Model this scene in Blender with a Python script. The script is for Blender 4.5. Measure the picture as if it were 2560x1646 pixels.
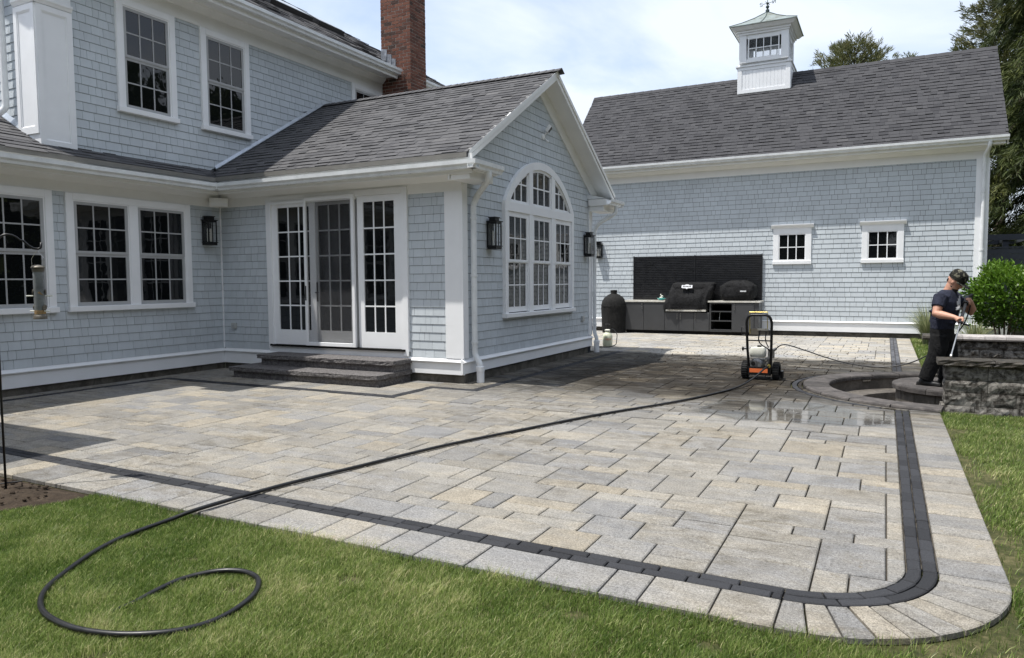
import bpy, bmesh, math, random
import numpy as np
from mathutils import Vector, Matrix, noise as mnoise

random.seed(7)
RNG = np.random.default_rng(11)
scene = bpy.context.scene
for o in list(bpy.data.objects):
    bpy.data.objects.remove(o, do_unlink=True)
COL = scene.collection

# ------------------------------------------------------------------ camera
CAM_H = 1.5
CR = Vector((0.88953, 0.45681, -0.00687))
CF = Vector((-0.45565, 0.88782, -0.06453))
CF.normalize()
CR = (CR - CF * CR.dot(CF)).normalized()
CU = CR.cross(CF)
FPX = 1817.8
cam_d = bpy.data.cameras.new('camera')
cam = bpy.data.objects.new('camera', cam_d)
COL.objects.link(cam)
cam_d.sensor_width = 36.0
cam_d.lens = FPX / 2560 * 36.0
cam_d.clip_start = 0.05
cam_d.clip_end = 3000
M = Matrix.Identity(4)
for i in range(3):
    M[i][0], M[i][1], M[i][2] = CR[i], CU[i], -CF[i]
M[0][3], M[1][3], M[2][3] = 0, 0, CAM_H
cam.matrix_world = M
scene.camera = cam
scene.render.resolution_x, scene.render.resolution_y = 1024, 658

# ------------------------------------------------------------------ sky and sun
LIGHT = Vector((0.285, 0.25, -1.0)).normalized()
SUN_EL = math.asin(-LIGHT.z)
SUN_AZ = math.atan2(-LIGHT.x, -LIGHT.y)
world = bpy.data.worlds.new('World')
scene.world = world
world.use_nodes = True
nt = world.node_tree
nt.nodes.clear()
w_out = nt.nodes.new('ShaderNodeOutputWorld')
w_bg = nt.nodes.new('ShaderNodeBackground')
w_sky = nt.nodes.new('ShaderNodeTexSky')
w_sky.sky_type = 'NISHITA'
w_sky.sun_disc = False
w_sky.sun_elevation = SUN_EL
w_sky.sun_rotation = SUN_AZ % (2 * math.pi)
w_sky.dust_density = 2.0
w_sky.ozone_density = 1.5
w_bg.inputs['Strength'].default_value = 0.15
nt.links.new(w_sky.outputs[0], w_bg.inputs['Color'])
# thin high cloud: a second background mixed in by noise on the sky dome
tc = nt.nodes.new('ShaderNodeTexCoord')
sep = nt.nodes.new('ShaderNodeSeparateXYZ')
nt.links.new(tc.outputs['Generated'], sep.inputs[0])
def wmath(op, a, b=None):
    n = nt.nodes.new('ShaderNodeMath'); n.operation = op
    for k, v in ((0, a), (1, b)):
        if v is None: continue
        if isinstance(v, (int, float)): n.inputs[k].default_value = v
        else: nt.links.new(v, n.inputs[k])
    return n.outputs[0]
zz = wmath('MAXIMUM', sep.outputs[2], 0.0)
den = wmath('ADD', zz, 0.22)
cmb = nt.nodes.new('ShaderNodeCombineXYZ')
nt.links.new(wmath('DIVIDE', sep.outputs[0], den), cmb.inputs[0])
nt.links.new(wmath('DIVIDE', sep.outputs[1], den), cmb.inputs[1])
nz = nt.nodes.new('ShaderNodeTexNoise')
nz.inputs['Scale'].default_value = 1.15
nz.inputs['Detail'].default_value = 7
nz.inputs['Roughness'].default_value = 0.55
nz.inputs['Distortion'].default_value = 0.5
nt.links.new(cmb.outputs[0], nz.inputs['Vector'])
rmp = nt.nodes.new('ShaderNodeValToRGB')
rmp.color_ramp.elements[0].position = 0.33
rmp.color_ramp.elements[0].color = (0.30, 0.30, 0.30, 1)
rmp.color_ramp.elements[1].position = 0.56
rmp.color_ramp.elements[1].color = (0.95, 0.95, 0.95, 1)
nt.links.new(nz.outputs['Fac'], rmp.inputs[0])
w_cl = nt.nodes.new('ShaderNodeBackground')
w_cl.inputs['Color'].default_value = (0.82, 0.89, 1.0, 1)
w_cl.inputs['Strength'].default_value = 0.80
w_mix = nt.nodes.new('ShaderNodeMixShader')
nt.links.new(rmp.outputs[0], w_mix.inputs[0])
nt.links.new(w_bg.outputs[0], w_mix.inputs[1])
nt.links.new(w_cl.outputs[0], w_mix.inputs[2])
nt.links.new(w_mix.outputs[0], w_out.inputs[0])

sun_d = bpy.data.lights.new('sun', 'SUN')
sun_d.energy = 3.75
sun_d.angle = math.radians(0.55)
sun_d.color = (1.0, 0.965, 0.90)
sun = bpy.data.objects.new('sun', sun_d)
COL.objects.link(sun)
sun.rotation_euler = LIGHT.to_track_quat('-Z', 'Y').to_euler()
sun.location = (-6, -4, 20)

vs = scene.view_settings
vs.view_transform = 'Standard'
vs.look = 'None'
vs.exposure = 0.58
vs.gamma = 1.0
vs.use_curve_mapping = False

# ------------------------------------------------------------------ helpers
WLOC = {}
def _link(o, parent):
    COL.objects.link(o)
    if parent is not None:
        o.parent = parent
def wl(o):
    return WLOC.get(o.name, Vector((0, 0, 0))) if o is not None else Vector((0, 0, 0))
def tag(o, label=None, cat=None, group=None, kind=None):
    if label: o['label'] = label
    if cat: o['category'] = cat
    if group: o['group'] = group
    if kind: o['kind'] = kind
    return o
def thing(name, loc, label, cat, group=None):
    o = bpy.data.objects.new(name, None)
    o.empty_display_size = 0.1
    _link(o, None)
    o.location = loc
    WLOC[o.name] = Vector(loc)
    return tag(o, label, cat, group)

class Frame:
    """wall frame: u along the wall, z up, d outward"""
    def __init__(s, o, u, n):
        s.o, s.u, s.n = Vector(o), Vector(u), Vector(n)
    def p(s, u, z, d=0.0):
        return s.o + s.u * u + s.n * d + Vector((0, 0, z))

class MB:
    def __init__(s):
        s.v, s.f, s.t = [], [], []
        s.tint = (0.5, 0.5, 0.5)
    def add(s, verts, faces):
        b = len(s.v)
        s.v.extend([tuple(q) for q in verts])
        s.t.extend([s.tint] * len(verts))
        s.f.extend([tuple(b + i for i in f) for f in faces])
        return s
    def hexa(s, p):
        return s.add(p, [(0, 3, 2, 1), (4, 5, 6, 7), (0, 1, 5, 4), (1, 2, 6, 5), (2, 3, 7, 6), (3, 0, 4, 7)])
    def box(s, x0, x1, y0, y1, z0, z1):
        return s.hexa([(x0, y0, z0), (x1, y0, z0), (x1, y1, z0), (x0, y1, z0), (x0, y0, z1), (x1, y0, z1), (x1, y1, z1), (x0, y1, z1)])
    def fbox(s, F, u0, u1, z0, z1, d0, d1):
        a = [F.p(u0, z0, d0), F.p(u1, z0, d0), F.p(u1, z0, d1), F.p(u0, z0, d1), F.p(u0, z1, d0), F.p(u1, z1, d0), F.p(u1, z1, d1), F.p(u0, z1, d1)]
        if F.u.cross(F.n).z < 0:
            a = [a[1], a[0], a[3], a[2], a[5], a[4], a[7], a[6]]
        return s.hexa(a)
    def fbev(s, F, u0, u1, z0, z1, d0, d1, b=0.006):
        """box whose front edges are chamfered"""
        V = [F.p(u0, z0, d0), F.p(u1, z0, d0), F.p(u1, z1, d0), F.p(u0, z1, d0),
             F.p(u0, z0, d1 - b), F.p(u1, z0, d1 - b), F.p(u1, z1, d1 - b), F.p(u0, z1, d1 - b),
             F.p(u0 + b, z0 + b, d1), F.p(u1 - b, z0 + b, d1), F.p(u1 - b, z1 - b, d1), F.p(u0 + b, z1 - b, d1)]
        fs = [(0, 1, 5, 4), (1, 2, 6, 5), (2, 3, 7, 6), (3, 0, 4, 7), (4, 5, 9, 8), (5, 6, 10, 9), (6, 7, 11, 10), (7, 4, 8, 11), (8, 9, 10, 11), (3, 2, 1, 0)]
        return s.add(V, fs)
    def prism(s, pts0, pts1):
        """two equal-length rings -> closed prism"""
        n = len(pts0)
        fs = [tuple(range(n))[::-1], tuple(range(n, 2 * n))]
        fs += [(i, (i + 1) % n, n + (i + 1) % n, n + i) for i in range(n)]
        return s.add(list(pts0) + list(pts1), fs)
    def fextr(s, F, prof, u0, u1):
        """profile [(d,z)] pulled along u"""
        return s.prism([F.p(u0, z, d) for d, z in prof], [F.p(u1, z, d) for d, z in prof])
    def tube(s, pts, r, n=8, cap=True):
        pts = [Vector(p) for p in pts]
        rs = r if isinstance(r, (list, tuple)) else [r] * len(pts)
        rings = []
        prev = None
        for i, p in enumerate(pts):
            t = (pts[min(i + 1, len(pts) - 1)] - pts[max(i - 1, 0)])
            if t.length < 1e-9: t = Vector((0, 0, 1))
            t.normalize()
            if prev is None:
                a = Vector((0, 0, 1)) if abs(t.z) < 0.9 else Vector((1, 0, 0))
                x = t.cross(a).normalized()
            else:
                x = (prev - t * prev.dot(t))
                x = x.normalized() if x.length > 1e-6 else t.orthogonal().normalized()
            prev = x
            y = t.cross(x)
            rings.append([p + x * (rs[i] * math.cos(2 * math.pi * k / n)) + y * (rs[i] * math.sin(2 * math.pi * k / n)) for k in range(n)])
        V = [q for rg in rings for q in rg]
        fs = [(i * n + k, i * n + (k + 1) % n, (i + 1) * n + (k + 1) % n, (i + 1) * n + k) for i in range(len(rings) - 1) for k in range(n)]
        if cap:
            fs += [tuple(range(n))[::-1], tuple((len(rings) - 1) * n + k for k in range(n))]
        return s.add(V, fs)
    def lathe(s, prof, c, axis=Vector((0, 0, 1)), n=24, sx=1.0, sy=1.0):
        axis = Vector(axis).normalized()
        c = Vector(c)
        x = Vector((1, 0, 0)) if abs(axis.z) > 0.9 else axis.orthogonal().normalized()
        y = axis.cross(x)
        V, fs = [], []
        m = len(prof)
        for k in range(n):
            a = 2 * math.pi * k / n
            for r, h in prof:
                V.append(c + x * (r * sx * math.cos(a)) + y * (r * sy * math.sin(a)) + axis * h)
        for k in range(n):
            k2 = (k + 1) % n
            for j in range(m - 1):
                fs.append((k * m + j, k2 * m + j, k2 * m + j + 1, k * m + j + 1))
        return s.add(V, fs)
    def blob(s, c, r, n=10, m=7, rot=None):
        """ellipsoid, r may be a triple"""
        r = r if isinstance(r, (tuple, list)) else (r, r, r)
        V, fs = [], []
        R = rot or Matrix.Identity(3)
        c = Vector(c)
        for j in range(m + 1):
            th = math.pi * j / m
            for k in range(n):
                a = 2 * math.pi * k / n
                q = Vector((r[0] * math.sin(th) * math.cos(a), r[1] * math.sin(th) * math.sin(a), r[2] * math.cos(th)))
                V.append(c + R @ q)
        for j in range(m):
            for k in range(n):
                fs.append((j * n + k, (j + 1) * n + k, (j + 1) * n + (k + 1) % n, j * n + (k + 1) % n))
        return s.add(V, fs)
    def build(s, name, m, parent=None, smooth=False, kind=None, origin=None):
        me = bpy.data.meshes.new(name)
        off = wl(parent)
        V = np.array(s.v, dtype=np.float64).reshape(-1, 3) - np.array(off)
        o_loc = Vector((0, 0, 0))
        if origin is not None:
            o_loc = Vector(origin) - off
            V = V - np.array(o_loc)
        me.from_pydata(V.tolist(), [], s.f)
        a = me.attributes.new('tint', 'FLOAT_COLOR', 'POINT')
        arr = np.ones((len(s.v), 4), dtype=np.float32)
        arr[:, :3] = np.array(s.t, dtype=np.float32).reshape(-1, 3)
        a.data.foreach_set('color', arr.ravel())
        if smooth:
            me.polygons.foreach_set('use_smooth', [True] * len(me.polygons))
            if smooth != 'all':
                try: me.set_sharp_from_angle(angle=math.radians(40))
                except Exception: pass
        me.materials.append(m)
        me.update()
        o = bpy.data.objects.new(name, me)
        _link(o, parent)
        o.location = o_loc
        WLOC[o.name] = off + o_loc
        if kind: o['kind'] = kind
        return o

def fast_mesh(name, V, tris, m, tint=None, parent=None, smooth=False):
    """numpy triangles/quads -> object"""
    me = bpy.data.meshes.new(name)
    V = np.asarray(V, dtype=np.float32); tris = np.asarray(tris, dtype=np.int32)
    k = tris.shape[1]
    me.vertices.add(len(V)); me.vertices.foreach_set('co', V.ravel())
    me.loops.add(tris.size); me.loops.foreach_set('vertex_index', tris.ravel())
    me.polygons.add(len(tris))
    me.polygons.foreach_set('loop_start', np.arange(0, tris.size, k, dtype=np.int32))
    me.polygons.foreach_set('loop_total', np.full(len(tris), k, dtype=np.int32))
    me.update(calc_edges=True)
    if tint is not None:
        a = me.attributes.new('tint', 'FLOAT_COLOR', 'POINT')
        arr = np.ones((len(V), 4), dtype=np.float32); arr[:, :3] = tint
        a.data.foreach_set('color', arr.ravel())
    if smooth: me.polygons.foreach_set('use_smooth', [True] * len(me.polygons))
    me.materials.append(m)
    o = bpy.data.objects.new(name, me)
    off = wl(parent)
    _link(o, parent)
    WLOC[o.name] = off.copy()
    return o

def proj(p):
    v = Vector(p) - Vector((0, 0, CAM_H))
    z = v.dot(CF)
    if z < 0.1: return None
    return (1280 + FPX * v.dot(CR) / z, 823 - FPX * v.dot(CU) / z, z)
def view_area(p, area, n):
    q = proj(p)
    if q is None or not (-40 < q[0] < 2600 and -40 < q[1] < 1690): return 0.0
    v = (Vector((0, 0, CAM_H)) - Vector(p)).normalized()
    return max(0.0, v.dot(n)) * area / (q[2] ** 2)

# ------------------------------------------------------------------ materials
class NT:
    def __init__(s, name):
        s.m = bpy.data.materials.new(name)
        s.m.use_nodes = True
        s.t = s.m.node_tree
        s.t.nodes.clear()
        s.out = s.t.nodes.new('ShaderNodeOutputMaterial')
        s.b = s.t.nodes.new('ShaderNodeBsdfPrincipled')
        s.t.links.new(s.b.outputs[0], s.out.inputs[0])
        s._pos = None
    def n(s, ty, **kw):
        nd = s.t.nodes.new('ShaderNode' + ty)
        for k, v in kw.items(): setattr(nd, k, v)
        return nd
    def set(s, sock, v):
        if isinstance(v, bpy.types.NodeSocket): s.t.links.new(v, sock)
        elif isinstance(v, (tuple, list)) and len(v) == 3 and sock.type == 'RGBA': sock.default_value = (*v, 1)
        else: sock.default_value = v
    def pos(s):
        if s._pos is None:
            s._pos = s.n('NewGeometry').outputs['Position']
        return s._pos
    def obj(s):
        return s.n('TexCoord').outputs['Object']
    def scaled(s, v, sc):
        mp = s.n('Mapping'); mp.inputs['Scale'].default_value = sc
        s.t.links.new(v, mp.inputs['Vector'])
        return mp.outputs[0]
    def noise(s, scale, detail=4, rough=0.55, vec=None, dist=0.0):
        nd = s.n('TexNoise')
        nd.inputs['Scale'].default_value = scale; nd.inputs['Detail'].default_value = detail
        nd.inputs['Roughness'].default_value = rough; nd.inputs['Distortion'].default_value = dist
        s.t.links.new(vec if vec is not None else s.pos(), nd.inputs['Vector'])
        return nd.outputs['Fac']
    def vor(s, scale, vec=None):
        nd = s.n('TexVoronoi'); nd.inputs['Scale'].default_value = scale
        s.t.links.new(vec if vec is not None else s.pos(), nd.inputs['Vector'])
        return nd
    def math(s, op, a, b=0.0, c=None, clamp=False):
        nd = s.n('Math', operation=op, use_clamp=clamp)
        s.set(nd.inputs[0], a); s.set(nd.inputs[1], b)
        if c is not None: s.set(nd.inputs[2], c)
        return nd.outputs[0]
    def rng(s, v, a, b, c=0.0, d=1.0, smooth=True):
        nd = s.n('MapRange'); nd.interpolation_type = 'SMOOTHSTEP' if smooth else 'LINEAR'
        s.set(nd.inputs[0], v)
        for i, x in enumerate((a, b, c, d)): nd.inputs[i + 1].default_value = x
        return nd.outputs[0]
    def mix(s, f, a, b, mode='MIX'):
        nd = s.n('Mix', data_type='RGBA', blend_type=mode)
        s.set(nd.inputs[0], f); s.set(nd.inputs[6], a); s.set(nd.inputs[7], b)
        return nd.outputs[2]
    def ramp(s, f, stops):
        nd = s.n('ValToRGB'); cr = nd.color_ramp
        while len(cr.elements) < len(stops): cr.elements.new(0.5)
        for e, (p, c) in zip(cr.elements, stops):
            e.position = p; e.color = (*c, 1) if len(c) == 3 else c
        s.t.links.new(f, nd.inputs[0])
        return nd.outputs[0]
    def tint(s):
        a = s.n('Attribute'); a.attribute_name = 'tint'
        sp = s.n('SeparateColor'); s.t.links.new(a.outputs['Color'], sp.inputs[0])
        return sp.outputs
    def xyz(s):
        sp = s.n('SeparateXYZ'); s.t.links.new(s.pos(), sp.inputs[0])
        return sp.outputs
    def val(s, col, f):
        """multiply a colour by a scalar socket"""
        nd = s.n('Mix', data_type='RGBA', blend_type='MULTIPLY'); nd.inputs[0].default_value = 1
        s.set(nd.inputs[6], col)
        cb = s.n('CombineColor')
        for i in range(3): s.set(cb.inputs[i], f)
        s.t.links.new(cb.outputs[0], nd.inputs[7])
        return nd.outputs[2]
    def bump(s, h, strength=0.3, dist=0.01):
        nd = s.n('Bump'); nd.inputs['Strength'].default_value = strength; nd.inputs['Distance'].default_value = dist
        s.t.links.new(h, nd.inputs['Height']); s.t.links.new(nd.outputs[0], s.b.inputs['Normal'])
    def fin(s, col=None, rough=None, metal=None, spec=None, **kw):
        if col is not None: s.set(s.b.inputs['Base Color'], col)
        if rough is not None: s.set(s.b.inputs['Roughness'], rough)
        if metal is not None: s.set(s.b.inputs['Metallic'], metal)
        if spec is not None: s.set(s.b.inputs['Specular IOR Level'], spec)
        for k, v in kw.items(): s.set(s.b.inputs[k], v)
        return s.m

def simple(name, col, rough=0.5, metal=0.0, spec=0.5, var=0.10, scale=6.0, bump=0.0, bscale=60.0):
    t = NT(name)
    f = t.rng(t.noise(scale, 5), 0.3, 0.7, 1 - var, 1 + var, False)
    if bump: t.bump(t.noise(bscale, 3), bump, 0.004)
    r = t.rng(t.noise(scale * 2.3, 3), 0.3, 0.7, max(0.02, rough - 0.08), min(1, rough + 0.08), False)
    return t.fin(t.val(col, f), r, metal, spec)

def mk_wall_shingle():
    t = NT('painted_shingle')
    ti = t.tint()
    f = t.math('ADD', t.math('MULTIPLY', ti[0], 0.09), 0.955)
    g = t.noise(26, 4, 0.6, t.scaled(t.pos(), (1.0, 1.0, 0.12)))
    f = t.math('MULTIPLY', f, t.rng(g, 0.3, 0.7, 0.965, 1.035, False))
    big = t.rng(t.noise(0.8, 4), 0.35, 0.7, 0.95, 1.04, False)
    f = t.math('MULTIPLY', f, big)
    t.bump(g, 0.25, 0.004)
    return t.fin(t.val((0.535, 0.578, 0.612), f), 0.62, 0, 0.35)
def mk_roof():
    t = NT('asphalt_shingle')
    ti = t.tint()
    c = t.ramp(ti[0], [(0.0, (0.028, 0.028, 0.031)), (0.35, (0.058, 0.058, 0.063)), (0.7, (0.104, 0.103, 0.107)), (1.0, (0.142, 0.139, 0.140))])
    g = t.noise(230, 2, 0.7)
    f = t.rng(g, 0.3, 0.7, 0.72, 1.28, False)
    st = t.rng(t.noise(1.3, 5, 0.6), 0.35, 0.7, 0.92, 1.07, False)
    f = t.math('MULTIPLY', f, st)
    t.bump(g, 0.5, 0.004)
    return t.fin(t.val(c, f), 0.9, 0, 0.1)
def mk_paver():
    t = NT('concrete_paver')
    ti = t.tint()
    p = t.pos(); x = t.xyz()
    streak = t.noise(2.4, 4, 0.6, t.scaled(p, (0.8, 1.7, 1)), 0.8)
    k = t.math('ADD', t.math('MULTIPLY', ti[0], 0.55), t.math('MULTIPLY', streak, 0.80))
    col = t.ramp(k, [(0.20, (0.165, 0.167, 0.172)), (0.46, (0.222, 0.217, 0.210)), (0.72, (0.255, 0.240, 0.213)), (1.0, (0.295, 0.263, 0.212))])
    f = t.math('ADD', t.math('MULTIPLY', ti[1], 0.22), 0.89)
    sp = t.math('ADD', t.math('MULTIPLY', t.noise(150, 2, 0.75), 0.6), t.math('MULTIPLY', t.noise(62, 2, 0.7), 0.4))
    f = t.math('MULTIPLY', f, t.rng(sp, 0.36, 0.64, 0.52, 1.46, False))
    mot = t.noise(9, 5, 0.65)
    f = t.math('MULTIPLY', f, t.rng(mot, 0.3, 0.7, 0.86, 1.10, False))
    grime = t.rng(t.noise(0.45, 5, 0.62, None, 0.6), 0.40, 0.62, 0.05, 0.62)
    gs_ = t.rng(t.noise(4.2, 7, 0.75, t.scaled(p, (0.85, 1.5, 1)), 1.0), 0.40, 0.66)
    col = t.mix(t.math('MULTIPLY', grime, gs_), col, (0.105, 0.090, 0.066))
    # rusty organic stains left by leaves
    stn = t.rng(t.noise(5.5, 6, 0.7, None, 1.2), 0.62, 0.74, 0.0, 0.55)
    col = t.mix(stn, col, (0.185, 0.145, 0.080))
    # freshly washed far court is clean and pale; the court being washed is wet and muddy
    yw = t.math('ADD', x[1], t.math('MULTIPLY', t.math('SUBTRACT', t.noise(0.9, 4), 0.5), 1.1))
    clean = t.rng(yw, 14.6, 15.1)
    near = t.rng(yw, 7.6, 10.4)
    right = t.rng(x[0], -7.5, -4.4)
    wetz = t.math('MULTIPLY', t.math('MULTIPLY', near, t.math('SUBTRACT', 1.0, clean)), right)
    mx_ = t.math('DIVIDE', t.math('ADD', x[0], 2.6), 2.5); my_ = t.math('DIVIDE', t.math('SUBTRACT', x[1], 11.4), 2.3)
    md = t.math('ADD', t.math('MULTIPLY', mx_, mx_), t.math('MULTIPLY', my_, my_))
    mudz = t.rng(t.math('ADD', md, t.math('MULTIPLY', t.noise(1.3, 5), 1.2)), 1.95, 0.95)
    wn = t.noise(1.15, 6, 0.65, t.scaled(p, (1.0, 1.9, 1)), 1.5)
    wet = t.math('MULTIPLY', wetz, t.rng(wn, 0.30, 0.54, 0.12, 1.0))
    mstr = t.noise(2.0, 7, 0.72, t.scaled(p, (0.6, 3.0, 1)), 2.4)
    mud = t.math('MAXIMUM', t.math('MULTIPLY', wetz, t.rng(mstr, 0.44, 0.58)), t.math('MULTIPLY', mudz, t.rng(mstr, 0.34, 0.52, 0.30, 1.0)))
    # a shallow film of water in front of the fire pit
    dx = t.math('DIVIDE', t.math('ADD', x[0], 0.9), 1.25); dy = t.math('DIVIDE', t.math('SUBTRACT', x[1], 8.75), 0.85)
    dd = t.math('ADD', t.math('MULTIPLY', dx, dx), t.math('MULTIPLY', dy, dy))
    pud = t.rng(t.math('ADD', dd, t.math('MULTIPLY', t.noise(1.7, 4), 1.4)), 1.75, 1.25)
    wetall = t.math('MAXIMUM', wet, t.math('MULTIPLY', pud, 0.8))
    col = t.mix(t.math('MULTIPLY', mud, 0.92), col, (0.040, 0.030, 0.019))
    col = t.val(col, f)
    col = t.val(col, t.math('SUBTRACT', 1.0, t.math('MULTIPLY', wetall, 0.64)))
    col = t.val(col, t.math('ADD', 1.0, t.math('MULTIPLY', clean, 0.45)))
    rough = t.math('SUBTRACT', 0.90, t.math('MULTIPLY', wetall, 0.22))
    rough = t.math('SUBTRACT', rough, t.math('MULTIPLY', pud, 0.70), clamp=True)
    bs = t.math('MULTIPLY', t.math('ADD', sp, t.math('MULTIPLY', mot, 0.6)), t.math('SUBTRACT', 1.0, t.math('MULTIPLY', pud, 0.97)))
    t.bump(bs, 0.55, 0.005)
    return t.fin(col, rough, 0, t.math('ADD', 0.10, t.math('MULTIPLY', pud, 0.4)))
def mk_band():
    t = NT('charcoal_paver')
    ti = t.tint()
    sp = t.noise(120, 3, 0.7)
    f = t.math('ADD', t.math('MULTIPLY', ti[1], 0.5), 0.75)
    f = t.math('MULTIPLY', f, t.rng(sp, 0.3, 0.7, 0.7, 1.3, False))
    x = t.xyz()
    clean = t.rng(x[1], 14.4, 15.2)
    f = t.math('MULTIPLY', f, t.math('ADD', 1.0, t.math('MULTIPLY', clean, 1.6)))
    t.bump(t.noise(45, 5, 0.7), 0.6, 0.006)
    return t.fin(t.val((0.036, 0.037, 0.041), f), 0.8, 0, 0.15)
def mk_rock(name, c0, c1, rough=0.8, scale=7, spec=0.4):
    t = NT(name)
    ti = t.tint()
    a = t.noise(scale, 6, 0.65, None, 0.6)
    c = t.mix(t.rng(a, 0.35, 0.68), c0, c1)
    f = t.math('MULTIPLY', t.math('ADD', t.math('MULTIPLY', ti[0], 0.4), 0.8), t.rng(t.noise(140, 3, 0.7), 0.3, 0.7, 0.7, 1.3, False))
    t.bump(t.noise(38, 6, 0.7), 0.7, 0.012)
    return t.fin(t.val(c, f), rough, 0, spec)
def mk_leaf(name, c0, c1, c2, trans=0.3, rough=0.5):
    t = NT(name)
    ti = t.tint()
    c = t.ramp(ti[0], [(0.0, c0), (0.5, c1), (1.0, c2)])
    c = t.val(c, t.math('ADD', t.math('MULTIPLY', ti[1], 0.6), 0.7))
    t.fin(c, rough, 0, 0.3)
    tr = t.n('BsdfTranslucent')
    t.t.links.new(c, tr.inputs[0])
    mx = t.n('MixShader'); mx.inputs[0].default_value = trans
    t.t.links.new(t.b.outputs[0], mx.inputs[1]); t.t.links.new(tr.outputs[0], mx.inputs[2])
    t.t.links.new(mx.outputs[0], t.out.inputs[0])
    return t.m
def mk_brick():
    t = NT('brick')
    ti = t.tint()
    c = t.ramp(ti[0], [(0.0, (0.055, 0.034, 0.028)), (0.14, (0.085, 0.042, 0.032)), (0.5, (0.135, 0.053, 0.036)), (1.0, (0.19, 0.082, 0.055))])
    f = t.rng(t.noise(40, 5, 0.7), 0.3, 0.7, 0.72, 1.22, False)
    t.bump(t.noise(80, 4, 0.7), 0.5, 0.006)
    return t.fin(t.val(c, f), 0.85, 0, 0.3)
def mk_glass():
    t = NT('window_glass')
    wv = t.noise(1.7, 3)
    t.bump(wv, 0.16, 0.02)
    return t.fin((0.006, 0.007, 0.008), 0.02, 0, 0.55)
def mk_ground():
    t = NT('soil')
    a = t.noise(11, 8, 0.7)
    c = t.ramp(a, [(0.3, (0.028, 0.021, 0.015)), (0.55, (0.065, 0.048, 0.034)), (0.75, (0.11, 0.085, 0.062))])
    t.bump(t.noise(30, 8, 0.75), 0.9, 0.03)
    return t.fin(c, 0.95, 0, 0.2)
def mk_lawn():
    t = NT('turf_soil')
    a = t.noise(14, 7, 0.7)
    c = t.ramp(a, [(0.3, (0.030, 0.036, 0.014)), (0.5, (0.065, 0.068, 0.026)), (0.72, (0.17, 0.145, 0.075))])
    t.bump(t.noise(40, 8, 0.75), 0.8, 0.02)
    return t.fin(c, 0.95, 0, 0.2)
def mk_copper():
    t = NT('weathered_copper')
    a = t.noise(4.5, 5, 0.6)
    c = t.ramp(a, [(0.3, (0.16, 0.155, 0.12)), (0.5, (0.27, 0.31, 0.29)), (0.75, (0.36, 0.42, 0.41))])
    return t.fin(c, 0.4, 0.45, 0.5)
def mk_camo():
    t = NT('camouflage_cloth')
    o = t.obj()
    a = t.noise(16, 2, 0.4, o, 0.8); b = t.noise(23, 2, 0.4, t.scaled(o, (1.3, 0.7, 1)), 0.8)
    c = t.mix(t.rng(a, 0.50, 0.53), (0.022, 0.022, 0.017), (0.13, 0.125, 0.092))
    c = t.mix(t.rng(b, 0.50, 0.53), c, (0.009, 0.009, 0.008))
    return t.fin(c, 0.85, 0, 0.2)
def mk_skin():
    t = NT('skin')
    f = t.rng(t.noise(30, 4), 0.3, 0.7, 0.9, 1.08, False)
    return t.fin(t.val((0.50, 0.27, 0.19), f), 0.5, 0, 0.4)
def mk_cloth(name, c, var=0.25, rough=0.9):
    t = NT(name)
    o = t.obj()
    w = t.noise(14, 4, 0.6, t.scaled(o, (1, 1, 0.6)), 0.8)
    f = t.rng(w, 0.3, 0.7, 1 - var, 1 + var, False)
    t.bump(w, 0.8, 0.035)
    return t.fin(t.val(c, f), rough, 0, 0.25)
def mk_turf_clump():
    pass

MAT = {}
MAT['siding'] = mk_wall_shingle()
MAT['backing'] = simple('sheathing', (0.035, 0.04, 0.045), 0.9)
MAT['white'] = simple('white_paint', (0.86, 0.87, 0.885), 0.42, 0, 0.45, 0.03, 3, 0.05, 90)
MAT['cream'] = simple('offwhite_paint', (0.86, 0.86, 0.85), 0.45, 0, 0.45, 0.03, 3)
MAT['gutter'] = simple('aluminium_gutter', (0.76, 0.78, 0.79), 0.32, 0, 0.5, 0.10, 5)
MAT['sash'] = simple('shaded_sash_grey', (0.40, 0.405, 0.41), 0.5, 0, 0.4, 0.04, 5)  # shade and screens over the sashes are mixed into this grey
MAT['glass'] = mk_glass()
MAT['roof'] = mk_roof()
MAT['deck'] = simple('roof_deck', (0.035, 0.035, 0.038), 0.9)
MAT['metal_flash'] = simple('flashing', (0.50, 0.54, 0.58), 0.35, 0.6, 0.5, 0.12, 8)
MAT['lead'] = simple('lead_flashing', (0.28, 0.29, 0.31), 0.4, 0.7, 0.5, 0.4, 14)
MAT['brick'] = mk_brick()
MAT['mortar'] = simple('mortar', (0.40, 0.37, 0.33), 0.95, 0, 0.2, 0.2, 30)
MAT['concrete'] = mk_rock('foundation_concrete', (0.07, 0.063, 0.052), (0.15, 0.138, 0.118), 0.9, 4)
MAT['granite'] = mk_rock('granite', (0.075, 0.070, 0.070), (0.19, 0.178, 0.176), 0.65, 30)
MAT['paver'] = mk_paver()
MAT['band'] = mk_band()
MAT['sand'] = simple('joint_sand', (0.085, 0.075, 0.062), 0.95, 0, 0.2, 0.3, 30)
MAT['block'] = mk_rock('wall_block', (0.026, 0.022, 0.018), (0.25, 0.235, 0.212), 0.75, 13, 0.25)
MAT['wetcap'] = mk_rock('wet_cap_stone', (0.022, 0.019, 0.015), (0.075, 0.064, 0.050), 0.5, 14, 0.35)
MAT['drycap'] = mk_rock('dry_cap_stone', (0.28, 0.26, 0.25), (0.42, 0.39, 0.37), 0.8, 7)
MAT['coping'] = mk_rock('pit_coping', (0.060, 0.055, 0.053), (0.105, 0.095, 0.089), 0.7, 8, 0.15)
MAT['pitwall'] = mk_rock('pit_wall', (0.075, 0.066, 0.056), (0.15, 0.132, 0.112), 0.7, 5)
MAT['soil'] = mk_ground()
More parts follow.
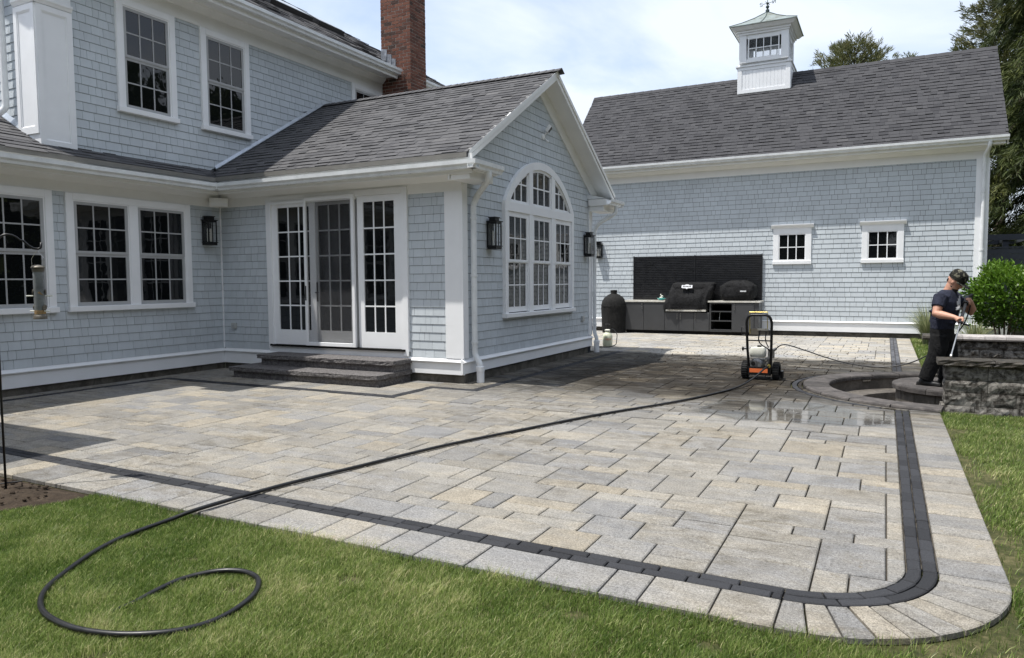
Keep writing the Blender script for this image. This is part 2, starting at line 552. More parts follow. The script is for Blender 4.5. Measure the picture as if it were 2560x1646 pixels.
MAT['lawn'] = mk_lawn()
MAT['grass'] = mk_leaf('grass_blade', (0.078, 0.138, 0.024), (0.245, 0.320, 0.085), (0.66, 0.60, 0.34), 0.45, 0.4)
MAT['conifer'] = mk_leaf('conifer_needles', (0.018, 0.030, 0.009), (0.050, 0.070, 0.016), (0.115, 0.125, 0.030), 0.2, 0.6)
MAT['pine'] = mk_leaf('pine_needles', (0.045, 0.058, 0.020), (0.115, 0.130, 0.050), (0.21, 0.20, 0.095), 0.25, 0.6)
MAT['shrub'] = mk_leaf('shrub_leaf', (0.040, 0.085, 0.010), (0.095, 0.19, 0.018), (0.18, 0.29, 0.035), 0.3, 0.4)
MAT['reed'] = mk_leaf('ornamental_grass', (0.13, 0.17, 0.07), (0.27, 0.31, 0.16), (0.45, 0.44, 0.26), 0.3, 0.5)
MAT['bark'] = mk_rock('bark', (0.05, 0.038, 0.028), (0.12, 0.095, 0.07), 0.95, 12)
MAT['black_metal'] = simple('black_metal', (0.012, 0.012, 0.013), 0.38, 0.3, 0.5, 0.2, 8)
MAT['rubber'] = simple('black_rubber', (0.011, 0.011, 0.012), 0.40, 0, 0.45, 0.45, 9)
MAT['tyre'] = simple('tyre_rubber', (0.014, 0.014, 0.014), 0.75, 0, 0.3, 0.3, 30, 0.4, 50)
MAT['cover'] = mk_cloth('grill_cover', (0.010, 0.010, 0.011), 0.5, 0.85)
MAT['eggcover'] = mk_cloth('smoker_cover', (0.017, 0.0168, 0.0165), 0.4, 0.9)
MAT['slat'] = simple('black_slat', (0.015, 0.0155, 0.018), 0.36, 0, 0.6, 0.08, 3)
MAT['cabinet'] = simple('grey_cabinet', (0.058, 0.059, 0.062), 0.4, 0, 0.45, 0.06, 4)
MAT['cab_dark'] = simple('cabinet_inside', (0.006, 0.006, 0.006), 0.8, 0, 0.2)
MAT['counter'] = mk_rock('counter_stone', (0.55, 0.53, 0.47), (0.68, 0.66, 0.61), 0.3, 9)
MAT['steel'] = simple('brushed_steel', (0.55, 0.54, 0.52), 0.3, 0.9, 0.5, 0.1, 10)
MAT['turquoise'] = simple('turquoise_glaze', (0.10, 0.44, 0.42), 0.25)
MAT['ivory'] = simple('ivory_plastic', (0.62, 0.62, 0.55), 0.4)
MAT['sprayer'] = simple('translucent_tank', (0.63, 0.65, 0.50), 0.4, 0, 0.4, 0.06, 8)
MAT['orange'] = simple('orange_decal', (0.70, 0.16, 0.045), 0.5)
MAT['brass'] = simple('brass', (0.52, 0.42, 0.13), 0.35, 0.6)
MAT['engine'] = simple('engine_metal', (0.20, 0.20, 0.20), 0.4, 0.7, 0.5, 0.4, 20)
MAT['logo'] = simple('white_print', (0.62, 0.63, 0.66), 0.7)
MAT['skin'] = mk_skin()
MAT['hair'] = simple('dark_hair', (0.012, 0.009, 0.007), 0.7)
MAT['shirt'] = mk_cloth('navy_shirt', (0.022, 0.025, 0.042), 0.35)
MAT['trouser'] = mk_cloth('black_trousers', (0.0085, 0.0085, 0.009), 0.3)
MAT['camo'] = mk_camo()
MAT['boot'] = simple('black_boot', (0.010, 0.010, 0.010), 0.5)
MAT['clear'] = simple('feeder_tube', (0.42, 0.45, 0.46), 0.12, 0, 0.6, 0.12, 12)
MAT['bronze'] = simple('bronze', (0.13, 0.115, 0.092), 0.5, 0.35)
MAT['copper'] = mk_copper()
MAT['ftube'] = simple('clear_tube', (0.17, 0.18, 0.185), 0.12, 0, 0.6, 0.3, 18)
MAT['drip'] = simple('drip_edge', (0.22, 0.21, 0.19), 0.5, 0.2)
MAT['seed'] = simple('bird_seed', (0.30, 0.20, 0.10), 0.9, 0, 0.2, 0.5, 150)
MAT['slate_board'] = simple('slate_blue_board', (0.070, 0.078, 0.098), 0.55, 0, 0.4, 0.12, 5)
MAT['candle'] = simple('candle_sleeve', (0.66, 0.65, 0.60), 0.5)
MAT['porch'] = simple('porch_canvas', (0.60, 0.60, 0.58), 0.7)
MAT['greybox'] = simple('utility_box', (0.42, 0.43, 0.42), 0.5)
MAT['verdigris'] = simple('dark_verdigris', (0.045, 0.065, 0.062), 0.5, 0.4, 0.5, 0.3, 25)

# lantern glass: a thin real pane
tg = NT('lantern_glass')
tg.fin((0.25, 0.27, 0.28), 0.02, 0, 0.5)
tr_ = tg.n('BsdfTransparent'); mx_ = tg.n('MixShader'); mx_.inputs[0].default_value = 0.10
tg.t.links.new(tr_.outputs[0], mx_.inputs[1]); tg.t.links.new(tg.b.outputs[0], mx_.inputs[2]); tg.t.links.new(mx_.outputs[0], tg.out.inputs[0])
MAT['lglass'] = tg.m
# insect screen: a fine dark mesh one sees through
ts_ = NT('insect_screen')
ts_.fin((0.10, 0.10, 0.105), 0.8, 0, 0.2)
tr2 = ts_.n('BsdfTransparent'); mx2 = ts_.n('MixShader'); mx2.inputs[0].default_value = 0.17
ts_.t.links.new(tr2.outputs[0], mx2.inputs[1]); ts_.t.links.new(ts_.b.outputs[0], mx2.inputs[2]); ts_.t.links.new(mx2.outputs[0], ts_.out.inputs[0])
MAT['screen'] = ts_.m

def text_mesh(body, size, name, m, parent, matrix, depth=0.001):
    cu = bpy.data.curves.new(name, 'FONT')
    cu.body = body; cu.size = size; cu.extrude = depth; cu.align_x = 'CENTER'; cu.align_y = 'CENTER'; cu.resolution_u = 2
    tmp = bpy.data.objects.new(name + '_tmp', cu)
    COL.objects.link(tmp)
    dg = bpy.context.evaluated_depsgraph_get()
    me = bpy.data.meshes.new_from_object(tmp.evaluated_get(dg))
    bpy.data.objects.remove(tmp, do_unlink=True)
    me.materials.clear(); me.materials.append(m)
    o = bpy.data.objects.new(name, me)
    _link(o, parent)
    off = wl(parent)
    mt = matrix.copy(); mt.translation = matrix.translation - off
    o.matrix_basis = mt
    WLOC[o.name] = matrix.translation.copy()
    return o
# ------------------------------------------------------------------ courses of shingles, bricks, tiles
class Plane:
    def __init__(s, o, u, v, n):
        s.o, s.u, s.v, s.n = Vector(o), Vector(u).normalized(), Vector(v).normalized(), Vector(n).normalized()
    def p(s, a, b, d=0.0):
        return s.o + s.u * a + s.v * b + s.n * d
def wall_plane(F):
    return Plane(F.o, F.u, (0, 0, 1), F.n)
def lay(u0, u1, v0, v1, expo, wmin, wmax, lo=None, hi=None, holes=(), gap=0.0047, tint=None, vgap=0.0045):
    out = []
    v = v0
    while v < v1 - 0.01:
        vt = min(v + expo, v1)
        u = u0 - random.uniform(0, wmax)
        while u < u1:
            w = random.uniform(wmin, wmax)
            a, b = max(u, u0), min(u + w, u1)
            u += w
            if b - a < 0.03: continue
            segs = [(a, b, v, vt)]
            for (h0, h1, k0, k1) in holes:
                ns = []
                for (p, q, r, s_) in segs:
                    if q <= h0 or p >= h1 or s_ <= k0 or r >= k1:
                        ns.append((p, q, r, s_)); continue
                    if p < h0: ns.append((p, h0, r, s_))
                    if q > h1: ns.append((h1, q, r, s_))
                    m0, m1 = max(p, h0), min(q, h1)
                    if r < k0: ns.append((m0, m1, r, k0))
                    if s_ > k1: ns.append((m0, m1, k1, s_))
                segs = ns
            tv = tint() if tint else (random.random(), random.random(), 0.5)
            for (p, q, r, s_) in segs:
                if q - p < 0.02 or s_ - r < 0.015: continue
                g = gap / 2
                p2, q2 = p + g, q - g
                l0 = max(r, lo(p2)) if lo else r; l1 = max(r, lo(q2)) if lo else r
                t0 = min(s_, hi(p2)) if hi else s_; t1 = min(s_, hi(q2)) if hi else s_
                t0, t1 = max(t0, l0), max(t1, l1)
                if t0 - l0 < 0.004 and t1 - l1 < 0.004: continue
                vg = vgap() if callable(vgap) else vgap
                out.append((p2, q2, min(l0 + vg, t0), min(l1 + vg, t1), t0, t1, tv))
        v = vt
    return out
UNIT = {}
def unit_piece(mat, tint, tb, tt):
    key = (mat.name, round(tint[0] * 7), round(tint[1] * 3), tb, tt)
    if key not in UNIT:
        me = bpy.data.meshes.new('piece')
        me.from_pydata([(0, 0, 0), (1, 0, 0), (1, 1, 0), (0, 1, 0), (0, 0, tb), (1, 0, tb), (1, 1, tt), (0, 1, tt)], [],
                       [(4, 5, 6, 7), (0, 1, 5, 4), (1, 2, 6, 5), (2, 3, 7, 6), (3, 0, 4, 7)])
        a = me.attributes.new('tint', 'FLOAT_COLOR', 'POINT')
        a.data.foreach_set('color', [key[1] / 7, key[2] / 3, 0.5, 1] * 8)
        me.materials.append(mat)
        UNIT[key] = me
    return UNIT[key]
def emit(batches, name, stuff_name, stuff_parent, mat, tb, tt, nmax=300):
    """batches: [(plane, parent, pieces)]; the nmax that show largest become objects, the rest one joined part"""
    allp = []
    for pl, par, pcs in batches:
        for pc in pcs:
            u0, u1, l0, l1, t0, t1, tv = pc
            c = pl.p((u0 + u1) / 2, (l0 + l1 + t0 + t1) / 4)
            ar = (u1 - u0) * ((t0 - l0) + (t1 - l1)) / 2
            rect = abs(l0 - l1) < 1e-6 and abs(t0 - t1) < 1e-6
            allp.append((view_area(c, ar, pl.n) if rect else 0.0, pl, par, pc))
    allp.sort(key=lambda q: -q[0])
    mb = MB()
    for i, (sc, pl, par, pc) in enumerate(allp):
        u0, u1, l0, l1, t0, t1, tv = pc
        b = random.choice(tb) if isinstance(tb, (list, tuple)) else tb
        if i < nmax and sc > 0:
            o = bpy.data.objects.new(name, unit_piece(mat, tv, b, tt))
            o.parent = par
            COL.objects.link(o)
            q = pl.p(u0, l0) - wl(par)
            m = Matrix.Identity(4)
            U, V = pl.u * (u1 - u0), pl.v * (t0 - l0)
            for k in range(3):
                m[k][0], m[k][1], m[k][2], m[k][3] = U[k], V[k], pl.n[k], q[k]
            o.matrix_basis = m
        else:
            mb.tint = tv
            V = [pl.p(u0, l0), pl.p(u1, l1), pl.p(u1, t1), pl.p(u0, t0), pl.p(u0, l0, b), pl.p(u1, l1, b), pl.p(u1, t1, tt), pl.p(u0, t0, tt)]
            mb.add(V, [(4, 5, 6, 7), (0, 1, 5, 4), (1, 2, 6, 5), (2, 3, 7, 6), (3, 0, 4, 7)])
    if mb.v:
        return mb.build(stuff_name, mat, stuff_parent, kind='stuff')

# ------------------------------------------------------------------ ground
PIT = Vector((0.87, 11.3, 0)); PIT_R = 1.90; PIT_RI = 1.55
g = MB()
NSEG = 72
ring = [(PIT.x + 1.72 * math.cos(2 * math.pi * k / NSEG), PIT.y + 1.72 * math.sin(2 * math.pi * k / NSEG)) for k in range(NSEG)]
sq = []
for (x, y) in ring:
    dx, dy = x - PIT.x, y - PIT.y
    m = 3.0 / max(abs(dx), abs(dy))
    sq.append((PIT.x + dx * m, PIT.y + dy * m))
LZ = -0.035
V = [(x, y, LZ) for x, y in ring] + [(x, y, LZ) for x, y in sq]
g.add(V, [(k, (k + 1) % NSEG, NSEG + (k + 1) % NSEG, NSEG + k) for k in range(NSEG)])
xs = [-1500, PIT.x - 3, PIT.x + 3, 1500]; ys = [-1500, PIT.y - 3, PIT.y + 3, 1500]
for i in range(3):
    for j in range(3):
        if i == 1 and j == 1: continue
        g.add([(xs[i], ys[j], LZ), (xs[i + 1], ys[j], LZ), (xs[i + 1], ys[j + 1], LZ), (xs[i], ys[j + 1], LZ)], [(0, 1, 2, 3)])
lawn = g.build('lawn_ground', MAT['lawn'])
tag(lawn, 'flat green lawn around the paved patio', kind='structure')

# ------------------------------------------------------------------ the house
XL, YD, XG, XU, YR = -10.53, 9.22, -5.55, -10.486, 11.92
SC = 0.9835
FL = Frame((XL, 0, 0), (0, 1, 0), (1, 0, 0))
FD = Frame((0, YD, 0), (1, 0, 0), (0, -1, 0))
FDS = Frame((0, YD, 0), (SC, 0, 0), (0, -1, 0))   # door layout was measured 1.7 percent wider
FG = Frame((XG, 0, 0), (0, 1, 0), (1, 0, 0))
FU = Frame((XU, 0, 0), (0, 1, 0), (1, 0, 0))
YE = 6.15
FE = Frame((0, YE, 0), (1, 0, 0), (0, -1, 0))
house = thing('house', (-10.0, 9.375, 0), 'two-storey blue-grey shingled house with white trim and a gabled sunroom wing', 'house')
YFAR = 14.47
# walls (solid cores behind the shingles)
w_left = MB().box(XL - 0.2, XL, 0.6, YD + 0.1, 0.12, 3.2).build('wall', MAT['backing'], house)
w_door = MB().box(XL - 0.05, XG - 0.003, YD, YD + 0.2, 0.12, 3.2).build('wall', MAT['backing'], house)
def gable_top(y): return 5.06 - 0.6 * abs(y - YR)
gm = MB()
prof = [(YD, 0.12), (YFAR, 0.12), (YFAR, gable_top(YFAR)), (YR, gable_top(YR)), (YD, gable_top(YD))]
gm.prism([(XG - 0.15, y, z) for y, z in prof], [(XG, y, z) for y, z in prof])
w_gable = gm.build('wall', MAT['backing'], house)
w_back = MB().box(-10.4, XG - 0.003, YFAR - 0.15, YFAR, 0.0, 3.2).build('wall', MAT['backing'], house)
w_upper = MB().box(XU - 0.25, XU, YE, 17.5, 3.28, 6.3).build('wall', MAT['backing'], house)
w_end = MB().box(-18, XU - 0.003, YE, YE + 0.2, 3.28, 6.3).build('wall', MAT['backing'], house)

WIN_L = [(4.23, 6.255), (6.44, 8.55)]
WIN_U = [(7.31, 8.34), (8.84, 9.90), (12.79, 13.87)]
EX = 0.127
ARC_R, ARC_C = 1.72, 1.885
def arch_z(y):
    d = y - 11.93
    return ARC_C + math.sqrt(max(0.0, ARC_R ** 2 - d * d))
sh = []
sh.append((wall_plane(FL), w_left, lay(3.2, YD, 0.36, 2.86, EX, 0.09, 0.27, holes=[(a + .02, b - .02, 1.16, 2.82) for a, b in WIN_L])))
sh.append((wall_plane(FD), w_door, lay(XL, -5.82, 0.36, 2.84, EX, 0.08, 0.25, holes=[(-9.54 * SC, -6.62 * SC, 0.2, 3.2)])))
def g_hi(y): return gable_top(y) - 0.02
holes_g = [(10.5, 13.36, 0.95, 2.82)]
n_st = 24
for k in range(n_st):
    a = 10.5 + (13.36 - 10.5) * k / n_st; b = 10.5 + (13.36 - 10.5) * (k + 1) / n_st
    holes_g.append((a, b, 2.81, min(arch_z(a), arch_z(b)) - 0.03))
sh.append((wall_plane(FG), w_gable, lay(YD + 0.12, YFAR, 0.36, 5.0, EX, 0.08, 0.25, hi=g_hi, holes=holes_g)))
def roof_s(y): return 3.493 + 0.6 * (min(y, 2 * YR - y) - 9.08)
def u_lo(y): return max(3.40, roof_s(y) + 0.03) if y > 9.0 else 3.40
sh.append((wall_plane(FU), w_upper, lay(6.62, 13.9, 3.40, 5.9, EX, 0.09, 0.27, lo=u_lo, holes=[(a + .02, b - .02, 4.2, 5.85) for a, b in WIN_U])))
sh.append((wall_plane(FE), w_end, lay(-14.0, -10.62, 3.40, 6.2, EX, 0.09, 0.27, lo=lambda x: 3.44 + 0.55 * (-10.486 - x))))
emit(sh, 'wall_shingle', 'wall_shingles', house, MAT['siding'], 0.013, 0.004, 300)

# foundation
fo = MB()
fo.box(XL - 0.15, XL - 0.01, 0.6, YD, -0.3, 0.14); fo.build('foundation', MAT['concrete'], house)
MB().box(XL - 0.01, XG + 0.005, YD + 0.012, YD + 0.15, -0.3, 0.14).build('foundation', MAT['concrete'], house)
MB().box(XG - 0.15, XG - 0.008, YD + 0.15, YFAR, -0.3, 0.16).build('foundation', MAT['concrete'], house)

# base boards with a sloped water table cap
def base(F, u0, u1, zb, d=0.035):
    b = MB().fbox(F, u0, u1, zb, 0.305, 0.0, d).build('base_board', MAT['white'], house)
    MB().fextr(F, [(0, 0.305), (d + 0.028, 0.305), (d + 0.032, 0.318), (d - 0.02, 0.352), (0.0, 0.368)], u0 - 0.0, u1 + 0.0).build('water_table', MAT['white'], b)
base(FL, 0.6, YD, 0.105)
base(FD, XL + 0.035, -9.05, 0.105)
base(FD, -6.49, XG + 0.032, 0.125)
base(FG, YD - 0.067, YFAR, 0.14)
# frieze boards and soffits
MB().fbox(FL, 0.6, YD - 0.02, 2.838, 3.08, 0.0, 0.022).build('frieze_board', MAT['cream'], house)
MB().fbox(FD, XL + 0.022, XG + 0.02, 2.838, 3.08, 0.0, 0.022).build('frieze_board', MAT['cream'], house)
MB().fextr(FL, [(0.022, 3.08), (0.022, 2.985), (0.04, 2.985), (0.10, 3.06), (0.10, 3.08)], 0.6, YD - 0.1).build('bed_moulding', MAT['cream'], house)
MB().fextr(FD, [(0.022, 3.08), (0.022, 2.985), (0.04, 2.985), (0.10, 3.06), (0.10, 3.08)], XL + 0.1, XG + 0.02).build('bed_moulding', MAT['cream'], house)
GX, GY = -10.03, 8.71       # gutter front lines
MB().box(XL, GX - 0.13, 0.6, YD, 3.08, 3.10).build('soffit', MAT['cream'], house)
MB().box(GX - 0.13, -5.14, GY + 0.13, YD, 3.08, 3.10).build('soffit', MAT['cream'], house)
MB().box(GX - 0.15, GX - 0.12, 0.6, GY + 0.12, 3.02, 3.27).build('fascia', MAT['cream'], house)
MB().box(GX - 0.15, -5.14, GY + 0.12, GY + 0.15, 3.02, 3.29).build('fascia', MAT['cream'], house)
GPROF = [(0.0, 0.0), (0.085, 0.0), (0.095, 0.035), (0.125, 0.062), (0.128, 0.118), (0.118, 0.118), (0.115, 0.068), (0.08, 0.015), (0.008, 0.012), (0.008, 0.11), (0.0, 0.11)]
def gutter(F, u0, u1, z, name='gutter'):
    g_ = MB().fextr(F, [(d, z + h) for d, h in GPROF], u0, u1).build(name, MAT['gutter'], house)
    return g_
gutter(Frame((GX - 0.12, 0, 0), (0, 1, 0), (1, 0, 0)), 0.6, GY + 0.11, 3.07)
gutter(Frame((0, GY + 0.12, 0), (1, 0, 0), (0, -1, 0)), GX - 0.11, -5.02, 3.07)
MB().box(GX - 0.10, GX + 0.015, GY - 0.002, GY + 0.11, 3.085, 3.196).build('gutter_corner', MAT['gutter'], house)
# boxed returns on the gable, with their own short gutters
def ret(ya, yb, name):
    MB().box(XG + 0.03, -5.14, ya, yb, 3.06, 3.19).build('eave_return', MAT['cream'], house)
    MB().box(XG + 0.04, -5.20, ya + 0.03, yb - 0.03, 2.95, 3.06).build('eave_return', MAT['cream'], house)
    c_ = MB(); c_.add([(XG, ya, 3.20), (-5.12, ya, 3.20), (-5.12, yb, 3.20), (XG, yb, 3.20), (XG, ya, 3.30), (XG, yb, 3.30)],
                      [(0, 1, 2, 3), (1, 0, 4), (3, 2, 5), (1, 4, 5, 2), (0, 3, 5, 4)])
    c_.build('return_cap', MAT['gutter'], house)
ret(GY + 0.125, 9.58, 'near'); ret(14.26, 14.98, 'far')
gutter(Frame((-5.14, 0, 0), (0, 1, 0), (1, 0, 0)), GY - 0.005, 9.56, 3.07)
gutter(Frame((-5.14, 0, 0), (0, 1, 0), (1, 0, 0)), 14.28, 15.10, 3.07)
gutter(Frame((0, 14.98, 0), (1, 0, 0), (0, 1, 0)), -10.2, -5.03, 3.07)

# sunroom roof
SL = math.sqrt(1 + 0.36)
RX0, RX1 = XU, -5.20
YE0 = 8.79
def rz(y): return 3.493 + 0.6 * (y - 9.08)
ZR = rz(YR)
dk = MB()
dk.prism([(RX0, YE0, rz(YE0) - 0.02), (RX0, YR, ZR - 0.02), (RX0, YR, ZR - 0.08), (RX0, YE0 + 0.04, rz(YE0) - 0.08)],
         [(RX1, YE0, rz(YE0) - 0.02), (RX1, YR, ZR - 0.02), (RX1, YR, ZR - 0.08), (RX1, YE0 + 0.04, rz(YE0) - 0.08)])
roof_s1 = dk.build('sunroom_roof', MAT['deck'], house)
YB0 = 2 * YR - YE0
dk = MB()
dk.prism([(RX0, YR, ZR - 0.02), (RX0, YB0, rz(YE0) - 0.02), (RX0, YB0 - 0.04, rz(YE0) - 0.08), (RX0, YR, ZR - 0.08)],
         [(RX1, YR, ZR - 0.02), (RX1, YB0, rz(YE0) - 0.02), (RX1, YB0 - 0.04, rz(YE0) - 0.08), (RX1, YR, ZR - 0.08)])
roof_s2 = dk.build('sunroom_roof', MAT['roof'], house)
PS = Plane((0, YE0, rz(YE0) - 0.018), (1, 0, 0), (0, 1, 0.6), (0, -0.6, 1))
slope_len = (YR - YE0) * SL
def roof_tint():
    r = random.random()
    return (min(1, max(0, random.gauss(0.68, 0.055))) if r > 0.10 else random.uniform(0.45, 0.58), random.random(), 0.5)
def roof_gap():
    return random.choice([0.030, 0.024, 0.018, 0.005, 0.005])
def val_lo(x):
    # valley where the pent roof of the long wall comes in
    if x < -10.12: return max(0.0, (-10.12 - x) / 0.366 * 0.29 * SL)
    return 0.0
rs = [(PS, roof_s1, lay(RX0, RX1 + 0.012, -0.02, slope_len, 0.143, 0.10, 0.27, lo=val_lo, gap=0.003, tint=roof_tint, vgap=roof_gap))]
# pent roof of the long wall
def pz(x): return 3.493 + 0.5 * (-10.486 - x)
PX0 = -10.115
dk = MB()
dk.prism([(PX0, 0.6, pz(PX0) - 0.02), (PX0 - 0.05, 0.6, pz(PX0) - 0.08), (-10.7, 0.6, pz(-10.7) - 0.08), (-10.7, 0.6, pz(-10.7) - 0.02)],
         [(PX0, 8.80, pz(PX0) - 0.02), (PX0 - 0.05, 8.80, pz(PX0) - 0.08), (-10.7, 9.2, pz(-10.7) - 0.08), (-10.7, 9.2, pz(-10.7) - 0.02)])
pent = dk.build('pent_roof', MAT['deck'], house)
PPL = Plane((PX0, 0, pz(PX0) - 0.018), (0, 1, 0), (-1, 0, 0.5), (0.5, 0, 1))
def pent_hi(y):
    return 0.366 * 1.118 + 0.03 if y < 8.80 else max(0.02, 0.40 * (1 - 0))
def pent_lo(y): return max(0.0, (y - 8.80) / 0.28 * 0.41)
rs.append((PPL, pent, lay(YE, 9.10, -0.02, 0.43, 0.14, 0.14, 0.34, lo=pent_lo, gap=0.003, tint=roof_tint, vgap=roof_gap)))
# one-storey part nearer the camera: the same roof runs on up
dk = MB()
dk.prism([(-10.65, 0.6, pz(-10.65) - 0.02), (-16.0, 0.6, pz(-16) - 0.02), (-16.0, 0.6, pz(-16) - 0.08), (-10.65, 0.6, pz(-10.65) - 0.08)],
         [(-10.65, YE, pz(-10.65) - 0.02), (-16.0, YE, pz(-16) - 0.02), (-16.0, YE, pz(-16) - 0.08), (-10.65, YE, pz(-10.65) - 0.08)])
low = dk.build('pent_roof', MAT['deck'], house)
rs.append((PPL, low, lay(3.6, YE + 0.0, -0.02, 3.2, 0.14, 0.14, 0.34, gap=0.003, tint=roof_tint, vgap=roof_gap)))
# main roof, hipped at the far end
MX0, MZ0 = -9.98, 6.36
def mz(x): return MZ0 + 0.6 * (MX0 - x)
dk = MB()
dk.add([(MX0, 5.6, MZ0 - 0.02), (MX0, 18.0, MZ0 - 0.02), (-14.6, 14.9, mz(-14.6) - 0.02), (-15.5, 14.3, mz(-15.5) - 0.02), (-15.5, 5.6, mz(-15.5) - 0.02)], [(0, 1, 2, 3, 4)])
dk.add([(MX0, 18.0, MZ0 - 0.02), (-15.5, 18.0, MZ0 - 0.02), (-15.5, 14.3, mz(-15.5) - 0.02)], [(0, 1, 2)])
mroof = dk.build('main_roof', MAT['deck'], house)
PM = Plane((MX0, 0, MZ0 - 0.018), (0, 1, 0), (-1, 0, 0.6), (0.6, 0, 1))
def m_hi(y):
    return max(0.0, min(6.0, (18.0 - y) / 0.67 * SL))
def mroof_tint():
    return ((random.uniform(0.75, 1.0) if random.random() < 0.45 else random.uniform(0.0, 0.3)), random.random(), 0.5)
rs.append((PM, mroof, lay(5.6, 17.9, -0.02, 5.6, 0.143, 0.15, 0.5, hi=m_hi, gap=0.002, tint=mroof_tint)))
emit(rs, 'roof_shingle', 'roof_shingles', house, MAT['roof'], [0.006, 0.006, 0.012, 0.014], 0.003, 300)
# ridge caps
x = RX0 + 0.02
while x < RX1:
    w = 0.145
    c = MB(); c.tint = roof_tint()
    c.prism([(x, YR - 0.13, ZR - 0.078 + 0.016), (x, YR, ZR + 0.014), (x, YR + 0.13, ZR - 0.078 + 0.016), (x, YR, ZR - 0.01)],
            [(x + w, YR - 0.13, ZR - 0.078 + 0.024), (x + w, YR, ZR + 0.022), (x + w, YR + 0.13, ZR - 0.078 + 0.024), (x + w, YR, ZR - 0.002)])
    c.build('ridge_cap', MAT['roof'], roof_s1)
    x += w - 0.004
# rake boards of the gable
def rake(sgn):
    ya, yb = (YE0 + 0.06, YR) if sgn < 0 else (YB0 - 0.06, YR)
    za = rz(YE0 + 0.06) - 0.03
    zb = ZR - 0.03
    def band(x0, x1, t0, t1, name, mat):
        m = MB()
        a = [(ya, za - t0), (yb, zb - t0), (yb, zb - t1), (ya, za - t1)]
        m.prism([(x0, y, z) for y, z in a], [(x1, y, z) for y, z in a])
        m.build(name, mat, house)
    band(RX1 - 0.035, RX1 - 0.005, -0.012, 0.145, 'rake_board', MAT['cream'])
    band(RX1 - 0.004, RX1 + 0.014, -0.012, 0.06, 'rake_moulding', MAT['cream'])
    band(XG, RX1 - 0.036, 0.085, 0.115, 'rake_soffit', MAT['cream'])
    band(XG + 0.001, XG + 0.03, 0.116, 0.37, 'rake_frieze', MAT['cream'])
rake(-1); rake(1)
# step flashing where the sunroom roof meets the upper wall
m = MB()
a = [(9.08, 3.493), (YR - 0.06, ZR - 0.03)]
m.prism([(XU + 0.002, a[0][0], a[0][1] + 0.01), (XU + 0.05, a[0][0], a[0][1] - 0.0), (XU + 0.05, a[0][0], a[0][1] + 0.015), (XU + 0.014, a[0][0], a[0][1] + 0.065)],
        [(XU + 0.002, a[1][0], a[1][1] + 0.01), (XU + 0.05, a[1][0], a[1][1] - 0.0), (XU + 0.05, a[1][0], a[1][1] + 0.015), (XU + 0.014, a[1][0], a[1][1] + 0.065)])
m.build('flashing', MAT['metal_flash'], house)
m = MB()
m.prism([(-10.60, YE - 0.002, 3.53), (-10.60, YE - 0.05, 3.51), (-10.60, YE - 0.05, 3.525), (-10.60, YE - 0.014, 3.60)],
        [(-12.6, YE - 0.002, 4.63), (-12.6, YE - 0.05, 4.61), (-12.6, YE - 0.05, 4.625), (-12.6, YE - 0.014, 4.70)])
m.build('flashing', MAT['metal_flash'], house)
# upper storey frieze, soffit, fascia and gutter
MB().fbox(FU, 6.0, 17.5, 5.87, 6.20, 0.0, 0.022).build('frieze_board', MAT['cream'], house)
MB().fextr(FU, [(0.022, 6.2), (0.022, 6.08), (0.05, 6.08), (0.13, 6.17), (0.13, 6.2)], 6.0, 13.9).build('bed_moulding', MAT['cream'], house)
MB().box(XU, MX0 - 0.03, 5.6, 17.9, 6.20, 6.22).build('soffit', MAT['cream'], house)
MB().box(MX0 - 0.05, MX0 - 0.02, 5.6, 13.86, 6.14, 6.345).build('fascia', MAT['cream'], house)
MB().box(MX0 - 0.05, MX0 - 0.02, 14.6, 17.9, 6.14, 6.345).build('fascia', MAT['cream'], house)
MB().box(RX0 + .2, RX1, YE0 - .006, YE0 + .004, rz(YE0) - .085, rz(YE0) - .018).build('drip_edge', MAT['drip'], house)
MB().box(PX0 - .004, PX0 + .006, .6, 8.80, pz(PX0) - .085, pz(PX0) - .018).build('drip_edge', MAT['drip'], house)
gutter(Frame((MX0 - 0.02, 0, 0), (0, 1, 0), (1, 0, 0)), 5.6, 13.88, 6.22)
gutter(Frame((MX0 - 0.02, 0, 0), (0, 1, 0), (1, 0, 0)), 14.62, 17.9, 6.22)
# panelled corner pilaster
pil = MB()
pil.box(XU - 0.03, XU + 0.04, YE - 0.04, 6.62, 3.36, 6.2)
pil.box(-10.92, XU - 0.031, YE - 0.04, YE + 0.02, 3.36, 6.2)
pil = pil.build('corner_pilaster', MAT['white'], house)
FPX1 = Frame((XU + 0.04, 0, 0), (0, 1, 0), (1, 0, 0)); FPY1 = Frame((0, YE - 0.04, 0), (1, 0, 0), (0, -1, 0))
def panel(F, u0, u1, z0, z1, d=0.018, w=0.075):
    fr = MB()
    fr.fbox(F, u0, u0 + w, z0, z1, 0, d); fr.fbox(F, u1 - w, u1, z0, z1, 0, d)
    fr.fbox(F, u0 + w, u1 - w, z0, z0 + w * 1.3, 0, d); fr.fbox(F, u0 + w, u1 - w, z1 - w, z1, 0, d)
    fr.build('panel_frame', MAT['white'], pil)
    mm = MB()
    b = 0.018
    mm.fextr(F, [(0, z1 - w), (d * .9, z1 - w), (0.003, z1 - w - b * 1.6)], u0 + w, u1 - w)
    mm.fextr(F, [(0, z0 + w * 1.3), (d * .9, z0 + w * 1.3), (0.003, z0 + w * 1.3 + b)], u0 + w, u1 - w)
    mm.fbox(F, u0 + w, u0 + w + b, z0 + w * 1.3, z1 - w, 0, d * .6); mm.fbox(F, u1 - w - b, u1 - w, z0 + w * 1.3, z1 - w, 0, d * .6)
    mm.build('panel_moulding', MAT['white'], pil)
panel(FPX1, YE - 0.04, 6.62, 3.42, 5.36)
panel(FPY1, -10.92, XU + 0.04, 3.60, 5.36)
